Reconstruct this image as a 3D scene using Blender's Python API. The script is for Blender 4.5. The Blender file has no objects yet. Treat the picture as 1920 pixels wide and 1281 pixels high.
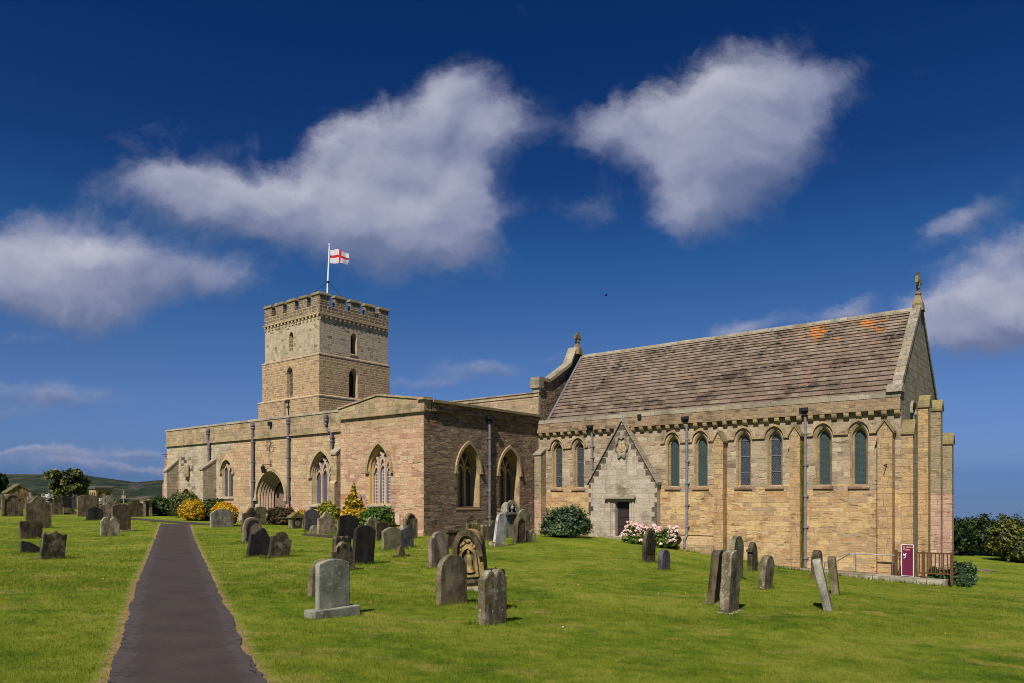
import bpy, bmesh, math, random
import numpy as np
from mathutils import Vector, Matrix, noise
from mathutils.geometry import tessellate_polygon

random.seed(7)
RNG = np.random.default_rng(7)
C = bpy.context.scene.collection
SC = bpy.context.scene
R = math.radians

# ------------------------------------------------------------------ camera
F, YH, CX, EYE = 1384.46, 932.5, 960.0, 1.7
cam_d = bpy.data.cameras.new("camera")
cam = bpy.data.objects.new("camera", cam_d)
C.objects.link(cam)
cam.location = (0, 0, EYE)
cam.rotation_euler = (R(90), 0, 0)
cam_d.sensor_width = 36.0
cam_d.lens = F / 1920 * 36
cam_d.shift_y = (YH - 640.5) / 1920
cam_d.clip_start = 0.1
cam_d.clip_end = 20000
SC.camera = cam

# ------------------------------------------------------------------ sun, exposure
TH = R(38.824)                       # the church's long axis is turned this far
SUN_EL = R(48)
SUN_SIDE = R(16)                     # the sun stands this far east of due south of the church
south = Vector((-math.sin(TH), -math.cos(TH)))
east = Vector((math.cos(TH), -math.sin(TH)))
sd = south * math.cos(SUN_SIDE) + east * math.sin(SUN_SIDE)
SUN_DIR = Vector((sd.x * math.cos(SUN_EL), sd.y * math.cos(SUN_EL), math.sin(SUN_EL)))
sun_d = bpy.data.lights.new("sun", 'SUN')
sun_d.energy = 4.2
sun_d.angle = R(0.53)
sun_d.color = (1.0, 0.94, 0.85)
sun = bpy.data.objects.new("sun", sun_d)
C.objects.link(sun)
sun.rotation_euler = SUN_DIR.to_track_quat('Z', 'Y').to_euler()

SC.view_settings.view_transform = 'Standard'
SC.view_settings.look = 'None'
SC.view_settings.gamma = 1
SC.view_settings.exposure = 0.65
SC.cycles.filter_width = 1.0


class NT:
    """small helper for writing node trees"""
    def __init__(self, tree):
        self.t = tree
    def n(self, typ, props=None, **ins):
        nd = self.t.nodes.new(typ)
        for k, v in (props or {}).items():
            setattr(nd, k, v)
        for k, v in ins.items():
            key = int(k[1:]) if k[0] == 'i' and k[1:].isdigit() else k
            self.set(nd, key, v)
        return nd
    def set(self, nd, key, v):
        s = nd.inputs[key]
        if isinstance(v, bpy.types.NodeSocket):
            self.t.links.new(v, s)
        elif isinstance(v, bpy.types.Node):
            self.t.links.new(v.outputs[0], s)
        else:
            if hasattr(s.default_value, '__len__') and hasattr(v, '__len__') and len(s.default_value) == 4 and len(v) == 3:
                v = (*v, 1)
            s.default_value = v
    def math(self, op, a, b=None, c=None, clamp=False):
        nd = self.n('ShaderNodeMath', {'operation': op, 'use_clamp': clamp}, i0=a)
        if b is not None: self.set(nd, 1, b)
        if c is not None: self.set(nd, 2, c)
        return nd.outputs[0]
    def vmath(self, op, a, b=None):
        nd = self.n('ShaderNodeVectorMath', {'operation': op}, i0=a)
        if b is not None: self.set(nd, 1, b)
        return nd.outputs[0]
    def mix(self, fac, a, b, blend='MIX'):
        nd = self.t.nodes.new('ShaderNodeMix')
        nd.data_type = 'RGBA'; nd.blend_type = blend
        self.set(nd, 0, fac); self.set(nd, 6, a); self.set(nd, 7, b)
        return nd.outputs[2]
    def ramp(self, fac, stops, interp='LINEAR'):
        nd = self.t.nodes.new('ShaderNodeValToRGB')
        cr = nd.color_ramp; cr.interpolation = interp
        while len(cr.elements) > 1: cr.elements.remove(cr.elements[-1])
        for i, (p, c) in enumerate(stops):
            e = cr.elements[0] if i == 0 else cr.elements.new(p)
            e.position = p
            e.color = (*c, 1) if len(c) == 3 else c
        self.set(nd, 0, fac)
        return nd.outputs[0]
    def smooth(self, v, lo, hi):
        nd = self.n('ShaderNodeMapRange', {'interpolation_type': 'SMOOTHSTEP'}, i0=v, i1=lo, i2=hi, i3=0.0, i4=1.0)
        return nd.outputs[0]
    def noise(self, vec, scale, detail=4, rough=0.55, dist=0.0, dim='3D'):
        nd = self.n('ShaderNodeTexNoise', {'noise_dimensions': dim}, Scale=scale, Detail=detail, Roughness=rough, Distortion=dist)
        if vec is not None: self.set(nd, 'Vector', vec)
        return nd.outputs[0]


def lin(r, g, b, k=1.0):
    f = lambda c: ((c / 255 + 0.055) / 1.055) ** 2.4 if c > 10 else c / 255 / 12.92
    return (f(r) * k, f(g) * k, f(b) * k)


# ------------------------------------------------------------------ sky with clouds
w = bpy.data.worlds.new("World")
SC.world = w
w.use_nodes = True
nt = NT(w.node_tree)
w.node_tree.nodes.clear()
sky = nt.n('ShaderNodeTexSky', {'sky_type': 'NISHITA', 'sun_disc': False, 'sun_elevation': SUN_EL,
                                'sun_rotation': math.atan2(SUN_DIR.x, SUN_DIR.y), 'altitude': 60,
                                'air_density': 1.0, 'dust_density': 0.6, 'ozone_density': 2.2})
SKY_STRENGTH = 0.1
geo = nt.n('ShaderNodeNewGeometry')
dirv = nt.n('ShaderNodeTexCoord').outputs['Generated']
sx = nt.n('ShaderNodeSeparateXYZ', i0=dirv)
dx, dy, dz = sx.outputs
ydiv = nt.math('MAXIMUM', dy, 0.08)
gx = nt.math('DIVIDE', dx, ydiv)
gz_ = nt.math('DIVIDE', dz, ydiv)
pvec = nt.n('ShaderNodeCombineXYZ', i0=gx, i1=gz_, i2=0.0).outputs[0]

# cloud banks: bearing and height (as tangents of the angles), size, turn, weight
def sk(px, py, rx, ry, rot=0, wt=1.0):
    return ((px - CX) / F, (YH - py) / F, rx / F, ry / F, R(rot), wt)
BANKS = [
    # long bank over the tower
    sk(300, 355, 115, 42, 0, .95), sk(420, 365, 120, 58, -12, 1.0), sk(560, 395, 130, 70, -10, 1.05), sk(700, 420, 130, 75, -12, 1.0),
    sk(830, 450, 95, 62, -15, .95), sk(880, 400, 60, 80, 0, .6), sk(740, 260, 105, 65, 18, 1.05), sk(860, 225, 85, 70, 10, 1.0), sk(650, 270, 70, 40, 20, .7),
    sk(955, 245, 70, 42, 10, .68), sk(860, 320, 90, 60, 0, .65), sk(760, 330, 80, 50, 0, .55), sk(850, 175, 45, 40, 40, .5),
    # bank over the chancel
    sk(1340, 240, 130, 95, 20, 1.15), sk(1220, 235, 110, 52, 10, 1.0), sk(1420, 170, 110, 62, 15, 1.05), sk(1530, 155, 90, 45, 10, .75),
    sk(1380, 330, 100, 75, 25, 1.0), sk(1300, 390, 55, 45, 20, .8), sk(1450, 260, 70, 60, 30, .5), sk(1125, 245, 45, 38, 0, .42),
    # bank low at the far left
    sk(130, 500, 160, 55, 3, 1.1), sk(80, 540, 150, 60, 0, .95), sk(190, 545, 110, 50, 0, .8), sk(170, 590, 90, 35, 0, .55), sk(230, 480, 70, 35, 0, .5), sk(10, 490, 60, 40, 0, .6),
    sk(360, 500, 90, 40, -5, .58), sk(440, 520, 60, 35, 0, .45),
    # banks at the right edge
    sk(1860, 575, 140, 60, 12, 1.2), sk(1830, 628, 140, 44, 5, 1.05), sk(1940, 560, 80, 60, 0, .8), sk(1740, 590, 60, 24, 15, .5), sk(1800, 420, 95, 27, 32, .92), sk(1885, 465, 90, 32, 28, .98), sk(1740, 510, 70, 12, 22, .25),
    sk(1405, 610, 75, 24, 6, .95), sk(1575, 592, 60, 18, 12, .85),
    # small thin ones
    sk(900, 698, 110, 26, 0, .74), sk(790, 730, 80, 15, 0, .66), sk(100, 735, 130, 24, -4, .84), sk(20, 770, 70, 16, 0, .42), sk(60, 853, 120, 9, 0, .95), sk(250, 838, 70, 11, 4, .8), sk(120, 872, 260, 12, 0, .62), sk(330, 868, 120, 8, 0, .5),
    sk(290, 245, 70, 22, 10, .34), sk(450, 262, 60, 20, 10, .32), sk(60, 420, 120, 40, 0, .36), sk(1090, 380, 80, 30, 0, .42), sk(1050, 665, 40, 14, 0, .4), sk(1120, 400, 30, 30, 0, .3),
    sk(1140, 195, 40, 14, 55, .3), sk(1010, 620, 60, 10, 0, .2), sk(20, 640, 110, 10, 0, .35),
]
g = bpy.data.node_groups.new("cloud_banks", 'ShaderNodeTree')
g.interface.new_socket(name="P", in_out='INPUT', socket_type='NodeSocketVector')
g.interface.new_socket(name="D", in_out='OUTPUT', socket_type='NodeSocketFloat')
g.interface.new_socket(name="G", in_out='OUTPUT', socket_type='NodeSocketFloat')
gn = NT(g)
gi = gn.n('NodeGroupInput'); go = gn.n('NodeGroupOutput')
acc = accg = None
for (bx, bz, rx, rz, rot, wt) in BANKS:
    src = gi.outputs[0]
    if acc is not None:     # worked out one after another, so that the shader stays small
        src = gn.n('ShaderNodeVectorMath', {'operation': 'MULTIPLY_ADD'}, i0=accg, i1=(1e-9, 1e-9, 1e-9), i2=gi.outputs[0]).outputs[0]
    m = gn.n('ShaderNodeMapping', {'vector_type': 'TEXTURE'}, Vector=src)
    m.inputs['Location'].default_value = (bx, bz, 0)
    m.inputs['Rotation'].default_value = (0, 0, rot)
    m.inputs['Scale'].default_value = (rx, rz, 1)
    r2 = gn.n('ShaderNodeVectorMath', {'operation': 'DOT_PRODUCT'}, i0=m.outputs[0], i1=m.outputs[0]).outputs['Value']
    e = gn.math('POWER', 2.0, gn.math('MULTIPLY', r2, -1.15))
    lz = gn.n('ShaderNodeVectorMath', {'operation': 'DOT_PRODUCT'}, i0=m.outputs[0], i1=(-.30 * wt, .95 * wt, 0)).outputs['Value']
    if acc is None:
        acc = gn.math('MULTIPLY', e, wt); accg = gn.math('MULTIPLY', e, lz)
    else:
        acc = gn.math('MULTIPLY_ADD', e, wt, acc); accg = gn.math('MULTIPLY_ADD', e, lz, accg)
g.links.new(acc, go.inputs[0]); g.links.new(accg, go.inputs[1])

stretch = nt.n('ShaderNodeMapping', {'vector_type': 'POINT'}, Vector=pvec)
stretch.inputs['Scale'].default_value = (1.0, 1.2, 1)
wn = nt.n('ShaderNodeTexNoise', Vector=stretch.outputs[0], Scale=6.0, Detail=7, Roughness=0.64)
warp = nt.vmath('MULTIPLY', nt.vmath('SUBTRACT', wn.outputs['Color'], (0.5, 0.5, 0.5)), (0.10, 0.09, 0))
pw = nt.vmath('ADD', pvec, warp)
bk = nt.n('ShaderNodeGroup', {'node_tree': g}, i0=pw)
b0, bg_ = bk.outputs[0], bk.outputs[1]
wsp = nt.vmath('ADD', stretch.outputs[0], nt.vmath('MULTIPLY', warp, (1.1, 1.1, 0)))
fb = nt.noise(wsp, 10.0, 11, 0.65, 0.25)
fa = nt.noise(wsp, 8.0, 4, 0.5, 0.2)
fb2 = nt.noise(nt.vmath('ADD', wsp, (-0.014, 0.034, 0)), 8.0, 4, 0.5, 0.2)
dens = nt.math('ADD', b0, nt.math('MULTIPLY', nt.math('SUBTRACT', fb, 0.5), 1.45))
alpha = nt.math('MULTIPLY', nt.smooth(dens, 0.20, 1.35), 0.95)
lit = nt.math('DIVIDE', bg_, nt.math('ADD', b0, 0.25))
lit = nt.math('ADD', nt.math('MULTIPLY', lit, 0.46), nt.math('MULTIPLY', nt.math('SUBTRACT', fa, fb2), 0.9))
thick = nt.smooth(b0, 0.7, 1.9)
lit = nt.math('ADD', lit, nt.math('ADD', 0.56, nt.math('MULTIPLY', thick, 0.06)), clamp=True)
ccol = nt.ramp(lit, [(0.0, (0.66, 0.93, 1.80)), (0.35, (1.05, 1.29, 2.14)), (0.62, (1.95, 2.1, 2.95)), (1.0, (3.3, 3.3, 3.95))])
# the polarised, deep blue sky of the photograph
XP = 1 / 1.57
pol = nt.ramp(dz, [(0.0, (.226 * XP, .408 * XP, 1.03 * XP)), (.025, (.176 * XP, .31 * XP, .79 * XP)), (.05, (.25 * XP, .36 * XP, .75 * XP)), (.12, (.285 * XP, .405 * XP, .72 * XP)), (.19, (.245 * XP, .39 * XP, .66 * XP)), (.305, (.118 * XP, .336 * XP, .61 * XP)), (.39, (.066 * XP, .22 * XP, .49 * XP)),
                  (.506, (.032 * XP, .18 * XP, .44 * XP)), (.60, (.04 * XP, .18 * XP, .42 * XP)), (.85, (.32 * XP, .42 * XP, .6 * XP)), (1.0, (.36 * XP, .46 * XP, .62 * XP))])
skyc = nt.mix(1.0, sky.outputs[0], pol, 'MULTIPLY')
col = nt.mix(alpha, skyc, ccol)
bg = nt.n('ShaderNodeBackground', Color=col, Strength=SKY_STRENGTH)
wo = nt.n('ShaderNodeOutputWorld', Surface=bg.outputs[0])
w.cycles.sampling_method = 'MANUAL'
w.cycles.sample_map_resolution = 512

# ------------------------------------------------------------------ places
X0, Z0 = 15.912, 29.995              # south-east foot of the chancel
ct, st = math.cos(TH), math.sin(TH)
def onS(px, py, v):                  # (east coordinate, height) of a point on a wall facing south
    r = (px - CX) / F
    u = (X0 + st * v - r * Z0 - r * ct * v) / (ct + r * st)
    Y = Z0 + st * u + ct * v
    return -u, EYE + (YH - py) / F * Y
def onE(px, py, u):                  # (north coordinate, height) of a point on a wall facing east
    r = (px - CX) / F
    v = (r * Z0 + r * st * u - X0 + ct * u) / (st - r * ct)
    Y = Z0 + st * u + ct * v
    return v, EYE + (YH - py) / F * Y
def aS(px, v): return onS(px, 900, v)[0]
def wpt(u, v, z=0.0):                # church coordinates to the world
    return Vector((X0 - ct * u + st * v, Z0 + st * u + ct * v, z))

def cp(px, py, Y):
    return ((px - CX) / F * Y, Y, EYE + (YH - py) / F * Y)
CPS = [(0, 0, 0), (-3.7, 6.75, .02), (-2.3, 6.75, 0), cp(1920, 1281, 9.5), cp(1365, 1150, 15.2), cp(1555, 1145, 15.7),
       cp(620, 1160, 11.2), cp(900, 1171, 11.5), cp(795, 1006, 34.6), cp(1020, 1003, 41.6), cp(1165, 1008, 38.2), cp(1280, 1033, 36),
       cp(1500, 1070, 31.9), cp(1640, 1090, 29.2), cp(1775, 1101, 27.8), cp(1860, 1046, 60), cp(1850, 1088, 33), cp(50, 967, 44), cp(150, 969, 43),
       cp(70, 990, 33), cp(98, 1048, 19.2), cp(326, 980, 40), cp(360, 976, 46), cp(500, 983, 41.5), cp(0, 1281, 6.9), cp(0, 1100, 13), cp(650, 1012, 30.5),
       cp(480, 1044, 21), cp(1230, 1055, 26), cp(950, 1010, 34.5),
       (0, -12, .1), (18, -12, -1.0), (-18, -12, .3), (-55, 62, 1.0), (0, 66, -.4), (62, 64, -3.6), (42, 16, -2.6), (-42, 18, .7), (-20, 60, .7)]
P_ = np.array(CPS, float)
def _tps(d): return np.where(d > 1e-9, d * d * np.log(np.maximum(d, 1e-9)), 0)
_n = len(P_)
_K = _tps(np.hypot(P_[:, None, 0] - P_[None, :, 0], P_[:, None, 1] - P_[None, :, 1])) + np.eye(_n) * 8.0
_Q = np.c_[np.ones(_n), P_[:, :2]]
_A = np.block([[_K, _Q], [_Q.T, np.zeros((3, 3))]])
_W = np.linalg.solve(_A, np.r_[P_[:, 2], 0, 0, 0])
def gza(x, y):
    x = np.asarray(x, float); y = np.asarray(y, float)
    sh = x.shape; x = x.ravel(); y = y.ravel()
    out = np.empty_like(x)
    for i in range(0, len(x), 20000):
        a, b = x[i:i + 20000], y[i:i + 20000]
        d = _tps(np.hypot(a[:, None] - P_[None, :, 0], b[:, None] - P_[None, :, 1]))
        out[i:i + 20000] = d @ _W[:_n] + _W[_n] + a * _W[_n + 1] + b * _W[_n + 2]
    far = np.clip(-0.055 * x, -4, 1.0)
    r = np.hypot(x, y - 28)
    k = np.clip((r - 42) / 30, 0, 1); k = k * k * (3 - 2 * k)
    res = out * (1 - k) + far * k
    # beyond the hedge on the seaward side the land drops to the shore
    e_ = np.clip((x + 12) / 25, 0, 1) * np.clip((r - 62) / 20, 0, 1)
    res = res - e_ * np.clip(r - 64, 0, 80) * .5
    return res.reshape(sh)
def gz(x, y): return float(gza(np.array([x]), np.array([y]))[0])
def ground_at(px, py):
    Y = np.linspace(4, 140, 1400)
    X = (px - CX) / F * Y
    dlt = EYE + (YH - py) / F * Y - gza(X, Y)
    i = int(np.argmax(dlt < 0))
    if dlt[i] >= 0: i = len(Y) - 1
    t = dlt[i - 1] / (dlt[i - 1] - dlt[i]) if i > 0 else 0
    y = Y[i - 1] + t * (Y[i] - Y[i - 1])
    x = (px - CX) / F * y
    return Vector((x, y, gz(x, y)))

# ------------------------------------------------------------------ mesh building
class MB:
    def __init__(self): self.v = []; self.f = []; self.m = []; self.uv = {}
    def pt(self, p): self.v.append(tuple(p)); return len(self.v) - 1
    def face(self, pts, m=0, uv=None):
        ids = [self.pt(p) for p in pts]
        if uv is not None: self.uv[len(self.f)] = uv
        self.f.append(ids); self.m.append(m)
    def box(self, x0, x1, y0, y1, z0, z1, m=0, M=None):
        c = [Vector((x, y, z)) for z in (z0, z1) for y in (y0, y1) for x in (x0, x1)]
        if M: c = [M @ p for p in c]
        for q in ((0, 2, 3, 1), (4, 5, 7, 6), (0, 1, 5, 4), (2, 6, 7, 3), (0, 4, 6, 2), (1, 3, 7, 5)):
            self.face([c[i] for i in q], m)
    def prism(self, a, b, m=0, caps=True):
        """loft between two loops of equal length (a seen anticlockwise from outside)"""
        n = len(a)
        for i in range(n):
            j = (i + 1) % n
            self.face([a[j], a[i], b[i], b[j]], m)
        if caps:
            self.face(a, m); self.face(list(reversed(b)), m)
    def tube(self, path, r, n=8, m=0, cap=True):
        path = [Vector(p) for p in path]
        rings = []
        for i, p in enumerate(path):
            d = (path[min(i + 1, len(path) - 1)] - path[max(i - 1, 0)]).normalized()
            s = d.cross(Vector((0, 0, 1)) if abs(d.z) < .9 else Vector((0, 1, 0))).normalized()
            t = d.cross(s)
            rr = r[i] if isinstance(r, (list, tuple)) else r
            rings.append([p + s * rr * math.cos(2 * math.pi * k / n) + t * rr * math.sin(2 * math.pi * k / n) for k in range(n)])
        for a, b in zip(rings, rings[1:]):
            for k in range(n):
                j = (k + 1) % n
                self.face([a[k], a[j], b[j], b[k]], m)
        if cap:
            self.face(list(reversed(rings[0])), m); self.face(rings[-1], m)
    def lathe(self, base, prof, n=12, m=0):
        """prof: list of (radius, z)"""
        base = Vector(base)
        rings = [[base + Vector((r * math.cos(2 * math.pi * k / n), r * math.sin(2 * math.pi * k / n), z)) for k in range(n)] for r, z in prof]
        for a, b in zip(rings, rings[1:]):
            for k in range(n):
                j = (k + 1) % n
                self.face([a[k], a[j], b[j], b[k]], m)
        self.face(list(reversed(rings[0])), m); self.face(rings[-1], m)
    def build(self, name, mats, parent=None, smooth=False, weld=False, fixn=False, bevel=0.0):
        me = bpy.data.meshes.new(name)
        me.from_pydata(self.v, [], self.f)
        if not isinstance(mats, (list, tuple)): mats = [mats]
        for mt in mats: me.materials.append(mt)
        me.polygons.foreach_set('material_index', self.m)
        uvl = me.uv_layers.new(name='UVMap').data
        for pi, p in enumerate(me.polygons):
            cu = self.uv.get(pi)
            nx, ny, nz = p.normal
            for k, li in enumerate(p.loop_indices):
                if cu is not None:
                    uvl[li].uv = cu[k]; continue
                co = self.v[me.loops[li].vertex_index]
                if abs(nz) < .75:
                    l = math.hypot(nx, ny) or 1
                    uvl[li].uv = ((-ny * co[0] + nx * co[1]) / l, co[2])
                else:
                    uvl[li].uv = (co[0], co[1])
        if weld or fixn or bevel:
            bm = bmesh.new(); bm.from_mesh(me)
            bmesh.ops.remove_doubles(bm, verts=bm.verts, dist=1e-4)
            if fixn: bmesh.ops.recalc_face_normals(bm, faces=bm.faces)
            if bevel:
                ed = [e for e in bm.edges if len(e.link_faces) == 2 and e.calc_face_angle(0) > .6]
                bmesh.ops.bevel(bm, geom=ed, offset=bevel, segments=2, affect='EDGES', profile=.6, clamp_overlap=True)
            bm.to_mesh(me); bm.free()
        if smooth:
            me.polygons.foreach_set('use_smooth', [True] * len(me.polygons))
        o = bpy.data.objects.new(name, me)
        C.objects.link(o)
        if parent is not None: o.parent = parent
        return o

def tag(o, label=None, cat=None, group=None, kind=None):
    if label: o['label'] = label
    if cat: o['category'] = cat
    if group: o['group'] = group
    if kind: o['kind'] = kind
    return o
def empty(name, loc, rz=0.0):
    o = bpy.data.objects.new(name, None)
    C.objects.link(o); o.location = loc; o.rotation_euler = (0, 0, rz)
    o.empty_display_size = .3
    return o
def Sf(v): return lambda a, z, d=0.0: Vector((a, v - d, z))        # wall facing south
def Ef(u): return lambda a, z, d=0.0: Vector((-u + d, a, z))       # wall facing east
def holed(mb, fr, outer, holes, m=0, d=0.0):
    loops = [[Vector((a, z, 0)) for a, z in outer]] + [[Vector((a, z, 0)) for a, z in h] for h in holes]
    flat = [p for l in loops for p in l]
    for t in tessellate_polygon(loops):
        p = [flat[i] for i in t]
        cr = (p[1] - p[0]).cross(p[2] - p[0]).z
        if abs(cr) < 1e-9: continue
        if cr < 0: p.reverse()
        mb.face([fr(q.x, q.y, d) for q in p], m)
def archtop(a0, a1, zs, za, n=8):
    """points from the right spring over the apex to the left spring"""
    wd = (a1 - a0); c = (a0 + a1) / 2; r = za - zs
    k = (r * r - (wd / 2) ** 2) / wd
    Rr = wd / 2 + k
    t1 = math.atan2(r, k) if k > 0 else math.pi - math.atan2(r, -k)
    pts = []
    for i in range(n + 1):
        t = t1 * i / n
        pts.append((c - k + Rr * math.cos(t), zs + Rr * math.sin(t)))
    for i in range(n - 1, -1, -1):
        t = t1 * i / n
        pts.append((c + k - Rr * math.cos(t), zs + Rr * math.sin(t)))
    return pts
def arch(a0, a1, z0, zs, za, n=8):
    return [(a0, z0), (a1, z0)] + archtop(a0, a1, zs, za, n)
def strip(mb, fr, A, da, B, db, m=0, closed=True):
    """faces between outline A at depth da (nearer the outside) and B at depth db"""
    n = len(A)
    for i in range(n if closed else n - 1):
        j = (i + 1) % n
        mb.face([fr(*A[i], da), fr(*A[j], da), fr(*B[j], db), fr(*B[i], db)], m)
def band(mb, fr, inner, outer, d0, d1, m=0):
    """open moulding between two outlines running the same way"""
    n = len(inner)
    strip(mb, fr, outer, d1, inner, d1, m, False)
    strip(mb, fr, outer, d0, outer, d1, m, False)
    strip(mb, fr, inner, d1, inner, d0, m, False)
    for i in (0, n - 1):
        mb.face([fr(*inner[i], d0), fr(*inner[i], d1), fr(*outer[i], d1), fr(*outer[i], d0)], m)
def bar(mb, fr, pts, wd, d0, d1, m=0):
    L, Rr = [], []
    for i, (a, z) in enumerate(pts):
        p, q = pts[max(i - 1, 0)], pts[min(i + 1, len(pts) - 1)]
        tx, tz = q[0] - p[0], q[1] - p[1]
        l = math.hypot(tx, tz) or 1
        nx, nz = -tz / l * wd / 2, tx / l * wd / 2
        L.append((a + nx, z + nz)); Rr.append((a - nx, z - nz))
    band(mb, fr, L, Rr, d0, d1, m)
def fbox(mb, fr, a0, a1, z0, z1, d0, d1, m=0):
    """box on a wall frame from depth d0 to d1 (outwards)"""
    c = [fr(a, z, d) for d in (d0, d1) for z in (z0, z1) for a in (a0, a1)]
    for q in ((4, 5, 7, 6), (1, 0, 2, 3), (0, 1, 5, 4), (2, 6, 7, 3), (0, 4, 6, 2), (1, 3, 7, 5)):
        mb.face([c[i] for i in q], m)

# ------------------------------------------------------------------ materials
def newmat(name):
    m = bpy.data.materials.new(name); m.use_nodes = True
    m.node_tree.nodes.clear()
    t = NT(m.node_tree)
    bs = t.n('ShaderNodeBsdfPrincipled', Roughness=0.9)
    bs.inputs['Specular IOR Level'].default_value = 0.25
    out = t.n('ShaderNodeOutputMaterial', Surface=bs.outputs[0])
    return m, t, bs
def plain(name, col, rough=.6, metal=0.0, var=.25, scale=6.0, spec=.3):
    m, t, bs = newmat(name)
    oc = t.n('ShaderNodeTexCoord').outputs['Object']
    nz = t.noise(oc, scale, 5, .6)
    a = tuple(c * (1 - var) for c in col); b = tuple(min(1, c * (1 + var)) for c in col)
    t.set(bs, 'Base Color', t.ramp(nz, [(.3, a), (.7, b)]))
    t.set(bs, 'Roughness', rough); t.set(bs, 'Metallic', metal)
    bs.inputs['Specular IOR Level'].default_value = spec
    bp = t.n('ShaderNodeBump', Strength=.2, Distance=.02, Height=t.noise(oc, scale * 6, 4))
    t.set(bs, 'Normal', bp.outputs[0])
    return m

K = 0.86
def L(r, g, b, k=K): return lin(r, g, b, k)

def masonry(name, palette, mortar, bw=.55, bh=.28, ms=.012, wob=.02, gash=.0, rub=.0, stain=.35, stain_col=None, low=None, bump=.5, patch=None, damp=None):
    """coursed stone; palette = list of colours, one is picked per stone; low = (height, palette) for another stone below a height"""
    m, t, bs = newmat(name)
    uv = t.n('ShaderNodeUVMap').outputs[0]
    oc = t.n('ShaderNodeTexCoord').outputs['Object']
    s = t.n('ShaderNodeSeparateXYZ', i0=uv)
    u, v = s.outputs[0], s.outputs[1]
    # courses of uneven height, stones of uneven length
    v1 = t.math('ADD', v, t.math('MULTIPLY', t.math('SUBTRACT', t.n('ShaderNodeTexNoise', {'noise_dimensions': '1D'}, W=v, Scale=1.1, Detail=1).outputs[0], .5), .34))
    row = t.math('FLOOR', t.math('DIVIDE', v1, bh))
    wr = t.n('ShaderNodeTexWhiteNoise', {'noise_dimensions': '1D'}, W=row).outputs[0]
    un = t.n('ShaderNodeTexNoise', {'noise_dimensions': '2D'}, Vector=t.n('ShaderNodeCombineXYZ', i0=t.math('MULTIPLY', u, 1.0), i1=t.math('MULTIPLY', row, 7.31), i2=0.0).outputs[0], Scale=.9, Detail=1).outputs[0]
    u1 = t.math('ADD', t.math('ADD', u, t.math('MULTIPLY', wr, bw)), t.math('MULTIPLY', t.math('SUBTRACT', un, .5), bw * 1.5))
    p = t.n('ShaderNodeCombineXYZ', i0=u1, i1=v1, i2=0.0).outputs[0]
    wc = t.n('ShaderNodeTexNoise', Vector=uv, Scale=4.5 + rub * 3, Detail=4, Roughness=.6).outputs['Color']
    p = t.vmath('ADD', p, t.vmath('MULTIPLY', t.vmath('SUBTRACT', wc, (.5, .5, .5)), (wob * 2 + rub * .5, wob * 1.6 + rub * .42, 0)))
    br = t.n('ShaderNodeTexBrick', {'offset': .5, 'offset_frequency': 2, 'squash': 1.0}, Vector=p, Color1=(0, 0, 0, 1), Color2=(1, 1, 1, 1), Mortar=(.5, .5, .5, 1), Scale=1.0)
    br.inputs['Mortar Size'].default_value = ms
    br.inputs['Mortar Smooth'].default_value = .5
    br.inputs['Bias'].default_value = 0.0
    br.inputs['Brick Width'].default_value = bw
    br.inputs['Row Height'].default_value = bh
    rnd = t.n('ShaderNodeSeparateColor', i0=br.outputs[0]).outputs[0]
    jit = t.math('ADD', t.math('MULTIPLY', rnd, .8), t.math('MULTIPLY', t.noise(uv, .35, 3), .36))
    jit = t.math('SUBTRACT', jit, .08, clamp=True)
    def pal(cols):
        return t.ramp(jit, [((i + .5) / len(cols), c) for i, c in enumerate(cols)], 'LINEAR')
    c = pal(palette)
    if low:
        zl = t.n('ShaderNodeSeparateXYZ', i0=oc).outputs[2]
        zl = t.math('ADD', zl, t.math('MULTIPLY', t.math('SUBTRACT', rnd, .5), .5))
        c = t.mix(t.math('LESS_THAN', zl, low[0]), c, pal(low[1]))
    if patch:       # (noise scale, threshold, palette): patches of another stone
        pm = t.math('GREATER_THAN', t.math('ADD', t.noise(uv, patch[0], 2), t.math('MULTIPLY', t.math('SUBTRACT', rnd, .5), .12)), patch[1])
        c = t.mix(pm, c, pal(patch[2]))
    # grain inside each stone
    gr = t.noise(t.vmath('MULTIPLY', uv, (1, 2.2, 1)), 7, 7, .68)
    c = t.mix(1.0, c, t.ramp(gr, [(.28, (.55, .53, .51)), (.5, (.97, .97, .97)), (.74, (1.26, 1.24, 1.2))]), 'MULTIPLY')
    # weather stains: blotches, and streaks that run down
    sc = stain_col or (.33, .31, .27)
    big = t.noise(uv, .8, 6, .66)
    stk = t.noise(t.vmath('MULTIPLY', uv, (2.2, .16, 1)), 1.0, 5, .6)
    sm = t.math('MULTIPLY', t.math('MAXIMUM', t.smooth(big, .51, .68), t.math('MULTIPLY', t.smooth(stk, .56, .72), .8)), stain)
    c = t.mix(sm, c, t.mix(1.0, c, (*sc, 1), 'MULTIPLY'))
    if damp:        # green and dark growth near the foot of the wall
        zz = t.n('ShaderNodeSeparateXYZ', i0=oc).outputs[2]
        dm = t.math('MULTIPLY', t.math('SUBTRACT', 1.0, t.smooth(t.math('ADD', zz, t.math('MULTIPLY', big, 1.0)), damp[0], damp[0] + 1.0)), damp[2])
        c = t.mix(dm, c, (*damp[1], 1))
    mf = br.outputs['Fac']
    mv = t.math('MULTIPLY', mf, t.ramp(t.noise(uv, 2.3, 4), [(.3, (.55,) * 3), (.55, (1,) * 3)]))
    c = t.mix(mv, c, (*mortar, 1))
    h = t.math('ADD', t.math('MULTIPLY', t.math('SUBTRACT', 1.0, mf), 1.0), t.math('MULTIPLY', gr, .55))
    h = t.math('ADD', h, t.math('MULTIPLY', rnd, .3 + rub))
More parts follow.
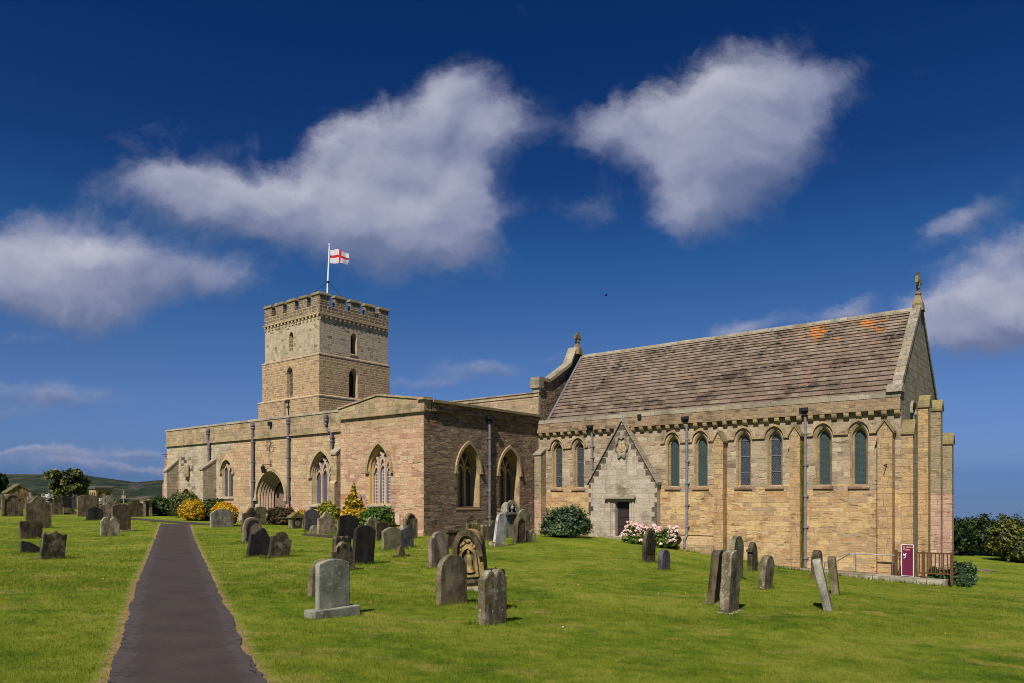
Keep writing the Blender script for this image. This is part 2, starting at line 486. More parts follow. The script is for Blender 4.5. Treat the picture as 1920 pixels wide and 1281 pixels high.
    if gash:
        gn_ = t.noise(t.vmath('MULTIPLY', uv, (1.5, 8.5, 1)), 1.0, 5, .62, .6)
        gm = t.math('MULTIPLY', t.smooth(gn_, .565, .62), t.smooth(t.noise(uv, .55, 2), .38, .56))
        h = t.math('SUBTRACT', h, t.math('MULTIPLY', gm, 1.6 * gash))
        c = t.mix(t.math('MULTIPLY', gm, min(1, .85 * gash)), c, t.mix(1.0, c, (.40, .33, .27, 1), 'MULTIPLY'))
    if rub:
        h = t.math('ADD', h, t.math('MULTIPLY', t.noise(t.vmath('MULTIPLY', uv, (1, 1.8, 1)), 3.2, 5, .6), 3.2 * rub))
    t.set(bs, 'Base Color', c)
    bp = t.n('ShaderNodeBump', Strength=bump, Distance=.035 + .05 * rub, Height=h)
    t.set(bs, 'Normal', bp.outputs[0])
    return m

OCHRE = [L(168, 140, 101), L(192, 163, 118), L(199, 169, 116), L(180, 148, 108), L(201, 175, 131), L(176, 136, 95), L(162, 142, 112), L(192, 155, 103)]
PALE = [L(118, 104, 88), L(172, 156, 130), L(158, 140, 116), L(188, 172, 144), L(142, 126, 106), L(176, 150, 126), L(132, 119, 101)]
PINK = [L(178, 138, 112), L(196, 160, 128), L(166, 122, 100), L(202, 170, 138), L(186, 148, 118), L(190, 166, 130), L(160, 128, 108)]
BUFF = [L(160, 136, 106), L(190, 164, 124), L(176, 148, 114), L(200, 174, 134), L(170, 138, 108), L(194, 172, 136), L(182, 160, 128)]
GREYST = [L(160, 144, 120), L(178, 162, 136), L(168, 152, 126), L(186, 170, 142), L(174, 160, 134), L(108, 98, 86)]
BROWN = [L(150, 116, 84), L(170, 134, 98), L(138, 106, 78), L(180, 142, 104), L(160, 124, 92)]
RUBBLE = [L(128, 108, 88), L(150, 128, 102), L(108, 94, 82), L(160, 136, 106), L(134, 114, 96), L(128, 100, 84), L(146, 132, 110)]

M = {}
M['ochre'] = masonry('ochre_sandstone', PALE, L(168, 142, 106), .50, .215, .009, .014, .9, 0, .5, low=(2.1, OCHRE), damp=(-1.75, L(96, 92, 62), .35))
M['ochre_plain'] = masonry('buttress_sandstone', [L(166, 142, 108), L(182, 154, 114), L(156, 132, 102), L(188, 158, 112), L(170, 140, 106)], L(132, 112, 84), .42, .23, .010, .012, .6, 0, .5, low=(2.6, [L(178, 148, 106), L(190, 156, 110), L(168, 138, 104), L(194, 160, 110)]), damp=(-1.75, L(110, 84, 58), .55))
M['parapet'] = masonry('parapet_sandstone', [L(124, 106, 84), L(158, 134, 104), L(140, 118, 92), L(166, 142, 112), L(112, 96, 78)], L(150, 130, 104), .34, .16, .014, .03, .4, .08, .6)
M['cope'] = masonry('coping_stone', [L(150, 140, 122), L(170, 158, 136), L(136, 126, 110), L(162, 150, 124)], L(108, 100, 86), .9, .5, .006, .01, 0, 0, .7)
M['mosscope'] = masonry('mossy_coping_stone', [L(128, 114, 80), L(146, 130, 86), L(112, 100, 74), L(136, 124, 92)], L(92, 84, 60), .8, .4, .006, .01, 0, 0, .7)
M['pink'] = masonry('pink_sandstone', [L(176, 154, 120), L(190, 166, 128), L(174, 142, 112), L(168, 148, 116), L(186, 154, 118)], L(156, 132, 106), .46, .205, .010, .016, .8, 0, .45, low=(4.9, PINK))
M['pinkbase'] = masonry('pink_buttress_sandstone', [L(150, 136, 108), L(140, 128, 102), L(162, 144, 108)], L(160, 138, 114), .38, .2, .014, .02, .8, 0, .45, low=(1.9, [L(184, 148, 126), L(194, 160, 136), L(174, 136, 114), L(198, 168, 140)]))
M['buff'] = masonry('buff_sandstone', BUFF, L(132, 110, 84), .42, .195, .008, .01, .15, 0, .4, patch=(.25, .55, [L(186, 160, 126), L(198, 172, 136), L(176, 144, 114), L(188, 150, 120)]))
M['aislewest'] = masonry('pale_ashlar', [L(176, 160, 134), L(184, 168, 140), L(168, 152, 128), L(184, 170, 146), L(190, 176, 150), L(174, 156, 128), L(180, 166, 138), L(84, 72, 60)], L(128, 112, 92), .44, .2, .007, .01, .1, 0, .4)
M['parbuff'] = masonry('lichen_parapet_stone', [L(156, 140, 108), L(174, 156, 118), L(144, 128, 100), L(168, 146, 116), L(176, 146, 116), L(184, 164, 128)], L(124, 108, 80), .46, .22, .009, .012, .25, 0, .6)
M['redwest'] = masonry('red_sandstone', [L(180, 128, 100), L(170, 118, 92), L(190, 144, 112)], L(160, 126, 102), .38, .2, .01, .014, .4, 0, .4)
M['tower'] = masonry('brown_tower_stone', [L(152, 124, 90), L(172, 144, 106), L(138, 114, 86), L(182, 154, 114), L(162, 136, 102)], L(206, 180, 144), .33, .158, .017, .010, .1, 0, .4)
M['towertop'] = masonry('grey_tower_stone', GREYST, L(196, 178, 148), .36, .18, .012, .010, .1, 0, .5)
M['towerpar'] = masonry('parapet_tower_stone', [L(126, 108, 84), L(106, 92, 74), L(142, 122, 94), L(118, 102, 78)], L(196, 178, 146), .36, .2, .018, .012, .1, 0, .5)
M['east'] = masonry('dark_rubble_stone', RUBBLE, L(128, 110, 92), .36, .20, .012, .03, .8, .42, .5, bump=1.0, damp=(-.2, L(130, 108, 92), .3))
M['gable'] = masonry('grey_gable_stone', [L(142, 134, 120), L(158, 148, 130), L(130, 122, 108), L(150, 136, 110), L(142, 130, 98)], L(96, 88, 76), .5, .24, .012, .012, .2, 0, .6)
M['porch'] = masonry('pale_porch_stone', [L(172, 158, 140), L(183, 170, 151), L(164, 150, 131), L(178, 163, 141), L(188, 176, 158), L(156, 143, 127)], L(146, 134, 117), .56, .235, .006, .008, .15, 0, .85)
M['porchdark'] = masonry('dark_stained_stone', [L(92, 82, 70), L(110, 98, 84), L(78, 70, 60)], L(100, 90, 78), .5, .24, .006, .006, .1, 0, .6)
M['dress'] = masonry('dressed_stone', [L(178, 158, 122), L(188, 166, 128), L(170, 148, 114)], L(136, 116, 90), .4, .38, .005, .005, 0, 0, .45)
M['dressdark'] = masonry('weathered_dressed_stone', [L(160, 138, 104), L(176, 150, 108), L(146, 126, 98)], L(116, 98, 74), .4, .36, .006, .005, 0, 0, .55)
M['sill'] = masonry('brown_sill_stone', [L(136, 110, 86), L(150, 122, 94), L(124, 102, 82)], L(100, 84, 66), .6, .4, .006, .005, 0, 0, .6)
M['mullion'] = masonry('pink_mullion_stone', [L(176, 150, 128), L(188, 160, 136)], L(150, 126, 106), .5, .7, .004, .004, 0, 0, .3)
M['mullion_ochre'] = masonry('ochre_mullion_stone', [L(196, 160, 104), L(204, 168, 112)], L(160, 130, 90), .5, .7, .004, .004, 0, 0, .3)
M['kerb'] = masonry('lichened_kerb_stone', [L(160, 152, 134), L(144, 134, 116), L(176, 168, 150), L(134, 120, 98)], L(104, 92, 74), .8, .4, .01, .03, .2, .06, .7)
M['lead'] = plain('lead_grey_metal', L(94, 91, 98, 1), .55, .0, .25, 5, .4)
M['leadlight'] = plain('light_lead_metal', L(112, 109, 115, 1), .5, .0, .2, 5, .4)
M['iron'] = plain('black_iron', (.02, .02, .022), .5, .3)
M['steel'] = plain('galvanised_steel', (.28, .28, .29), .4, .7, .15)
M['white'] = plain('white_paint', (.62, .62, .62), .4, 0, .05)
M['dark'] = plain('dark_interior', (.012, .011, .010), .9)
M['wood'] = plain('brown_stained_wood', L(86, 58, 34, 1), .6, 0, .3, 14)
M['doorwood'] = plain('weathered_door_wood', L(110, 90, 78, 1), .7, 0, .3, 9)
M['doordark'] = plain('dark_door_wood', L(50, 37, 38, 1), .6, 0, .3, 9)
M['tombroof'] = plain('dark_tomb_roof', L(70, 68, 62, 1), .8, 0, .3, 4)

def glassmat(name, base, tint, line, lx, ly, lw, diamond=False, rough=.22, lineamt=1.0):
    m, t, bs = newmat(name)
    uv = t.n('ShaderNodeUVMap').outputs[0]
    s = t.n('ShaderNodeSeparateXYZ', i0=uv)
    u, v = s.outputs[0], s.outputs[1]
    if diamond:
        a = t.math('ADD', t.math('DIVIDE', u, lx), t.math('DIVIDE', v, ly)); b = t.math('SUBTRACT', t.math('DIVIDE', u, lx), t.math('DIVIDE', v, ly))
    else:
        a = t.math('DIVIDE', u, lx); b = t.math('DIVIDE', v, ly)
    fa = t.math('ABSOLUTE', t.math('SUBTRACT', t.math('FRACT', a), .5)); fb_ = t.math('ABSOLUTE', t.math('SUBTRACT', t.math('FRACT', b), .5))
    ln = t.math('MAXIMUM', t.math('GREATER_THAN', fa, .5 - lw / lx / 2), t.math('GREATER_THAN', fb_, .5 - lw / ly / 2))
    cell = t.n('ShaderNodeTexWhiteNoise', {'noise_dimensions': '2D'}, Vector=t.n('ShaderNodeCombineXYZ', i0=t.math('FLOOR', a), i1=t.math('FLOOR', b), i2=0.0).outputs[0])
    c = t.mix(cell.outputs[0], (*base, 1), (*tint, 1))
    c = t.mix(t.math('MULTIPLY', t.noise(uv, 3.0, 4), .5), c, (*tuple(x * .5 for x in base), 1))
    c = t.mix(t.math('MULTIPLY', ln, lineamt), c, (*line, 1))
    t.set(bs, 'Base Color', c)
    t.set(bs, 'Roughness', t.math('ADD', t.math('MULTIPLY', ln, .5), rough))
    bs.inputs['Specular IOR Level'].default_value = .5
    tilt = t.n('ShaderNodeBump', Strength=.25, Distance=.01, Height=t.math('ADD', cell.outputs[0], t.noise(uv, 9, 3)))
    t.set(bs, 'Normal', tilt.outputs[0])
    return m
M['glass'] = glassmat('leaded_dark_glass', (.020, .028, .032), (.05, .06, .075), (.10, .11, .12), .11, .15, .012, True)
M['grille'] = glassmat('wire_guarded_green_glass', (.018, .034, .034), (.034, .055, .054), (.05, .075, .07), .09, .05, .014, False, .4, .7)
M['glass_blue'] = glassmat('leaded_blue_glass', (.045, .045, .085), (.07, .07, .13), (.16, .16, .19), .14, .15, .012, True, .3)
M['glass_pane'] = glassmat('square_leaded_glass', (.075, .078, .10), (.11, .11, .14), (.40, .38, .37), .135, .17, .034, False, .3)
M['louvre'] = glassmat('slate_louvres', (.075, .07, .068), (.10, .095, .09), (.03, .028, .027), 9., .3, .10, False, .6)

def roofmat():
    m, t, bs = newmat('stone_slates')
    uv = t.n('ShaderNodeUVMap').outputs[0]
    oc = t.n('ShaderNodeTexCoord').outputs['Object']
    at = t.n('ShaderNodeAttribute', {'attribute_name': 'slate'}).outputs['Fac']
    c = t.ramp(at, [(0, L(97, 82, 68)), (.25, L(116, 99, 83)), (.5, L(105, 88, 76)), (.7, L(128, 112, 94)), (.85, L(113, 98, 86)), (1, L(127, 102, 84))])
    n1 = t.noise(t.vmath('MULTIPLY', oc, (.45, 1.0, .30)), 1.5, 6, .65)
    c = t.mix(t.math('MULTIPLY', t.smooth(n1, .50, .64), .85), c, L(54, 45, 38))          # dark weathering that runs down the slope
    n2 = t.noise(oc, 3.2, 7, .75)
    s = t.n('ShaderNodeSeparateXYZ', i0=oc)
    up = t.smooth(s.outputs[2], 6.5, 10.2)
    c = t.mix(t.math('MULTIPLY', t.smooth(t.math('ADD', n2, t.math('MULTIPLY', up, .10)), .54, .68), .6), c, L(150, 136, 118))     # pale lichen
    n2b = t.noise(oc, 11, 5, .7)
    c = t.mix(t.math('MULTIPLY', t.smooth(n2b, .62, .72), .3), c, L(186, 172, 152))
    n3 = t.noise(oc, 1.0, 5, .6)
    c = t.mix(t.math('MULTIPLY', t.smooth(n3, .60, .72), .5), c, L(112, 98, 58))           # moss
    # orange lichen near the ridge, toward the east end
    sp = t.math('ABSOLUTE', t.math('SUBTRACT', s.outputs[0], -4.5))
    sp2 = t.math('ABSOLUTE', t.math('SUBTRACT', s.outputs[0], -2.0))
    reg = t.math('MAXIMUM', t.math('SUBTRACT', 1.0, t.smooth(sp, .2, 1.5)), t.math('MULTIPLY', t.math('SUBTRACT', 1.0, t.smooth(sp2, .3, 1.9)), .86))
    on = t.math('ADD', t.noise(oc, 1.9, 6, .7), t.math('MULTIPLY', t.noise(oc, 9, 3), .12))
    om = t.math('MULTIPLY', t.smooth(t.math('ADD', on, t.math('MULTIPLY', t.math('MULTIPLY', reg, t.smooth(s.outputs[2], 8.6, 9.6)), .24)), .74, .80), .95)
    c = t.mix(t.math('MULTIPLY', om, t.smooth(t.noise(oc, 16, 4, .7), .38, .56)), c, L(196, 118, 30))
    t.set(bs, 'Base Color', c)
    bp = t.n('ShaderNodeBump', Strength=.6, Distance=.03, Height=t.math('ADD', t.noise(oc, 5, 4, .55), t.math('MULTIPLY', at, .2)))
    t.set(bs, 'Normal', bp.outputs[0])
    return m
M['slate'] = roofmat()

def stonemat(name, cols, lichen=None, lich_amt=.3, stain=.5, spots=.0, rough=.88, bump=.5, algae=.0, scale=1.0, thr=.57, specks=.6):
    """weathered gravestone"""
    m, t, bs = newmat(name)
    oc = t.n('ShaderNodeTexCoord').outputs['Object']
    rd = t.n('ShaderNodeObjectInfo').outputs['Random']
    oc = t.vmath('ADD', oc, t.n('ShaderNodeCombineXYZ', i0=t.math('MULTIPLY', rd, 40), i1=t.math('MULTIPLY', rd, 17), i2=0.0).outputs[0])
    n = t.noise(oc, 3.5 * scale, 7, .65)
    c = t.ramp(n, [(.34, tuple(x * .75 for x in cols[0])), (.5, cols[1]), (.66, tuple(min(1, x * 1.12) for x in cols[2]))])
    st_ = t.noise(t.vmath('MULTIPLY', oc, (4.5, 4.5, .8)), 1.0, 6, .65)
    c = t.mix(t.math('MULTIPLY', t.smooth(st_, .45, .62), min(1, stain * 1.3)), c, t.mix(1.0, c, (.28, .26, .24, 1), 'MULTIPLY'))
    if algae:
        c = t.mix(t.math('MULTIPLY', t.smooth(t.noise(oc, 2.2, 5, .6), .46, .66), algae), c, L(104, 100, 60))
    if lichen:
        ln = t.noise(oc, 9 * scale, 6, .7)
        c = t.mix(t.math('MULTIPLY', t.smooth(ln, thr, thr + .05), min(1, lich_amt * 2)), c, lichen)
    fine = t.noise(oc, 42, 6, .78)
    c = t.mix(1.0, c, t.ramp(fine, [(.32, (.58, .57, .55)), (.5, (1, 1, 1)), (.68, (1.3, 1.3, 1.26))]), 'MULTIPLY')
    vs = t.n('ShaderNodeTexVoronoi', Vector=t.vmath('ADD', oc, t.vmath('MULTIPLY', t.n('ShaderNodeTexNoise', Vector=oc, Scale=30.).outputs['Color'], (.03, .03, .03))), Scale=24.0)
    sz_ = t.n('ShaderNodeSeparateColor', i0=vs.outputs['Color']).outputs[1]
    c = t.mix(t.math('MULTIPLY', t.math('LESS_THAN', vs.outputs['Distance'], t.math('MULTIPLY', t.math('SUBTRACT', sz_, .76), 1.0)), specks), c, L(160, 168, 146))
    if spots:
        vo = t.n('ShaderNodeTexVoronoi', Vector=t.vmath('ADD', oc, t.vmath('MULTIPLY', t.n('ShaderNodeTexNoise', Vector=oc, Scale=18.).outputs['Color'], (.05, .05, .05))), Scale=17.0)
        sz = t.math('MULTIPLY', t.n('ShaderNodeSeparateColor', i0=vo.outputs['Color']).outputs[0], .50)
        sp = t.math('MULTIPLY', t.math('LESS_THAN', vo.outputs['Distance'], t.math('SUBTRACT', sz, .22)), spots)
        c = t.mix(sp, c, L(190, 190, 172))
    t.set(bs, 'Base Color', c); t.set(bs, 'Roughness', rough)
    bp = t.n('ShaderNodeBump', Strength=bump, Distance=.02, Height=t.math('ADD', t.noise(oc, 12, 7, .7), t.math('MULTIPLY', n, .8)))
    t.set(bs, 'Normal', bp.outputs[0])
    return m
G = {
    'brown': stonemat('brown_gravestone', [L(88, 76, 60), L(114, 100, 78), L(134, 120, 94)], L(150, 142, 112), .16, .6, algae=.3),
    'darkbrown': stonemat('dark_brown_gravestone', [L(64, 54, 44), L(86, 74, 58), L(104, 88, 66)], L(128, 116, 86), .12, .7, algae=.35),
    'grey': stonemat('grey_gravestone', [L(120, 116, 104), L(140, 136, 122), L(156, 150, 134)], L(176, 172, 154), .2, .45, spots=.0),
    'speckled': stonemat('speckled_grey_gravestone', [L(124, 124, 108), L(136, 136, 120), L(146, 146, 128)], L(100, 102, 78), .14, .25, spots=1.0, bump=.3),
    'rough': stonemat('rough_pale_gravestone', [L(120, 110, 88), L(160, 148, 122), L(184, 172, 146)], L(96, 86, 64), .25, .6, bump=1.0, algae=.15),
    'black': stonemat('black_slate_gravestone', [L(36, 34, 32), L(46, 43, 40), L(56, 52, 46)], L(92, 88, 72), .05, .4, rough=.7, bump=.25, specks=.12),
    'slate': stonemat('slate_gravestone', [L(74, 70, 76), L(88, 84, 90), L(98, 94, 98)], L(130, 126, 116), .06, .4, rough=.7, bump=.25, specks=.15),
    'pinkish': stonemat('pinkish_gravestone', [L(112, 96, 84), L(136, 118, 102), L(154, 136, 118)], L(110, 102, 86), .15, .6),
    'green': stonemat('green_grey_gravestone', [L(92, 90, 68), L(118, 114, 88), L(138, 132, 104)], L(150, 146, 116), .2, .5, algae=.5),
    'ochre': stonemat('ochre_gravestone', [L(126, 104, 66), L(158, 132, 84), L(178, 150, 98)], L(112, 98, 60), .15, .6, algae=.3),
    'orange': stonemat('orange_lichened_gravestone', [L(84, 78, 66), L(122, 112, 94), L(156, 147, 128)], L(100, 78, 34), .34, .5, bump=.9, spots=.8, thr=.50),
    'white': stonemat('white_marble', [L(140, 137, 136), L(162, 158, 158), L(184, 180, 178)], L(150, 146, 130), .1, .3, rough=.6, bump=.2),
    'mossy': stonemat('mossy_gravestone', [L(84, 82, 50), L(110, 104, 66), L(130, 118, 80)], L(150, 126, 54), .3, .5, algae=.6, bump=.9),
    'patchy': stonemat('patchy_dark_gravestone', [L(40, 36, 30), L(70, 64, 48), L(128, 118, 88)], L(140, 128, 96), .2, .6, algae=.3),
}

# lawn: colour from where it grows; used by the ground and by the grass blades
def lawn_colour(t, pos):
    n1 = t.noise(pos, .35, 5, .6)
    n2 = t.noise(t.vmath('MULTIPLY', pos, (1, 1, 0)), 2.2, 6, .66)
    n3 = t.noise(pos, 14, 5, .7)
    v = t.math('ADD', t.math('ADD', t.math('MULTIPLY', n1, .8), t.math('MULTIPLY', n2, .8)), t.math('MULTIPLY', n3, .5))
    v = t.math('DIVIDE', v, 2.1)
    c = t.ramp(v, [(.35, L(52, 77, 13)), (.43, L(80, 102, 19)), (.50, L(106, 120, 28)), (.58, L(128, 134, 45)), (.67, L(149, 142, 66))])
    dry = t.math('MULTIPLY', t.smooth(t.noise(t.vmath('MULTIPLY', pos, (.8, 1.3, 0)), .9, 6, .7), .52, .68), .7)
    return t.mix(dry, c, L(150, 136, 72))
def groundmat():
    m, t, bs = newmat('mown_grass_ground')
    pos = t.n('ShaderNodeNewGeometry').outputs['Position']
    c = lawn_colour(t, pos)
    wear = t.n('ShaderNodeAttribute', {'attribute_name': 'wear'}).outputs['Fac']
    wm = t.smooth(t.math('ADD', wear, t.math('MULTIPLY', t.math('SUBTRACT', t.noise(pos, 6, 6, .75), .5), 1.7)), .42, .8)
    c = t.mix(wm, c, t.ramp(t.noise(pos, 20, 4), [(.3, L(120, 98, 62)), (.7, L(168, 142, 100))]))
    t.set(bs, 'Base Color', c); t.set(bs, 'Roughness', .95)
    bs.inputs['Specular IOR Level'].default_value = .1
    h = t.math('ADD', t.noise(pos, 30, 5, .75), t.math('MULTIPLY', t.noise(pos, 4, 3), 1.2))
    bp = t.n('ShaderNodeBump', Strength=.7, Distance=.05, Height=h)
    t.set(bs, 'Normal', bp.outputs[0])
    return m
M['ground'] = groundmat()
def grassmat():
    m, t, bs = newmat('grass_blades')
    pos = t.n('ShaderNodeNewGeometry').outputs['Position']
    c = lawn_colour(t, pos)
    rnd = t.n('ShaderNodeAttribute', {'attribute_name': 'tone'}).outputs['Fac']
    c = t.mix(1.0, c, t.ramp(rnd, [(0, (.62, .68, .55)), (.6, (1.1, 1.1, .95)), (.93, (1.4, 1.3, 1.1)), (1, (1.9, 1.55, 1.4))]), 'MULTIPLY')
    t.set(bs, 'Base Color', c); t.set(bs, 'Roughness', .6)
    bs.inputs['Specular IOR Level'].default_value = .2
    tr = t.n('ShaderNodeBsdfTranslucent', Color=c)
    mx = t.n('ShaderNodeMixShader', i0=.3, i1=bs.outputs[0], i2=tr.outputs[0])
    out = [n for n in t.t.nodes if n.type == 'OUTPUT_MATERIAL'][0]
    t.t.links.new(mx.outputs[0], out.inputs[0])
    return m
M['grass'] = grassmat()
def leafmat(name, cols, rough=.5, trans=.25):
    m, t, bs = newmat(name)
    rnd = t.n('ShaderNodeAttribute', {'attribute_name': 'tone'}).outputs['Fac']
    c = t.ramp(rnd, [(i / (len(cols) - 1), cc) for i, cc in enumerate(cols)])
    t.set(bs, 'Base Color', c); t.set(bs, 'Roughness', rough)
    bs.inputs['Specular IOR Level'].default_value = .25
    tr = t.n('ShaderNodeBsdfTranslucent', Color=c)
    mx = t.n('ShaderNodeMixShader', i0=trans, i1=bs.outputs[0], i2=tr.outputs[0])
    out = [n for n in t.t.nodes if n.type == 'OUTPUT_MATERIAL'][0]
    t.t.links.new(mx.outputs[0], out.inputs[0])
    return m
def asphalt():
    m, t, bs = newmat('worn_asphalt')
    pos = t.n('ShaderNodeNewGeometry').outputs['Position']
    n = t.noise(pos, 1.6, 5, .6); f = t.noise(pos, 55, 5, .85)
    c = t.ramp(n, [(.3, L(53, 45, 42, 1)), (.7, L(64, 56, 52, 1))])
    c = t.mix(1.0, c, t.ramp(f, [(.32, (.5, .5, .5)), (.52, (1, 1, 1)), (.70, (1.7, 1.65, 1.6))]), 'MULTIPLY')
    vo = t.n('ShaderNodeTexVoronoi', Vector=pos, Scale=9.0)
    c = t.mix(t.math('MULTIPLY', t.math('LESS_THAN', vo.outputs['Distance'], .05), .6), c, L(160, 146, 126))
    wear = t.n('ShaderNodeAttribute', {'attribute_name': 'wear'}).outputs['Fac']
    c = t.mix(t.math('MULTIPLY', t.smooth(t.math('ADD', wear, t.math('MULTIPLY', t.math('SUBTRACT', t.noise(pos, 5, 4, .7), .5), .9)), .66, .9), .25), c, L(96, 90, 90))
    ck = t.n('ShaderNodeTexVoronoi', {'feature': 'DISTANCE_TO_EDGE'}, Vector=t.vmath('ADD', pos, t.vmath('MULTIPLY', t.n('ShaderNodeTexNoise', Vector=pos, Scale=5.).outputs['Color'], (.2, .2, 0))), Scale=2.2)
    cm = t.math('MULTIPLY', t.math('LESS_THAN', ck.outputs['Distance'], .012), t.smooth(t.math('ADD', wear, t.math('MULTIPLY', t.noise(pos, .5, 2), .3)), .98, 1.08))
    c = t.mix(cm, c, (.015, .013, .013, 1))
    t.set(bs, 'Base Color', c)
    bp = t.n('ShaderNodeBump', Strength=.6, Distance=.01, Height=t.math('SUBTRACT', f, cm))
    t.set(bs, 'Normal', bp.outputs[0])
    return m
M['asphalt'] = asphalt()
def hillmat():
    m, t, bs = newmat('bracken_hillside')
    pos = t.n('ShaderNodeNewGeometry').outputs['Position']
    n = t.noise(pos, .05, 7, .7); n2 = t.noise(t.vmath('MULTIPLY', pos, (1, .35, 1.6)), .42, 7, .75)
    c = t.ramp(t.math('ADD', t.math('MULTIPLY', n, .5), t.math('SUBTRACT', t.math('MULTIPLY', n2, .95), .225)), [(.40, L(16, 30, 18)), (.47, L(28, 45, 25)), (.53, L(42, 55, 30)), (.60, L(76, 70, 46))])
    r = t.math('MULTIPLY', t.smooth(t.noise(pos, .05, 6, .7), .60, .66), .7)
    c = t.mix(r, c, L(110, 96, 80))
    rk = t.n('ShaderNodeAttribute', {'attribute_name': 'wear'}).outputs['Fac']
    rm = t.smooth(t.math('ADD', rk, t.math('MULTIPLY', t.math('SUBTRACT', n2, .5), 1.2)), .4, .6)
    c = t.mix(rm, c, t.ramp(t.noise(pos, .9, 6, .75), [(.35, L(34, 32, 34)), (.55, L(74, 68, 70)), (.7, L(124, 112, 104))]))
    t.set(bs, 'Base Color', c)
    bp = t.n('ShaderNodeBump', Strength=.8, Distance=1.5, Height=n2)
    t.set(bs, 'Normal', bp.outputs[0])
    return m
M['hill'] = hillmat()
def seamat():
    m, t, bs = newmat('distant_sea')
    pos = t.n('ShaderNodeNewGeometry').outputs['Position']
    t.set(bs, 'Base Color', (.078, .145, .262, 1)); t.set(bs, 'Roughness', .35)
    bs.inputs['Specular IOR Level'].default_value = .5
    bp = t.n('ShaderNodeBump', Strength=.15, Distance=.6, Height=t.noise(t.vmath('MULTIPLY', pos, (.02, .05, 0)), 1.0, 6, .7))
    t.set(bs, 'Normal', bp.outputs[0])
    return m
M['sea'] = seamat()
M['rock'] = stonemat('dark_rock', [L(56, 52, 56), L(80, 74, 76), L(110, 100, 98)], None, 0, .5, scale=.12)

# ------------------------------------------------------------------ ground, paths, hill
PATH_L = [(195, 1320), (200.5, 1281), (218.7, 1224), (237, 1166), (251.5, 1111), (273, 1057), (290, 1013), (300.8, 982)]
PATH_R = [(515, 1320), (497.6, 1281), (455.7, 1217), (437, 1166), (411, 1116), (389, 1066), (371, 1028), (353.6, 980)]
def resample(pts, n):
    P = np.array([(ground_at(*p).x, ground_at(*p).y) for p in pts])
    y = np.linspace(P[0, 1], P[-1, 1], n)
    return np.interp(y, P[:, 1], P[:, 0]), y
_lx, _ly = resample(PATH_L, 420)
_rx, _ry = resample(PATH_R, 420)
_y0, _y1 = 4.2, float(min(_ly[-1], _ry[-1]))
def path_edges(y):
    l = np.interp(y, _ly, _lx); r = np.interp(y, _ry, _rx)
    # below the frame the path runs straight on
    k = np.minimum(y - _ly[0], 0)
    return l + k * (_lx[40] - _lx[0]) / (_ly[40] - _ly[0]), r + k * (_rx[40] - _rx[0]) / (_ry[40] - _ry[0])
def in_path(x, y, mg=0.0):
    l, r = path_edges(y)
    return (x > l - mg) & (x < r + mg) & (y < _y1 + mg) & (y > -8)
CROSS = [((-27, 47.0), (-15.2, 38.2), 1.5), ((-9.4, 33.2), (-7.2, 31.7), 1.1)]
def in_cross(x, y, mg=0.0):
    res = np.zeros(np.shape(x), bool)
    for (a, b, wd) in CROSS:
        dx_, dy_ = b[0] - a[0], b[1] - a[1]; l = math.hypot(dx_, dy_)
        t = ((x - a[0]) * dx_ + (y - a[1]) * dy_) / l; s = (-(x - a[0]) * dy_ + (y - a[1]) * dx_) / l
        res |= (t > -mg) & (t < l + mg) & (np.abs(s) < wd / 2 + mg)
    return res

def axis(lo, hi, fine, far, n):
    a = list(np.arange(lo, hi, fine))
    step = fine; p = hi; q = lo; up, dn = [], []
    for i in range(n):
        step *= 1.22; p += step; q -= step; up.append(p); dn.append(q)
    return np.array(dn[::-1] + a + up)
gxs = axis(-26, 26, .22, 0, 30); gys = axis(-1, 50, .22, 0, 30)
gxs = gxs[np.abs(gxs) < 2600]; gys = gys[(gys > -120) & (gys < 2600)]
GX, GY = np.meshgrid(gxs, gys)
GZ = gza(GX, GY)
und = np.array([noise.noise((x * .55, y * .55, 3.3)) for x, y in zip(GX.ravel(), GY.ravel())]).reshape(GX.shape)
GZ = GZ + und * .025 * np.exp(-np.maximum(np.hypot(GX, GY - 20) - 40, 0) / 10)
nx_, ny_ = len(gxs), len(gys)
gv = np.c_[GX.ravel(), GY.ravel(), GZ.ravel()]
ii = np.arange(nx_ * ny_).reshape(ny_, nx_)
gf = np.stack([ii[:-1, :-1], ii[:-1, 1:], ii[1:, 1:], ii[1:, :-1]], -1).reshape(-1, 4)
def fastmesh(name, v, f, mat, smooth=True, attr=None):
    me = bpy.data.meshes.new(name)
    k = f.shape[1]
    me.vertices.add(len(v)); me.vertices.foreach_set('co', np.asarray(v, np.float32).ravel())
    me.loops.add(f.size); me.loops.foreach_set('vertex_index', f.astype(np.int32).ravel())
    me.polygons.add(len(f)); me.polygons.foreach_set('loop_start', np.arange(0, f.size, k, dtype=np.int32))
    me.polygons.foreach_set('loop_total', np.full(len(f), k, np.int32))
    if smooth: me.polygons.foreach_set('use_smooth', np.ones(len(f), bool))
    me.update(calc_edges=True)
    if attr:
        for an, (dom, val) in attr.items():
            at = me.attributes.new(an, 'FLOAT', dom); at.data.foreach_set('value', np.asarray(val, np.float32))
    me.materials.append(mat)
    o = bpy.data.objects.new(name, me); C.objects.link(o)
    return o
l_, r_ = path_edges(GY)
dl = np.minimum(np.abs(GX - l_), np.abs(GX - r_)); dl = np.where((GX > l_) & (GX < r_), 0, dl)
wear = np.clip(1 - dl / .26, 0, 1) * (GY < _y1 + .2) * (GY > -6)
ground = fastmesh('ground', gv, gf, M['ground'], True, {'wear': ('POINT', wear.ravel())})
tag(ground, kind='structure')
def ground_mesh_z(x, y):             # height of the ground sheet itself
    return gz(x, y) + noise.noise((x * .55, y * .55, 3.3)) * .025

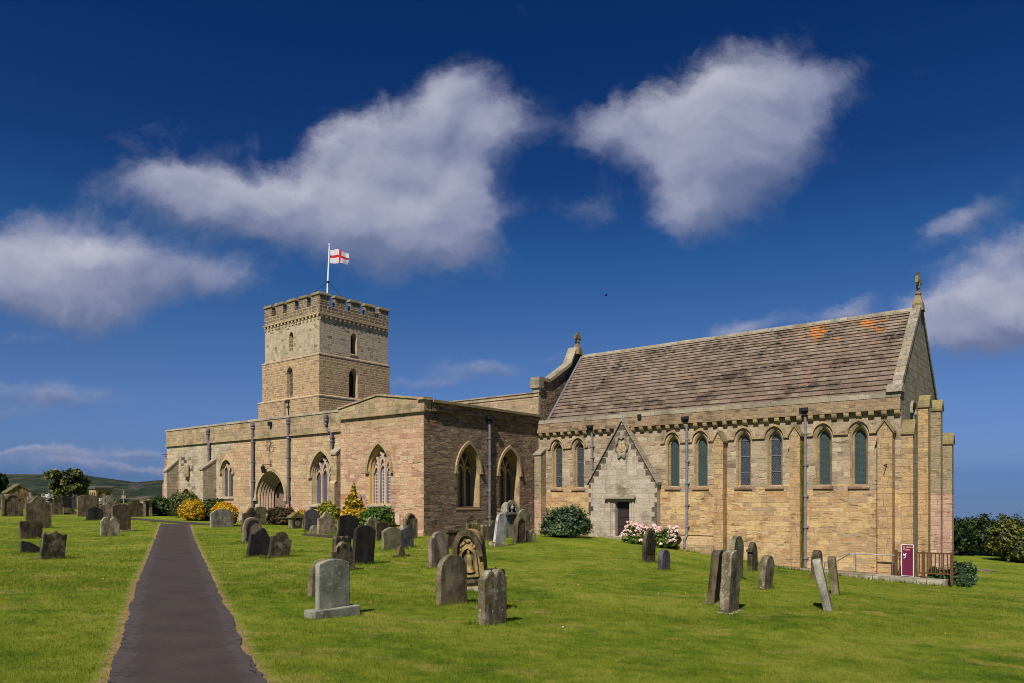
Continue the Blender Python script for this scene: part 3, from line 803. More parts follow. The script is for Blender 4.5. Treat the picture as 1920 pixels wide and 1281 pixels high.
def strip_mesh(name, L_, R_, mat, lift, cols=7):
    v, wv = [], []
    n = len(L_)
    for i in range(n):
        for k in range(cols):
            t = k / (cols - 1)
            x = L_[i][0] * (1 - t) + R_[i][0] * t; y = L_[i][1] * (1 - t) + R_[i][1] * t
            v.append((x, y, ground_mesh_z(x, y) + lift)); wv.append(abs(t - .5) * 2)
    i2 = np.arange(n * cols).reshape(n, cols)
    f = np.stack([i2[:-1, :-1], i2[:-1, 1:], i2[1:, 1:], i2[1:, :-1]], -1).reshape(-1, 4)
    return fastmesh(name, np.array(v), f, mat, True, {'wear': ('POINT', wv)})
Ls, Rs = [], []
y = -4.0
while y < _y1:
    a, b = path_edges(np.array([y])); a = float(a[0]); b = float(b[0])
    ja = noise.noise((1.7, y * 1.6, 0)) * .04 + noise.noise((4.1, y * 7, 0)) * .035
    jb = noise.noise((9.7, y * 1.6, 0)) * .05 + noise.noise((6.1, y * 7, 0)) * .035
    Ls.append((a + ja, y)); Rs.append((b + jb, y)); y += .06 if y > 2 else .4
tag(strip_mesh('path', Ls, Rs, M['asphalt'], .012), kind='structure')
for (a, b, wd) in CROSS:
    Ls, Rs = [], []
    d = Vector((b[0] - a[0], b[1] - a[1])); l = d.length; d /= l; nrm = Vector((-d.y, d.x))
    for i in range(int(l / .2) + 1):
        t = i * .2; p = Vector(a) + d * t
        wob = noise.noise((t, 2.2, 5)) * .15; ends = min(1, .15 + t / .8, .15 + (l - t) / .8)
        q = p - nrm * (wd / 2 * ends + wob); s = p + nrm * (wd / 2 * ends - wob)
        Ls.append((s.x, s.y)); Rs.append((q.x, q.y))
    tag(strip_mesh('path', Ls, Rs, M['asphalt'], .016), kind='structure')

# the hill beyond the churchyard
HX = np.array([-900, -200, 0, 40, 80, 130, 170, 225, 255, 283, 300, 420, 600, 800, 1000, 1400], float)
HY = np.array([880, 892, 893, 892.5, 893, 891, 895, 902.5, 906.5, 904, 903, 906, 914, 924, 934, 940], float)
hv = []
nr, nc = 80, 520
hw_ = []
for j in range(nr):
    t = j / (nr - 1)
    D = 120 + 330 * t
    for i in range(nc):
        px = -900 + 2300 * i / (nc - 1)
        x = (px - CX) / F * D
        top = EYE + (YH - np.interp(px, HX, HY)) / F * 340
        prof = math.sin(min(1, t / .667) * math.pi / 2) ** 1.3 if t < .667 else 1 - (t - .667) * 1.2
        z = -.6 + (top + .6) * prof
        z += noise.fractal(Vector((x * .03, D * .03, 1.1)), 1.0, 2.0, 5) * .55 * min(1, t * 3)
        rk = max(0, 1 - math.hypot((px - 255) / 24, (D - 215) / 26))
        if rk > 0: z += rk * (1.0 + 1.3 * noise.fractal(Vector((x * .35, D * .12, 4.4)), .8, 2.0, 4))
        hw_.append(rk * 1.5)
        hv.append((x, D, z))
i2 = np.arange(nr * nc).reshape(nr, nc)
hf = np.stack([i2[:-1, :-1], i2[:-1, 1:], i2[1:, 1:], i2[1:, :-1]], -1).reshape(-1, 4)
tag(fastmesh('hill', np.array(hv), hf, M['hill'], True, {'wear': ('POINT', hw_)}), kind='structure')
sea = MB(); sea.face([(-200, 90, -34), (9000, 90, -34), (9000, 14000, -34), (-3000, 14000, -34)])
tag(sea.build('sea', M['sea']), kind='structure')

# ------------------------------------------------------------------ the church
church = empty('church', (X0, Z0, 0), -TH)
tag(church, 'long sandstone church with square battlemented tower and steep stone roofed chancel', 'church')
BOT = -3.4
aE, aW = onS(1690, 900, 0)[0], -18.5
uE = -aE
VR, WN = 4.04, 8.08                  # ridge line and north wall
ZP0, ZP1 = 5.28, 6.0
fr = Sf(0.0)

def window(parent, fr, c, half, z0, zs, za, depth, lights=1, hood=.12, hoodz=None, splay=.0, gmat='glass', smat='dress', mmat='mullion', sill=.1, mull=.11, steps=1, tracery=True, hood_mat=None, bars=0):
    """a pointed window; returns the hole to cut in its wall"""
    n = 9
    out = arch(c - half, c + half, z0, zs, za, n)
    ih = half - splay; k = ih / half
    inn = arch(c - ih, c + ih, z0 + splay * .4, zs, zs + (za - zs) * k - splay * .1, n)
    mb = MB()
    rings = [(out, 0.0)]
    for s in range(1, steps + 1):
        t = s / steps
        mid = [(p[0] * (1 - t) + q[0] * t, p[1] * (1 - t) + q[1] * t) for p, q in zip(out, inn)]
        if steps > 1: rings.append((mid, -depth * (t - .5 / steps)))
        rings.append((mid, -depth * t))
    for (A, da), (B, db) in zip(rings, rings[1:]): strip(mb, fr, A, da, B, db, 0)
    w_ = mb.build('window', M[smat], parent)
    mb = MB(); holed(mb, fr, inn, [], 0, -depth + .004)
    mb.build('glass', M[gmat], w_)
    if lights > 1:
        lw = 2 * ih / lights
        top = inn[2:]
        Rr = (half + ((za - zs) ** 2 - half ** 2) / (2 * half)) * k
        mb = MB()
        def inside(a, z):
            if z < zs: return abs(a - c) < ih
            d1 = math.hypot(a - (c + ih - Rr), z - zs); d2 = math.hypot(a - (c - ih + Rr), z - zs)
            return d1 < Rr - .01 and d2 < Rr - .01
        d0, d1 = -depth + .006, -depth + .13
        for q in range(1, lights):
            m_ = c - ih + lw * q
            bar(mb, fr, [(m_, z0), (m_, zs)], mull, d0, d1)
            if tracery:
                for sgn in (1, -1):
                    pts = []
                    cc = m_ + sgn * Rr
                    for i in range(24):
                        t = i / 23 * 1.1
                        a, z = cc - sgn * Rr * math.cos(t), zs + Rr * math.sin(t)
                        if not inside(a, z): break
                        pts.append((a, z))
                    if len(pts) > 2: bar(mb, fr, pts, mull * .8, d0 + .002 * (sgn + 1), d1 - .012 - .004 * (sgn + 1))
        if tracery:      # heads of the lights
            for q in range(lights):
                l0, l1 = c - ih + lw * q + mull / 2, c - ih + lw * (q + 1) - mull / 2
                if q in (0, lights - 1) and lights > 2: zt = zs - .05
                else: zt = zs + .05
                A = archtop(l0, l1, zt - .12, zt + lw * .55, 5); B = archtop(l0 - .07, l1 + .07, zt - .12, zt + lw * .55 + .09, 5)
                ok = [i for i in range(len(A)) if inside(*B[i])]
                if len(ok) > 2:
                    sl = slice(min(ok), max(ok) + 1)
                    band(mb, fr, A[sl], B[sl], d0 + .001, d1 - .03)
        mb.build('tracery', M[mmat], w_)
    elif bars:
        for q in range(bars):
            mb = MB()
            z = z0 + (zs - z0 + .2) * (q + .9) / bars
            fbox(mb, fr, c - ih, c + ih, z - .014, z + .014, -depth + .006, -depth + .03)
            mb.build('glazing_bar', M['leadlight'], w_)
    if hood:
        hz = zs if hoodz is None else hoodz
        A = archtop(c - half - .015, c + half + .015, hz, za + .02, n); B = archtop(c - half - .015 - hood, c + half + .015 + hood, hz, za + .04 + hood * 1.25, n)
        mb = MB(); band(mb, fr, A, B, .003, .1)
        for sgn in (-1, 1):
            fbox(mb, fr, c + sgn * (half + hood * .6) - hood * .85, c + sgn * (half + hood * .6) + hood * .85, hz - .1, hz + .003, .002, .12)
        mb.build('hood_mould', M[hood_mat or smat], w_)
    if sill:
        mb = MB()
        a0, a1 = c - half - .06, c + half + .06
        p = [(a0, z0 - .2), (a1, z0 - .2), (a1, z0 - .005), (a0, z0 - .005)]
        mb.face([fr(a0, z0 - .18, .0), fr(a1, z0 - .18, .0), fr(a1, z0 - .14, sill), fr(a0, z0 - .14, sill)])
        mb.face([fr(a0, z0 - .14, sill), fr(a1, z0 - .14, sill), fr(a1, z0 - .08, sill), fr(a0, z0 - .08, sill)])
        mb.face([fr(a0, z0 - .08, sill), fr(a1, z0 - .08, sill), fr(a1, z0 + .01, -.02), fr(a0, z0 + .01, -.02)])
        for a in (a0, a1): mb.face([fr(a, z0 - .18, 0), fr(a, z0 - .14, sill), fr(a, z0 - .08, sill), fr(a, z0 + .01, -.02)])
        mb.build('sill', M['sill'] if smat == 'dressdark' else M['cope'], w_)
    return out

def gabled_buttress(fr, a0, a1, zt, proj, rise, mat='ochre_plain', capm='mosscope', bot=BOT):
    """buttress with a little saddle roof"""
    mb = MB()
    c = (a0 + a1) / 2
    A = [(a0, bot), (a1, bot), (a1, zt), (c, zt + rise), (a0, zt)]
    mb.face([fr(*p, proj) for p in A]); 
    for p, q in ((0, 4), (1, 2)): mb.face([fr(A[p][0], A[p][1], 0), fr(A[p][0], A[p][1], proj), fr(A[q][0], A[q][1], proj), fr(A[q][0], A[q][1], 0)])
    b = mb.build('buttress', M[mat], church)
    mb = MB()
    o = .06; th = .09
    for sgn, ae in ((-1, a0 - o), (1, a1 + o)):
        ze = zt - o * rise / ((a1 - a0) / 2)
        lo = [fr(ae, ze, -.02), fr(ae, ze, proj + .06), fr(c, zt + rise, proj + .06), fr(c, zt + rise, -.02)]
        hi = [p + Vector((0, 0, th)) for p in lo]
        mb.prism(hi, lo)
    mb.build('cap', M[capm], b)
    return b
def sloped_buttress(fr, a0, a1, zt, ze, proj, mat, bot=BOT, cap='cope', step=None):
    """buttress whose top slopes down from zt at the wall to ze at its face"""
    mb = MB()
    for a in (a0, a1):
        mb.face([fr(a, bot, 0), fr(a, bot, proj), fr(a, ze, proj), fr(a, zt, 0)])
    mb.face([fr(a0, bot, proj), fr(a1, bot, proj), fr(a1, ze, proj), fr(a0, ze, proj)])
    if step:
        zz, pp = step
        fbox(mb, fr, a0 - .02, a1 + .02, bot, zz, 0, pp)
        mb.face([fr(a0 - .02, zz, pp + .002), fr(a1 + .02, zz, pp + .002), fr(a1 + .02, zz + .15, proj), fr(a0 - .02, zz + .15, proj)])
    b = mb.build('buttress', M[mat], church)
    mb = MB()
    lo = [fr(a0 - .03, zt, -.01), fr(a0 - .03, ze - .02, proj + .06), fr(a1 + .03, ze - .02, proj + .06), fr(a1 + .03, zt, -.01)]
    mb.prism([p + Vector((0, 0, .1)) for p in lo], lo)
    mb.build('cap', M[cap], b)
    return b
def downpipe(fr, a, ztop, zbot, off=.1, r=.05, hop='box', mat='lead', knee=None, joints=4, shift=0.0):
    """lead rainwater pipe with its hopper; knee = height at which it kicks outwards, shift = sideways step under the hopper"""
    mb = MB()
    pts = [fr(a, ztop - .2, off)]
    if shift: pts += [fr(a, ztop - .65, off), fr(a + shift, ztop - 1.0, off)]
    if knee: pts += [fr(a + shift, knee, off), fr(a + shift, knee - .22, off + .25)]
    pts += [fr(a + shift, zbot, off + (.25 if knee else 0))]
    # keep bends crisp
    mb.tube(pts, r, 10)
    d = mb.build('downpipe', M[mat], church, True)
    mb = MB()
    if hop == 'box':
        fbox(mb, fr, a - .2, a + .16, ztop - .12, ztop + .02, .0, .34)
        fbox(mb, fr, a - .12, a + .12, ztop - .3, ztop - .12, .02, .24)
    else:
        base = fr(a, ztop - .55, off)
        mb.lathe(base, [(.05, 0), (.085, .06), (.06, .14), (.12, .26), (.13, .3), (.09, .34), (.13, .42), (.13, .5), (.1, .52), (.1, .58), (.02, .58)], 12)
    mb.build('hopper', M['iron' if hop == 'box' else mat], d, hop != 'box')
    zl = ztop - 1.1 if not shift else ztop - 1.2
    for k in range(joints):
        z = zl + ((knee or zbot) + .4 - zl) * k / max(1, joints - 1)
        mb = MB()
        fbox(mb, fr, a + shift - .11, a + shift + .11, z - .035, z + .035, .005, .06)
        mb.lathe(fr(a + shift, z - .05, off), [(r + .018, 0), (r + .025, .02), (r + .025, .08), (r + .018, .1)], 10)
        mb.build('collar', M[mat], d)
    return d

# --- chancel, south side
holes = []
WPX = [(1049.5, 'glass'), (1089.5, 'glass'), (1266, 'grille'), (1318, 'grille'), (1398, 'glass'), (1456, 'glass'), (1547, 'grille'), (1613.5, 'grille')]
cen = []
for px, gm in WPX:
    c = onS(px, 900, .26)[0]; cen.append(c)
    h = window(church, fr, c, .36, 2.2, 4.20, 4.84, .30, 1, 0, gmat=gm, smat='dressdark', splay=.135, sill=.07, steps=2, bars=0 if gm == 'grille' else 3)
    holes.append(h)
wall = MB()
holed(wall, fr, [(aW, BOT), (aE, BOT), (aE, ZP0), (aW, ZP0)], holes)
wall.build('chancel_wall', M['ochre'], church)
# label string that steps over the windows
mb = MB()
zl = 4.42
xs = [aS(1026, 0)] + cen + [aS(1645, 0)]
pieces = []
for c in cen:
    mb = MB()
    A = archtop(c - .41, c + .41, zl, 4.90, 10); B = archtop(c - .48, c + .48, zl, 5.0, 10)
    band(mb, fr, A, B, .002, .09)
    mb.build('hood_mould', M['dressdark'], church)
brk = [(aS(1028, 0), cen[0] - .42), (cen[0] + .42, cen[1] - .42), (cen[1] + .42, aS(1103, 0)), (aS(1239, 0), cen[2] - .42), (cen[2] + .42, cen[3] - .42), (cen[3] + .42, aS(1341, 0)),
       (aS(1362, 0), cen[4] - .42), (cen[4] + .42, cen[5] - .42), (cen[5] + .42, aS(1483, 0)), (aS(1506, 0), cen[6] - .42), (cen[6] + .42, cen[7] - .42), (cen[7] + .42, aS(1650, 0))]
for a0, a1 in brk:
    if a1 > a0:
        mb = MB(); fbox(mb, fr, a0 + .002, a1 - .002, zl - .06, zl + .012, .001, .088)
        mb.build('string_course', M['dressdark'], church)
# parapet on corbels
mb = MB()
fbox(mb, fr, aW, aE + .0, ZP0, ZP1 - .22, -.35, .22)
par = mb.build('chancel_parapet', M['parapet'], church)
mb = MB()
a = aW
while a < aE - .02:
    b = min(a + random.uniform(.7, 1.0), aE + .03)
    fbox(mb, fr, a + .004, b - .004, ZP1 - .22, ZP1 + random.uniform(-.006, .006), -.36, .24)
    a = b
mb.build('coping', M['cope'], par)
nC = 38
for i in range(nC):
    a = aW + .25 + (aE - .12 - aW - .25) * i / (nC - 1)
    mb = MB()
    z1 = ZP0 + .015
    prof = [(.0, z1), (.0, z1 - .27), (.08, z1 - .26), (.17, z1 - .19), (.2, z1 - .1), (.2, z1)]
    A = [fr(a - .1, z, d) for d, z in prof]; B = [fr(a + .1, z, d) for d, z in prof]
    mb.prism(A, B)
    mb.build('corbel', M['dressdark'], par)
# roof: overlapping courses of stone slates
E0, ZE, ZR = .28, 5.70, EYE + 8.45
sl = Vector((0, VR - E0, ZR - ZE)); SL = sl.length; sdir = sl.normalized(); snrm = Vector((0, -sdir.z, sdir.y))
ncr = 23
cuts = [0.0]
for i in range(ncr): cuts.append(cuts[-1] + (.33 - .15 * i / ncr))
cuts = [c / cuts[-1] * SL for c in cuts]
verts, faces, sval = [], [], []
for i in range(ncr):
    x = -18.25 - random.uniform(0, .4)
    while x < aE - .22:
        wdt = random.uniform(.32, .62) * (1 - .2 * i / ncr)
        x1 = min(x + wdt, aE - .18)
        x0 = max(x, -18.25)
        if x1 - x0 > .03:
            of = .070 + random.uniform(-.006, .008); dz = random.uniform(-.006, .006)
            s0, s1 = cuts[i] + dz, cuts[i + 1] + .07
            o = Vector((0, E0, ZE))
            b = len(verts)
            g_ = .004
            for (xx, s, f_) in ((x0 + g_, s0, of), (x1 - g_, s0, of + random.uniform(-.006, .006)), (x1 - g_, s1, .004), (x0 + g_, s1, .004), (x0 + g_, s0, -.01), (x1 - g_, s0, -.01)):
                p = o + sdir * s + snrm * f_ + Vector((xx, 0, 0)); verts.append(tuple(p))
            faces += [(b, b + 1, b + 2, b + 3), (b + 4, b + 5, b + 1, b), (b + 5, b + 2, b + 1, b + 1)[:3] + (b + 2,), (b + 4, b, b + 3, b + 3)[:3] + (b + 3,)]
            sval += [random.random()] * 4
        x = x1
faces = [tuple(dict.fromkeys(f)) for f in faces]
me = bpy.data.meshes.new('chancel_roof'); me.from_pydata(verts, [], faces)
at = me.attributes.new('slate', 'FLOAT', 'FACE'); at.data.foreach_set('value', sval)
me.materials.append(M['slate']); me.uv_layers.new(name='UVMap')
roof = bpy.data.objects.new('chancel_roof', me); C.objects.link(roof); roof.parent = church
mb = MB()        # under-sheet and north slope
mb.face([(-18.3, E0, ZE - .02), (aE - .2, E0, ZE - .02), (aE - .2, VR, ZR - .02), (-18.3, VR, ZR - .02)])
mb.face([(aE - .2, WN - E0, ZE), (-18.3, WN - E0, ZE), (-18.3, VR, ZR), (aE - .2, VR, ZR)])
mb.build('roof_boarding', M['slate'], roof)
mb = MB()
a = -18.2
while a < aE - .35:
    b = min(a + random.uniform(.5, .75), aE - .3)
    dz = random.uniform(-.008, .008)
    mb.prism([Vector((a + .003, VR - .19, ZR - .10 + dz)), Vector((a + .003, VR, ZR + .13 + dz)), Vector((a + .003, VR + .19, ZR - .10 + dz))], [Vector((b - .003, VR - .19, ZR - .10 + dz)), Vector((b - .003, VR, ZR + .13 + dz)), Vector((b - .003, VR + .19, ZR - .10 + dz))])
    a = b
mb.build('ridge_tile', M['gable'], roof)
mb = MB()        # lead flashing against the nave gable
q = [Vector((-18.30, E0, ZE)), Vector((-18.14, E0, ZE)), Vector((-18.14, VR, ZR)), Vector((-18.30, VR, ZR))]
mb.prism([p + snrm * .085 for p in q], [p + snrm * .06 for p in q])
mb.build('flashing', M['lead'], roof)
# north and east walls
frE = Ef(uE)
mb = MB(); mb.box(aW, aE - .02, WN - .5, WN, BOT, 5.7); mb.build('north_wall', M['ochre'], church)
eh = []
vE, _ = onE(1711, 770, uE)
eh.append(window(church, frE, vE - .05, .42, 3.4, onE(1711, 772, uE)[1], onE(1711, 757, uE)[1], .35, 1, .06, gmat='louvre', smat='gable', splay=.06, sill=0))
mb = MB()
holed(mb, frE, [(0.0, BOT), (WN, BOT), (WN, 5.95), (VR, 10.12), (0.0, 5.95)], eh)
mb.build('east_gable', M['gable'], church)
# gable coping with kneelers
mb = MB()
def slab2(v0, z0, v1, z1, t, u0, u1):
    lo = [Vector((-u1, v0, z0)), Vector((-u0, v0, z0)), Vector((-u0, v1, z1)), Vector((-u1, v1, z1))]
    mb.prism([p + Vector((0, 0, t)) for p in lo], lo)
for va, vb in ((-.2, -.16), (WN + .2, WN + .16)):
    slab2(va, 5.98, VR, 10.22, .30, uE - .05, uE + .17)
    slab2(vb, 6.08, VR, 10.28, .16, uE + .17, uE + .34)
mb.build('gable_coping', M['gable'], church)
for v0, v1 in ((-.34, .3), (WN - .3, WN + .34)):
    mb = MB()
    mb.box(-uE - .5, -uE + .08, v0, v1, 5.985, 6.12)
    c_ = [Vector((-uE - .5, v0, 6.12)), Vector((-uE + .08, v0, 6.12)), Vector((-uE + .08, v1, 6.12)), Vector((-uE - .5, v1, 6.12))]
    vm = (v0 + v1) / 2
    r0, r1 = Vector((-uE - .5, vm, 6.34)), Vector((-uE + .08, vm, 6.34))
    mb.face([c_[0], c_[1], r1, r0]); mb.face([c_[2], c_[3], r0, r1]); mb.face([c_[1], c_[2], r1]); mb.face([c_[3], c_[0], r0])
    mb.build('kneeler', M['cope'], church)
def finial(base, hgt, size, parent, mat):
    """stone cross on a tapering base; arms run north and south"""
    mb = MB()
    b = Vector(base)
    def ring(hw, hd, z): return [b + Vector((-hd, -hw, z)), b + Vector((hd, -hw, z)), b + Vector((hd, hw, z)), b + Vector((-hd, hw, z))]
    pr = [(.26, .24, -.45), (.20, .2, -.1), (.12, .13, .12), (.09, .09, .28), (.13, .12, .31), (.13, .12, .36), (.07, .07, .40), (.055, .055, hgt - size)]
    for (a1, b1, z1), (a2, b2, z2) in zip(pr, pr[1:]): mb.prism(ring(a2, b2, z2), ring(a1, b1, z1), 0, False)
    c = b + Vector((0, 0, hgt - size * .5)); s = size / 2; t = .06
    for k in range(4):
        ang = k * math.pi / 2
        d = Vector((0, math.cos(ang), math.sin(ang))); e = Vector((0, -d.z, d.y))
        A = [c + d * s * .0 + e * -s * .16, c + d * s * .5 + e * -s * .17, c + d * s + e * -s * .34, c + d * s + e * s * .34, c + d * s * .5 + e * s * .17, c + e * s * .16]
        mb.prism([p + Vector((t + .001 * k, 0, 0)) for p in A], [p - Vector((t + .001 * k, 0, 0)) for p in A])
    n = 18
    for i in range(n):
        a0, a1 = 2 * math.pi * i / n, 2 * math.pi * (i + 1) / n
        q = [(math.cos(a), math.sin(a)) for a in (a0, a1)]
        A = [c + Vector((0, q[0][0], q[0][1])) * s * .52, c + Vector((0, q[1][0], q[1][1])) * s * .52, c + Vector((0, q[1][0], q[1][1])) * s * .70, c + Vector((0, q[0][0], q[0][1])) * s * .70]
        mb.prism([p + Vector((t * .7, 0, 0)) for p in A], [p - Vector((t * .7, 0, 0)) for p in A])
    return mb.build('cross_finial', M[mat], parent)
finial((-uE - .1, VR, 10.52), 1.28, .72, church, 'mosscope')

# chancel buttresses
pj = .5
for (p0, p1, ye, ya) in ((1338, 1355.5, 826, 810), (1480, 1499.5, 815, 800), (1645, 1673, 808, 789)):
    a0, a1 = aS(p0, -pj), aS(p1, -pj)
    ze = onS((p0 + p1) / 2, ye, -pj)[1]; za = onS((p0 + p1) / 2, ya, -pj)[1]
    b = gabled_buttress(fr, a0, a1, ze, pj, za - ze)
    if p0 == 1480:       # moss where the water runs down its side
        mb = MB()
        a = a1 + .004
        zz = BOT
        while zz < ze - .2:
            z2 = zz + random.uniform(.15, .4)
            d1 = random.uniform(.34, .47)
            mb.prism([fr(a + .012, zz, d1), fr(a + .012, zz, .0), fr(a + .012, z2, .0), fr(a + .012, z2, d1)], [fr(a, zz, d1), fr(a, zz, .0), fr(a, z2, .0), fr(a, z2, d1)])
            zz = z2
        mb.build('moss', stonemat('wet_moss', [L(84, 84, 18, 1), L(116, 108, 26, 1), L(140, 126, 40, 1)], None, 0, .25, bump=.6), b)
for (v0, v1, p, ze, rise, mt) in ((.02, .5, .42, 4.36, .42, 'ochre_plain'), (3.4, 3.97, .40, 5.74, .40, 'ochre_plain'), (6.4, 6.95, .42, 5.86, .38, 'pinkbase'), (7.55, 8.08, .72, 4.34, .4, 'pinkbase')):
    gabled_buttress(frE, v0, v1, ze, p, rise, mt)
sloped_buttress(fr, aS(1002, -.5), aS(1014, -.5), onS(1010, 842, -.5)[1], onS(1010, 853, -.5)[1], .5, 'pinkbase', cap='cope')
# small iron bracket on the south-east buttress
a, z = onS(1660, 878, -pj)
mb = MB(); mb.tube([fr(a - .06, z - .3, pj + .02), fr(a + .06, z + .14, pj + .05)], .012, 6); mb.tube([fr(a - .04, z + .12, pj + .02), fr(a + .08, z + .16, pj + .08)], .016, 6)
mb.build('iron_bracket', M['iron'], church)

# chancel downpipes
for (px, yt, yb, kn) in ((1109, 800, 935, None), (1287, 784, 1027, 1003), (1509.5, 768, 1064, None)):
    a, zt = onS(px, yt, -.2)
    a2, zb = onS(px, yb, -.15)
    downpipe(fr, a2, zt + .05, zb, .12, .062, 'box', 'leadlight', onS(px, kn, -.1)[1] if kn else None, 5)
# small lamp box on the parapet
a, z = onS(1200, 781, -.22); mb = MB(); fbox(mb, fr, a - .09, a + .09, z - .1, z + .1, .225, .34); mb.build('lamp_box', M['iron'], church)

# gabled doorway
pv = -.35
frP = Sf(pv)
a0, a1 = aS(1103.5, pv), aS(1232, pv)
zev = (onS(1103.5, 906, pv)[1] + onS(1232, 906, pv)[1]) / 2
ac, zap = onS(1166.5, 789, pv)
d0, d1 = aS(1153.5, pv), aS(1180, pv)
zdt = onS(1166, 941, pv)[1]; zdb = onS(1166, 1006, pv)[1]
mb = MB()
holed(mb, frP, [(a0, BOT), (a1, BOT), (a1, zev), (ac, zap), (a0, zev)], [[(d0, zdb), (d1, zdb), (d1, zdt), (d0, zdt)]])
mb.face([frP(a1, BOT), frP(a1, BOT, -.35), frP(a1, zev, -.35), frP(a1, zev)]); mb.face([frP(a0, BOT, -.35), frP(a0, BOT), frP(a0, zev), frP(a0, zev, -.35)])
strip(mb, frP, [(d0, zdb), (d1, zdb), (d1, zdt), (d0, zdt)], 0, [(d0, zdb), (d1, zdb), (d1, zdt), (d0, zdt)], -.3)
for sgn, ae in ((-1, a0), (1, a1)):          # alternating weathered edge stones
    for i in range(9):
        t0 = (i + .12) / 9.6; t1 = (i + .95) / 9.6
        wdt = .34 if i % 2 else .2
        A = []
        for t in (t0, t1): A.append((ae + (ac - ae) * t, zev + (zap - zev) * t))
        z_0, z_1 = A[0][1], A[1][1]
        q = [(A[0][0], z_0), (A[1][0], z_1), (A[1][0] - sgn * wdt * .7, z_1), (A[1][0] - sgn * wdt * .7, z_0)]
        if i < 9: mb.face([frP(*p, .006) for p in (q if sgn < 0 else q[::-1])], 1)
    for i in range(11):
        wdt = .3 if i % 2 else .14
        z_0 = zdb + .1 + (zev - zdb) * i / 11.5
        if i % 2 == 0 or random.random() < .3: fbox(mb, frP, *sorted((ae - sgn * .004, ae - sgn * wdt)), z_0, z_0 + .24, -.01, .005, 1)
porch = mb.build('doorway_gable', [M['porch'], M['porchdark']], church)
mb = MB()
for ae, o in ((a0, -.05), (a1, .07)):
    x0, z0 = ae + o, zev - abs(o) * (zap - zev) / abs(ac - ae)
    lo = [frP(x0, z0, -.36), frP(x0, z0, .10), frP(ac, zap, .10), frP(ac, zap, -.36)]
    mb.prism([p + Vector((0, 0, .14)) for p in lo], lo)
mb.build('coping', M['gable'], porch)
mb = MB(); fbox(mb, frP, d0 + .01, d1 - .01, zdb, zdt - .01, -.3, -.24); 
door = mb.build('door', M['doordark'], porch)
mb = MB()
for zz in (.28, .55, .8):
    z = zdb + (zdt - zdb) * zz; fbox(mb, frP, d0 + .04, d1 - .12, z - .025, z + .025, -.238, -.225)
mb.build('strap_hinge', M['iron'], door)
mb = MB()
jl = aS(1140.5, pv); jr = aS(1189, pv)
for (x0, x1, p) in ((jl, jl + .14, .05), (jl + .17, jl + .27, .03), (d1 + .05, d1 + .13, .03), (jr - .1, jr, .05)): fbox(mb, frP, x0, x1, zdb, zdt + .05, .002, p)
fbox(mb, frP, jl - .02, jr + .02, zdt + .02, zdt + .16, .002, .075)
mb.build('door_jamb', M['porch'], porch)
mb = MB(); fbox(mb, frP, aS(1136, pv), aS(1192.5, pv), zdt + .165, zdt + .27, .002, .22); fbox(mb, frP, aS(1139, pv), aS(1189.5, pv), zdt + .272, zdt + .34, .002, .1); mb.build('lintel', M['cope'], porch)
mb = MB(); fbox(mb, frP, jl - .05, jr + .05, zdb - .2, zdb - .02, .002, .3); mb.build('doorstep', M['kerb'], porch)
qc, qz = onS(1166.2, 838, pv)
hw_, hh_ = .36, .60
def quatre(s, n=64):
    pts = []
    for i in range(n):
        t = 2 * math.pi * i / n
        rr = 1 + .13 * math.cos(6 * t)
        pts.append((qc + hw_ * s * rr * math.cos(t), qz + hh_ * s * (rr + .06 * math.cos(2 * t)) * math.sin(t)))
    return pts
mb = MB(); o_, i_ = quatre(1.0), quatre(.78)
strip(mb, frP, o_, .09, i_, .09); strip(mb, frP, o_, .0, o_, .09); strip(mb, frP, i_, .09, i_, -.02)
carv = mb.build('carved_panel', M['gable'], porch)
mb = MB()
for (ox, oz, sx_, sz_, d) in ((-.02, -.05, .15, .22, .05), (-.01, .17, .08, .09, .055), (.0, -.2, .19, .1, .04), (.13, .0, .05, .16, .035), (-.15, -.02, .05, .14, .035)):
    base = frP(qc + ox, qz + oz, 0); n = 10
    ringA = [frP(qc + ox + sx_ * math.cos(2 * math.pi * k / n), qz + oz + sz_ * math.sin(2 * math.pi * k / n), .004) for k in range(n)]
    ringB = [frP(qc + ox + sx_ * .6 * math.cos(2 * math.pi * k / n), qz + oz + sz_ * .6 * math.sin(2 * math.pi * k / n), d) for k in range(n)]
    mb.prism(ringB, ringA)
mb.build('carved_figure', M['dress'], carv)
# sloping plinth between the doorway and the buttress
x0, x1 = a1 + .02, aS(1338, -.3)
zt0 = onS(1290, 1003, -.22)[1]
mb = MB()
pr = [(.0, zt0 + .08), (.10, zt0 + .06), (.12, zt0), (.06, zt0 - .05), (.10, zt0 - .08), (.30, zt0 - .40), (.34, zt0 - .44), (.36, zt0 - .75), (.36, BOT)]
for (da, za_), (db, zb_) in zip(pr, pr[1:]): mb.face([fr(x0, za_, da), fr(x0, zb_, db), fr(x1, zb_, db), fr(x1, za_, da)])
for x in (x0, x1): mb.face([fr(x, z, d) for d, z in pr] + [fr(x, BOT, 0)])
mb.build('plinth', M['dressdark'], church)

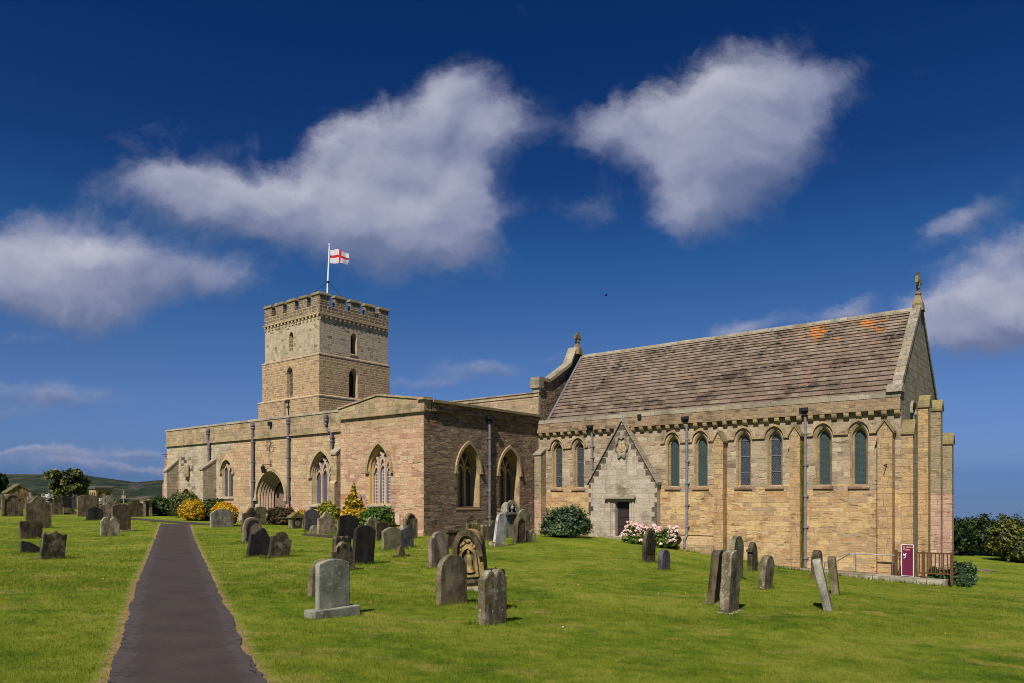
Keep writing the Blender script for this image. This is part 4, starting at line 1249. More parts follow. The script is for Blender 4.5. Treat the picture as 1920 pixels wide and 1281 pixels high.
# --- transept
VT = -8.99
uT = 18.5
frT, frTE = Sf(VT), Ef(uT)
tW = aS(638.6, VT)
zb_ = 5.78; zc = 6.26; zg = 6.72
tc = onS(710, 740, VT)[0]
hs = []
s0, s1 = aS(691, VT), aS(732.5, VT); cs = (s0 + s1) / 2
zsl = onS(711, 946, VT)[1]; zsp = onS(711, 884, VT)[1]; zax = onS(711, 833, VT)[1]
hs.append(window(church, frT, cs, (s1 - s0) / 2, zsl, zsp, zax, .32, 3, .14, gmat='glass_pane', smat='mullion_ochre', mmat='mullion', splay=.1, sill=.08, steps=2, mull=.13, hood_mat='parbuff'))
mb = MB(); holed(mb, frT, [(tW, BOT), (aW, BOT), (aW, zb_), (tW, zb_)], hs)
mb.build('transept_south_wall', M['pink'], church)
he = []
for (p0, p1, apx, sly, spy) in ((856.3, 899, 833.5, 951, 885), (935, 974, 842, 953, 889.5)):
    v0, v1 = onE(p0, 900, uT)[0], onE(p1, 900, uT)[0]
    c = (v0 + v1) / 2; pm = (p0 + p1) / 2
    he.append(window(church, frTE, c, (v1 - v0) / 2, onE(pm, sly, uT)[1], onE(pm, spy, uT)[1], onE(pm, apx, uT)[1], .62, 3, .12, gmat='glass', smat='dressdark', mmat='mullion_ochre', splay=.05, sill=.02, mull=.12, hood_mat='dressdark'))
mb = MB(); holed(mb, frTE, [(VT, BOT), (-.0, BOT), (-.0, zb_), (VT, zb_)], he)
mb.build('transept_east_wall', M['east'], church)
mb = MB(); mb.box(tW, tW + .5, VT + .01, .1, BOT, zb_); mb.build('transept_west_wall', M['pink'], church)
# parapets and copings
mb = MB()
A = [(tW - .08, zb_), (aW + .10, zb_), (aW + .10, zc), (tc, zg), (tW - .08, zc)]
mb.face([frT(*p, .08) for p in A]); mb.face([frT(*p, -.4) for p in reversed(A)])
mb.face([frT(A[0][0], zb_, -.4), frT(A[1][0], zb_, -.4), frT(A[1][0], zb_, .08), frT(A[0][0], zb_, .08)])
for k in (0, 1): mb.face([frT(A[k][0], zb_, .08), frT(A[k][0], zb_, -.4), frT(A[k][0], zc, -.4), frT(A[k][0], zc, .08)])
tp = mb.build('transept_parapet', M['parbuff'], church)
mb = MB()
for (x0, z0, x1, z1) in ((tW - .12, zc, tc, zg), (tc, zg, aW + .16, zc)):
    lo = [frT(x0, z0, .14), frT(x1, z1, .14), frT(x1, z1, -.42), frT(x0, z0, -.42)]
    mb.prism([p + Vector((0, 0, .09)) for p in lo], lo)
fbox(mb, frT, tW - .05, aW + .12, zb_ - .07, zb_ + .003, .002, .13)
fbox(mb, frT, aW - .25, aW + .2, zc + .005, zc + .13, -.4, .2)
mb.build('coping', M['parbuff'], tp)
mb = MB(); fbox(mb, frTE, VT + .45, -.02, zb_, zc - .08, -.35, .12); tpe = mb.build('transept_east_parapet', M['east'], church)
mb = MB(); fbox(mb, frTE, VT + .42, -.03, zc - .078, zc + .05, -.37, .26); mb.build('coping', M['mosscope'], tpe)
mb = MB(); fbox(mb, frTE, VT - .03, -.02, .04, .10, .0, .05); fbox(mb, frTE, VT - .03, -.02, BOT, .04, .0, .09); mb.build('plinth', M['east'], church)
mb = MB(); mb.face([(tW, VT + .3, 5.95), (tc, VT + .3, 6.3), (tc, .1, 6.3), (tW, .1, 5.95)]); mb.face([(tc, VT + .3, 6.3), (aW, VT + .3, 5.95), (aW, .1, 5.95), (tc, .1, 6.3)]); mb.build('transept_roof', M['lead'], church)
vp, zt_ = onE(917.5, 785, uT)
downpipe(frTE, onE(917.5, 900, uT - .1)[0], zt_ + .05, onE(917.5, 984, uT)[1], .13, .07, 'box', 'lead', None, 4)

# --- nave
uN0, uN1 = 18.62, 36.2
zn = EYE + 5.97
frN, frNE = Sf(.1), Ef(uN0)
mb = MB()
holed(mb, frN, [(-uN1, 4), (-uN0, 4), (-uN0, zn - .25), (-uN1, zn - .25)], [])
fbox(mb, frN, -uN1, -uN0, zn - .25, zn - .06, -.3, .05)
nave = mb.build('nave_wall', M['parbuff'], church)
mb = MB(); a = -uN1
while a < -uN0 - .03:
    b = min(a + random.uniform(.8, 1.3), -uN0 + .0)
    fbox(mb, frN, a + .006, b - .006, zn - .06, zn + random.uniform(0, .012), -.34, .10); a = b
mb.build('coping', M['cope'], nave)
mb = MB(); mb.box(-uN1, -uN0, WN - .5, WN, BOT, zn - .1); mb.build('north_wall', M['buff'], church)
mb = MB(); mb.face([(-uN1, .3, zn - .45), (-uN0 - .3, .3, zn - .45), (-uN0 - .3, VR, zn + .2), (-uN1, VR, zn + .2)]); mb.face([(-uN1, VR, zn + .2), (-uN0 - .3, VR, zn + .2), (-uN0 - .3, WN, zn - .45), (-uN1, WN, zn - .45)]); mb.build('nave_roof', M['lead'], church)
gp = [onE(px, py, uN0) for px, py in ((1010, 713.5), (1028.5, 717.5), (1067.5, 687), (1081, 658))]
gl = [(.1, 3.5), (WN, 3.5), (WN, gp[0][1])]
prof = [(gp[0][0] + .05, gp[0][1]), gp[1], gp[2], (VR - .18, gp[3][1]), (VR + .18, gp[3][1])] + [(2 * VR - v, z) for v, z in (gp[2], gp[1])]
vq = gp[0][0]
outl = [(vq + .05, 3.5), (2 * VR - vq, 3.5), (2 * VR - vq, gp[0][1])] + [(2 * VR - v, z) for v, z in (gp[1], gp[2])] + [(VR + .18, gp[3][1]), (VR - .18, gp[3][1]), gp[2], gp[1], (vq + .05, gp[0][1])]
mb = MB()
holed(mb, frNE, outl, [])
for p, q in zip(outl, outl[1:] + outl[:1]): mb.face([frNE(*p), frNE(*q), frNE(*q, -.45), frNE(*p, -.45)])
holed(mb, frNE, outl, [], 0, -.45)
ng = mb.build('nave_gable', M['east'], church)
mb = MB()
cpts = [(vq - .1, gp[0][1]), gp[1], gp[2], (VR - .18, gp[3][1])]
for side in (0, 1):
    P2 = [(2 * VR - v, z) for v, z in cpts] if side else cpts
    for (p, q) in zip(P2, P2[1:]):
        lo = [frNE(*p, .12), frNE(*q, .12), frNE(*q, -.5), frNE(*p, -.5)]
        up = Vector((0, 0, .2))
        mb.prism([x + up for x in lo], lo)
mb.build('gable_coping', M['cope'], ng)
mb = MB(); fbox(mb, frNE, vq - .16, vq + .28, gp[0][1] - .42, gp[0][1] - .02, -.5, .14); fbox(mb, frNE, vq - .06, vq + .2, gp[0][1] - .66, gp[0][1] - .42, -.4, .08); mb.build('kneeler', M['cope'], ng)
mb = MB(); fbox(mb, frNE, vq - .03, vq + .16, 4.5, gp[0][1] - .662, -.3, .02); mb.build('quoin', M['cope'], ng)
zf = gp[3][1]
finial((-uN0 + .05, VR, zf + .2), onE(1085.4, 624.6, uN0)[1] - zf - .2, .66, ng, 'mosscope')

# --- south aisle
VA = -8.6
frA = Sf(VA)
aA0, aA1 = aS(313, VA), tW + .02
zat = (onS(638.6, 769, VA)[1] + onS(312.8, 803.3, VA)[1]) / 2
zas = (onS(638.6, 808.5, VA)[1] + onS(313, 833.7, VA)[1]) / 2
ha = []
def awin(p0, p1, apx, spy, sly, **k):
    x0, x1 = aS(p0, VA), aS(p1, VA); pm = (p0 + p1) / 2
    ha.append(window(church, frA, (x0 + x1) / 2, (x1 - x0) / 2, onS(pm, sly, VA)[1], onS(pm, spy, VA)[1], onS(pm, apx, VA)[1], **k))
awin(415.5, 437, 862.5, 886, 932, depth=.2, lights=2, hood=.12, gmat='glass', smat='dress', mmat='mullion', splay=.08, sill=.08, mull=.12)
awin(583.5, 623.5, 846.5, 893, 946, depth=.34, lights=3, hood=.15, gmat='glass_blue', smat='dress', mmat='mullion', splay=.1, sill=.1, mull=.13, steps=3)
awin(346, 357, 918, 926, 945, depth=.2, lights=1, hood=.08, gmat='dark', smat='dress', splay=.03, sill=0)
# main door: deep moulded arch
p0, p1 = aS(483.5, VA), aS(536, VA); dc = (p0 + p1) / 2; dh = (p1 - p0) / 2
zs_ = onS(510, 934, VA)[1]; za_ = onS(508, 884, VA)[1]; zb0 = onS(505, 986, VA)[1]
out_ = arch(p0, p1, zb0, zs_, za_, 12)
ha.append(out_)
mb = MB(); prev, pd = out_, 0.0
nst = 6
for i in range(nst):
    hh = dh * (1 - (i + 1) * .056)
    nx2 = arch(dc - hh, dc + hh, zb0, zs_, zs_ + (za_ - zs_) * hh / dh, 12)
    mid = arch(dc - hh - .012, dc + hh + .012, zb0, zs_, zs_ + (za_ - zs_) * (hh + .012) / dh, 12)
    d_ = -.13 * (i + 1)
    strip(mb, frA, prev, pd, mid, pd - .03, 0); strip(mb, frA, mid, pd - .03, nx2, d_, 0)
    # roll in each angle
    pts = nx2[1:-0] if False else nx2
    loop = [frA(*p, d_ + .045) for p in ([nx2[1]] + nx2[2:] + [nx2[0]])]
    mb.tube(loop, .036, 6)
    prev, pd = nx2, d_
dw = mb.build('doorway', M['mullion'], church)
inner = prev
ih_ = dh * (1 - nst * .056)
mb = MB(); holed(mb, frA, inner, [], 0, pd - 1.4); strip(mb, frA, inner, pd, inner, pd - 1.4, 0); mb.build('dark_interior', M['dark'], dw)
half = [(dc - ih_, zb0), (dc - .02, zb0)] + [p for p in archtop(dc - ih_, dc + ih_, zs_, zs_ + (za_ - zs_) * ih_ / dh, 12) if p[0] <= dc - .02]
mb = MB()
fpts = [frA(*p, pd - .05) for p in half]; bpts = [frA(*p, pd - .11) for p in half]
# the leaf stands a little open, hinged at its west side
hinge = frA(dc - ih_, 0, pd - .05)
Rz = Matrix.Translation(Vector((hinge.x, hinge.y, 0))) @ Matrix.Rotation(R(18), 4, 'Z') @ Matrix.Translation(Vector((-hinge.x, -hinge.y, 0)))
fpts = [Rz @ p for p in fpts]; bpts = [Rz @ p for p in bpts]
mb.prism(fpts, bpts)
dl_ = mb.build('door', M['doorwood'], dw)
mb = MB()
A = archtop(p0 - .02, p1 + .02, zs_, za_ + .02, 12); B = archtop(p0 - .19, p1 + .19, zs_, za_ + .24, 12)
band(mb, frA, A, B, .003, .13)
for x in (p0 - .1, p1 + .1): fbox(mb, frA, x - .13, x + .13, zs_ - .16, zs_ + .004, .002, .16)
mb.build('hood_mould', M['dress'], dw)
mb = MB()
split = aS(432, VA)
holed(mb, frA, [(aA0, BOT), (aA1, BOT), (aA1, zas), (aA0, zas)], ha)
for fi, f in enumerate(mb.f):
    pass
aw = mb.build('aisle_wall', M['buff'], church)
# the paler western stretch of ashlar stands a touch proud
mb = MB()
holed(mb, frA, [(aA0, BOT), (aS(413, VA) - .02, BOT), (aS(413, VA) - .02, zas), (aA0, zas)], [ha[2]], 0, .006)
holed(mb, frA, [(aS(413, VA) - .0, onS(425, 850, VA)[1]), (aS(433, VA), onS(425, 850, VA)[1]), (aS(433, VA), zas - .002), (aS(413, VA), zas - .002)], [], 0, .006)
mb.build('pale_ashlar_facing', M['aislewest'], aw)
mb = MB(); mb.box(aA0 + .01, aA0 + .5, VA + .01, 0, BOT, zas); mb.build('aisle_west_wall', M['redwest'], church)
mb = MB(); fbox(mb, frA, aA0 - .02, aA1, zas, zat - .16, -.4, .05); ap = mb.build('aisle_parapet', M['parbuff'], church)
mb = MB(); a = aA0 - .06
while a < aA1 - .02:
    b = min(a + random.uniform(.8, 1.2), aA1)
    dz = random.uniform(-.012, .012)
    lo = [frA(a + .004, zat - .16, .09), frA(b - .004, zat - .16, .09), frA(b - .004, zat - .16, -.42), frA(a + .004, zat - .16, -.42)]
    hi = [frA(a + .004, zat - .06 + dz, .07), frA(b - .004, zat - .06 + dz, .07), frA(b - .004, zat + .03 + dz, -.3), frA(a + .004, zat + .03 + dz, -.3)]
    mb.prism(hi, lo); a = b
mb.build('coping', M['cope'], ap)
mb = MB(); fbox(mb, frA, aA0 - .04, aA1, zas - .10, zas + .004, .008, .12); mb.build('string_course', M['parbuff'], ap)
mb = MB(); mb.face([(aA0, VA + .35, zas + .2), (aA1, VA + .35, zas + .2), (aA1, .1, zas + 1.2), (aA0, .1, zas + 1.2)]); mb.build('aisle_roof', M['lead'], church)
mb = MB(); fbox(mb, frA, aS(440, VA), aS(480, VA), BOT, onS(460, 960, VA)[1], .0, .06); mb.build('plinth', M['aislewest'], church)
# aisle buttresses
sloped_buttress(frA, aS(374, VA - .9), aS(380.5, VA - .9), onS(394, 863, VA)[1], onS(376, 881, VA - .9)[1], .9, 'aislewest')
sloped_buttress(frA, aS(307, VA - .8), aS(313, VA - .8), onS(325, 864, VA)[1], onS(310, 884, VA - .8)[1], .8, 'aislewest')
sloped_buttress(frA, aS(620, VA - .35), aS(631, VA - .35), onS(631, 841, VA)[1], onS(626, 852, VA - .35)[1], .35, 'parbuff', step=(onS(622, 907, VA - .45)[1], .5))
mb = MB()      # red stepped buttress on the west end
zz = [onS(312, y, VA + .4)[1] for y in (834, 862, 905, 990)]
for (z0, z1, o0) in ((zz[2], zz[1], .45), (BOT, zz[2] - .12, .75)):
    mb.box(aA0 - o0, aA0 + .0, VA + .05, VA + .9, z0, z1)
for (z0, z1, o0, o1) in ((zz[1], zz[0] - .3, .45, 0), (zz[2] - .12, zz[2] + .1, .75, .45)):
    mb.face([(aA0 - o0, VA + .05, z0), (aA0 - o1, VA + .05, z1), (aA0 - o1, VA + .9, z1), (aA0 - o0, VA + .9, z0)])
    mb.face([(aA0 - o0, VA + .05, z0), (aA0, VA + .05, z0), (aA0, VA + .05, z1), (aA0 - o1, VA + .05, z1)])
mb.build('buttress', M['redwest'], church)
# aisle downpipes
for (px, yt, yb, sh) in ((393.3, 809, 940, .13), (477.4, 798, 952, 0), (544, 789, 945, 0)):
    a, zt = onS(px, yt, VA); zb = onS(px, yb, VA)[1]
    downpipe(frA, a, zt + .1, zb, .13, .085, 'round', 'lead', None, 4, sh)
a, zt = onS(615.6, 783, VA); a2, zb = onS(626, 842, VA)
downpipe(frA, a, zt + .1, zb, .16, .08, 'round', 'lead', None, 2, a2 - a)

# --- tower
tu0, tu1, tv0, tv1 = 36.07, 42.70, -1.84, 4.42
zS = EYE + 12.80
stages = [(BOT, EYE + 7.05, .22), (EYE + 7.05, EYE + 9.95, .09), (EYE + 9.95, zS - .1, 0.0)]
WEST = {.22: .34, .09: .15, 0.0: 0.0}      # the west side steps out further
tower = None
twins = {0: [], 1: [], 2: []}
def twin(stage, side, p0, p1, apx, sly, off, gm, kind):
    f = Sf(tv0 - off) if side == 'S' else Ef(tu0 - off)
    on = (lambda px, py: onS(px, py, tv0 - off)) if side == 'S' else (lambda px, py: onE(px, py, tu0 - off))
    x0, z0 = on(p0, sly); x1, _ = on(p1, sly); _, za = on((p0 + p1) / 2, apx)
    wd = x1 - x0
    return (f, (x0 + x1) / 2, wd / 2, z0, za - wd * .75, za, gm)
tw = [(2, 'S', twin(2, 'S', 542.3, 549.8, 621.5, 659, 0, 'louvre', 0)), (1, 'S', twin(1, 'S', 537.5, 549, 687.5, 744, .09, 'louvre', 0)),
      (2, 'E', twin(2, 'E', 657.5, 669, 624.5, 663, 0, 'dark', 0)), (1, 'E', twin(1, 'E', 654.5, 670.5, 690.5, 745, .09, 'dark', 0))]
tmb = {}
base_t = None
hol = {}
twparts = []
for st_, side, (f, c, hw, z0, zs2, za2, gm) in tw:
    hol.setdefault((st_, side), []).append(arch(c - hw, c + hw, z0, zs2, za2, 9)); twparts.append((f, c, hw, z0, zs2, za2, gm, side))
slit = onS(538, 768, tv0 - .22); hol[(0, 'S')] = [[(slit[0] - .34, slit[1] - .75), (slit[0] + .34, slit[1] - .75), (slit[0] + .34, slit[1] + .7), (slit[0] - .34, slit[1] + .7)]]
for k, (z0, z1, off) in enumerate(stages):
    mb = MB()
    for side in 'SENW':
        wo_ = off + WEST[off]
        if side == 'S': f, e0, e1 = Sf(tv0 - off), -tu1 - wo_, -tu0 + off
        elif side == 'E': f, e0, e1 = Ef(tu0 - off), tv0 - off, tv1 + off
        elif side == 'N': f, e0, e1 = (lambda a, z, d=0, o=off: Vector((-a, tv1 + o + d, z))), tu0 - off, tu1 + wo_
        else: f, e0, e1 = (lambda a, z, d=0, o=wo_: Vector((-tu1 - o - d, -a, z))), -tv1 - off, -tv0 + off
        holed(mb, f, [(e0, z0), (e1, z0), (e1, z1), (e0, z1)], hol.get((k, side), []))
    nxt = stages[k + 1][2] if k < 2 else None
    if nxt is not None:
        o2 = nxt
        w1_, w2_ = off + WEST[off], o2 + WEST[o2]
        A = [(-tu1 - w1_, tv0 - off), (-tu0 + off, tv0 - off), (-tu0 + off, tv1 + off), (-tu1 - w1_, tv1 + off)]
        B = [(-tu1 - w2_, tv0 - o2), (-tu0 + o2, tv0 - o2), (-tu0 + o2, tv1 + o2), (-tu1 - w2_, tv1 + o2)]
        for i in range(4):
            j = (i + 1) % 4
            mb.face([Vector((*A[i], z1)), Vector((*A[j], z1)), Vector((*B[j], z1 + .12)), Vector((*B[i], z1 + .12))])
    t_ = mb.build('tower_wall', M['towertop'] if k == 2 else M['tower'], church)
    if k == 1: tower = t_
for (f, c, hw, z0, zs2, za2, gm, side) in twparts:
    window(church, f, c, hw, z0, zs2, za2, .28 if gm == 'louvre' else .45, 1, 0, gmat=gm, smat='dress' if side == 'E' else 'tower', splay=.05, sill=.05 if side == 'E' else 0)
mb = MB(); f = Sf(tv0 - .22); q = hol[(0, 'S')][0]; strip(mb, f, q, 0, q, -.15); holed(mb, f, q, [], 0, -.15); sw = mb.build('window', M['towertop'], church)
mb = MB(); fbox(mb, f, slit[0] - .07, slit[0] + .07, slit[1] - .6, slit[1] + .55, -.148, -.12); fbox(mb, f, slit[0] - .24, slit[0] + .24, slit[1] + .12, slit[1] + .26, -.149, -.121); mb.build('cross_slit', M['dark'], sw)
# string courses, corbel table, battlements
for z, off, pr in ((EYE + 9.95 - .06, .09, .03), (EYE + 7.05 - .06, .22, .03)):
    mb = MB()
    for f, e0, e1 in ((Sf(tv0 - off), -tu1 - off - WEST[off] - .03, -tu0 + off + .03), (Ef(tu0 - off), tv0 - off - .03, tv1 + off + .03)): fbox(mb, f, e0, e1, z, z + .09 + (.002 if e0 > -10 else 0), -.02, pr - (.003 if e0 > -10 else 0))
    mb.build('string_course', M['towertop'], church)
O = .03
def ringbox(mb, o0, o1, z0, z1):
    """square ring of wall between two outsets"""
    for (A, B) in ((o0, o1),):
        P = lambda o: [Vector((-tu1 - o, tv0 - o, 0)), Vector((-tu0 + o, tv0 - o, 0)), Vector((-tu0 + o, tv1 + o, 0)), Vector((-tu1 - o, tv1 + o, 0))]
        a, b = P(B), P(A)
        for i in range(4):
            j = (i + 1) % 4
            zz0, zz1 = Vector((0, 0, z0)), Vector((0, 0, z1))
            mb.face([a[i] + zz0, a[j] + zz0, a[j] + zz1, a[i] + zz1]); mb.face([b[j] + zz0, b[i] + zz0, b[i] + zz1, b[j] + zz1])
            mb.face([a[i] + zz1, a[j] + zz1, b[j] + zz1, b[i] + zz1]); mb.face([a[j] + zz0, a[i] + zz0, b[i] + zz0, b[j] + zz0])
zcr, zmt = EYE + 13.40, EYE + 14.28
mb = MB(); ringbox(mb, O - .305, O, zS + .002, zcr); tpar = mb.build('tower_parapet', M['towerpar'], church)
mb = MB(); ringbox(mb, O - .4, O + .10, zS - .1, zS); mb.build('string_course', M['dress'], tpar)
nc_ = 16
for side in 'SE':
    f, e0, e1 = (Sf(tv0), -tu1, -tu0) if side == 'S' else (Ef(tu0), tv0, tv1)
    for i in range(nc_):
        a = e0 + .12 + (e1 - e0 - .24) * i / (nc_ - 1)
        mb = MB(); z1 = zS - .102
        prof = [(.0, z1), (.0, z1 - .34), (.05, z1 - .32), (.07, z1 - .2), (.11, z1 - .16), (.11, z1)]
        mb.prism([f(a - .085, z, d) for d, z in prof], [f(a + .085, z, d) for d, z in prof])
        mb.build('corbel', M['dress'], tpar)
side_len = tu1 - tu0 + 2 * O; side_v = tv1 - tv0 + 2 * O
def merlon(fp, cp_):
    m_ = MB(); m_.prism([Vector((*p, zmt - .2)) for p in fp], [Vector((*p, zcr - .004)) for p in fp])
    b = m_.build('merlon', M['towerpar'], tpar)
    m_ = MB(); cx_ = sum(p[0] for p in fp) / len(fp); cy_ = sum(p[1] for p in fp) / len(fp)
    lo = [Vector((*p, zmt - .2)) for p in cp_]; hi = []
    for p, q in zip(cp_, fp): hi.append(Vector((p[0] * .25 + q[0] * .75, p[1] * .25 + q[1] * .75, zmt)))
    ml = [p + Vector((0, 0, .06)) for p in lo]
    m_.prism(ml, lo, 0, False); m_.prism(hi, ml, 0, False); m_.face(hi); m_.face(lo[::-1])
    m_.build('merlon_cap', M['mosscope'], b)
th_ = .30; W0 = .92
xa, xb, ya, yb = -tu1 - O, -tu0 + O, tv0 - O, tv1 + O
ov = .07
def rect(x0, x1, y0, y1): return [(x0, y0), (x1, y0), (x1, y1), (x0, y1)]
for (sx_, sy_) in ((1, 1), (-1, 1), (1, -1), (-1, -1)):
    X = xb if sx_ > 0 else xa; Yc = ya if sy_ > 0 else yb
    def Lp(o, i):
        pts = [(0 - o, 0 - o), (W0 + o * .6, 0 - o), (W0 + o * .6, th_ + i), (th_ + i, th_ + i), (th_ + i, W0 + o * .6), (0 - o, W0 + o * .6)]
        q = [(X - sx_ * p[0], Yc + sy_ * p[1]) for p in pts]
        return q if sx_ * sy_ < 0 else q[::-1]
    merlon(Lp(0, 0), Lp(ov, ov))
for k in range(1, 4):
    x = xa + (side_len - W0) * k / 4; yv = ya + (side_v - W0) * k / 4
    for (y0_, y1_) in ((ya, ya + th_), (yb - th_, yb)): merlon(rect(x, x + W0, y0_, y1_), rect(x - ov, x + W0 + ov, y0_ - ov, y1_ + ov))
    for (x0_, x1_) in ((xb - th_, xb), (xa, xa + th_)): merlon(rect(x0_, x1_, yv, yv + W0), rect(x0_ - ov, x1_ + ov, yv - ov, yv + W0 + ov))
mb = MB(); mb.face([(-tu1, tv0, zS + .2), (-tu0, tv0, zS + .2), (-tu0, tv1, zS + .2), (-tu1, tv1, zS + .2)]); mb.build('tower_roof', M['lead'], church)

# ------------------------------------------------------------------ things on and around the church
CM = Matrix.Translation((X0, Z0, 0)) @ Matrix.Rotation(-TH, 4, 'Z')
def cw(p): return CM @ Vector(p)
def thing(name, label, cat, loc, rz=0.0, group=None): return tag(empty(name, loc, rz), label, cat, group)

# flagpole: stands on the tower roof
fu, fv = tu0 + 1.9, tv0 + 1.9
# the pole leans a touch, as in the photo
def tower_pt(px, py, u): v, z = onE(px, py, u); return cw((-u, v, z))
pb = tower_pt(613.5, 560, 38.0); pt_ = tower_pt(617.6, 461, 38.0)
roofz = zS + .2
dirp = (pt_ - pb); pb = pb + dirp * ((roofz - pb.z) / dirp.z)
fp = thing('flagpole', 'white flagpole with a red cross on white flag above the square tower', 'flagpole', pb)
mb = MB(); top = pt_ - pb
mb.tube([(0, 0, 0), top * .45, top], [.075, .07, .05], 10); mb.lathe(top, [(.02, 0), (.07, .04), (.07, .12), (.02, .16)], 8)
mb.build('pole', M['white'], fp, True)
mb = MB(); cz = top * ((tower_pt(615, 529, 38.0).z - pb.z) / top.z); mb.lathe(cz, [(.11, -.05), (.11, .06)], 10); col_ = mb.build('collar', M['iron'], fp)
for ang in (20, 110, 200, 290):
    e = Vector((math.cos(R(ang)) * 2.4, math.sin(R(ang)) * 2.4, .55))
    mb = MB(); mb.tube([cz, e], .016, 5); mb.build('guy_wire', M['iron'], fp)
def flagmat():
    m, t, bs = newmat('red_cross_flag')
    uv = t.n('ShaderNodeUVMap').outputs[0]; s = t.n('ShaderNodeSeparateXYZ', i0=uv)
    a = t.math('LESS_THAN', t.math('ABSOLUTE', t.math('SUBTRACT', s.outputs[0], .57)), .055)
    b = t.math('LESS_THAN', t.math('ABSOLUTE', t.math('SUBTRACT', s.outputs[1], .5)), .095)
    c = t.mix(t.math('MAXIMUM', a, b), (.72, .72, .74, 1), (.62, .03, .04, 1))
    t.set(bs, 'Base Color', c)
    tr = t.n('ShaderNodeBsdfTranslucent', Color=c); mx = t.n('ShaderNodeMixShader', i0=.35, i1=bs.outputs[0], i2=tr.outputs[0])
    out = [n for n in t.t.nodes if n.type == 'OUTPUT_MATERIAL'][0]; t.t.links.new(mx.outputs[0], out.inputs[0])
    return m
ft = tower_pt(617.3, 468.5, 38.0) - pb; fb_ = tower_pt(616.7, 493.5, 38.0) - pb
fl = 36 / 1384.0 * 52.5; nn, mm_ = 22, 10
mb = MB()
def fpnt(i, j):
    s, t = i / nn, j / mm_
    p = ft * t + fb_ * (1 - t)
    ang = -.12 + .35 * math.sin(s * 7.0 + t * 1.0) * s + .9 * max(0, s - .72)
    curl = max(0, s - .6)
    return p + Vector((.06 + fl * s - curl * .25 * (1 - t), .30 * math.sin(s * 7.5 + t * 1.6) * (s + .12), -.10 * s * s + .12 * math.sin(s * 6) * s * .4 - curl * .5 * t * t * .5 + curl * (1 - t) * .25))
for i in range(nn):
    for j in range(mm_):
        q = [(i, j), (i + 1, j), (i + 1, j + 1), (i, j + 1)]
        mb.face([fpnt(*k) for k in q], 0, [(k[0] / nn, k[1] / mm_) for k in q])
mb.build('flag', flagmat(), fp, True, weld=True)

# wire star hanging over the church door
sa, sz = onS(510, 834, VA)
loc = cw((sa, VA - .22, sz)); sroot = thing('wire_star', 'thin metal wire star hung on the wall above the church door', 'star', loc, -TH)
mb = MB()
rs = .44
for k in range(8):
    t0 = 2 * math.pi * k / 8 + .2; t1, t2 = t0 - .32, t0 + .32
    P = lambda t, r: Vector((r * math.cos(t), 0, r * math.sin(t)))
    ro = rs * (1 if k % 2 == 0 else .8)
    mb.tube([P(t1, .17), P(t0, ro)], .011, 5); mb.tube([P(t0, ro), P(t2, .17)], .011, 5); mb.tube([P(t1, .17), P(t2, .17)], .009, 5)
mb.build('star_frame', M['iron'], sroot)
tz = onS(507.5, 795, VA)[1] - sz; bz = onS(509.5, 869, VA)[1] - sz
for x in (-.06, .1):
    mb = MB(); mb.tube([(0, .0, tz), (x, 0, .15)], .006, 4); mb.tube([(x, 0, -.15), (x * .6, 0, bz)], .006, 4); mb.build('wire', M['iron'], sroot)
mb = MB(); mb.box(-.1, .1, -.02, .2, tz - .12, tz + .1); mb.build('bracket', M['iron'], sroot)
# lantern on its bracket
la, lz = onS(509, 871, VA)
lroot = thing('wall_lantern', 'small black lantern on an iron bracket over the door arch', 'lantern', cw((la, VA - .02, lz)), -TH)
mb = MB(); mb.tube([(0, -.05, -.02), (0, -.3, .0), (-.42, -.3, .0)], .018, 6); mb.tube([(0, -.06, .28), (0, -.06, -.3)], .02, 6); mb.tube([(-.12, -.06, .0), (.14, -.06, .0)], .018, 6); mb.build('bracket', M['iron'], lroot)
mb = MB(); mb.lathe((-.36, -.3, -.5), [(.07, 0), (.085, .03), (.12, .3), (.15, .34), (.06, .42), (.02, .48)], 6); ln = mb.build('lamp_cage', M['iron'], lroot)
mb = MB(); mb.lathe((-.36, -.3, -.46), [(.076, .02), (.108, .24)], 6); mb.build('glass_pane', M['glass_pane'], ln)
# sundial
ua, uz = onS(353.5, 882, VA)
su = thing('sundial', 'pale stone sundial with iron gnomon between the two west buttresses', 'sundial', cw((ua, VA, uz)), -TH)
mb = MB()
n = 10; outl_ = [(-.24, -.42), (.24, -.42)] + [(.24 * math.cos(math.pi * i / n), .26 + .2 * math.sin(math.pi * i / n)) for i in range(n + 1)]
rot = Matrix.Rotation(R(-22), 4, 'Z')
mb.prism([rot @ Vector((x, -.28, z)) for x, z in outl_], [rot @ Vector((x, -.02, z)) for x, z in outl_])
dp = mb.build('dial_plate', M['dress'], su)
mb = MB(); mb.tube([rot @ Vector((0, -.29, .22)), rot @ Vector((-.1, -.62, -.18))], .012, 5); mb.tube([rot @ Vector((0, -.29, -.15)), rot @ Vector((-.1, -.62, -.18))], .01, 5); mb.build('gnomon', M['iron'], su)
# iron arm at the west corner
a, z = onS(306, 853, VA); mb = MB(); mb.tube([frA(aA0 + .1, z, .02), frA(aA0 - .5, z, .06)], .02, 5); mb.tube([frA(aA0 - .25, z, .03), frA(aA0 - .05, z - .3, .02)], .014, 5); mb.build('iron_arm', M['iron'], church)

# pale memorial plaque against the transept foot
pa, pz = onS(741, 972, VT - .01)
mb = MB(); fbox(mb, frT, aS(729, VT), aS(751, VT), onS(740, 984, VT)[1], onS(740, 964, VT)[1], .004, .07)
o = mb.build('wall_plaque', stonemat('pale_pink_slab', [L(190, 160, 146), L(204, 176, 160), L(196, 170, 156)], None, 0, .2), None)
o.matrix_world = CM.copy(); tag(o, 'plain pale pink stone slab leaning at the foot of the transept wall', 'plaque')

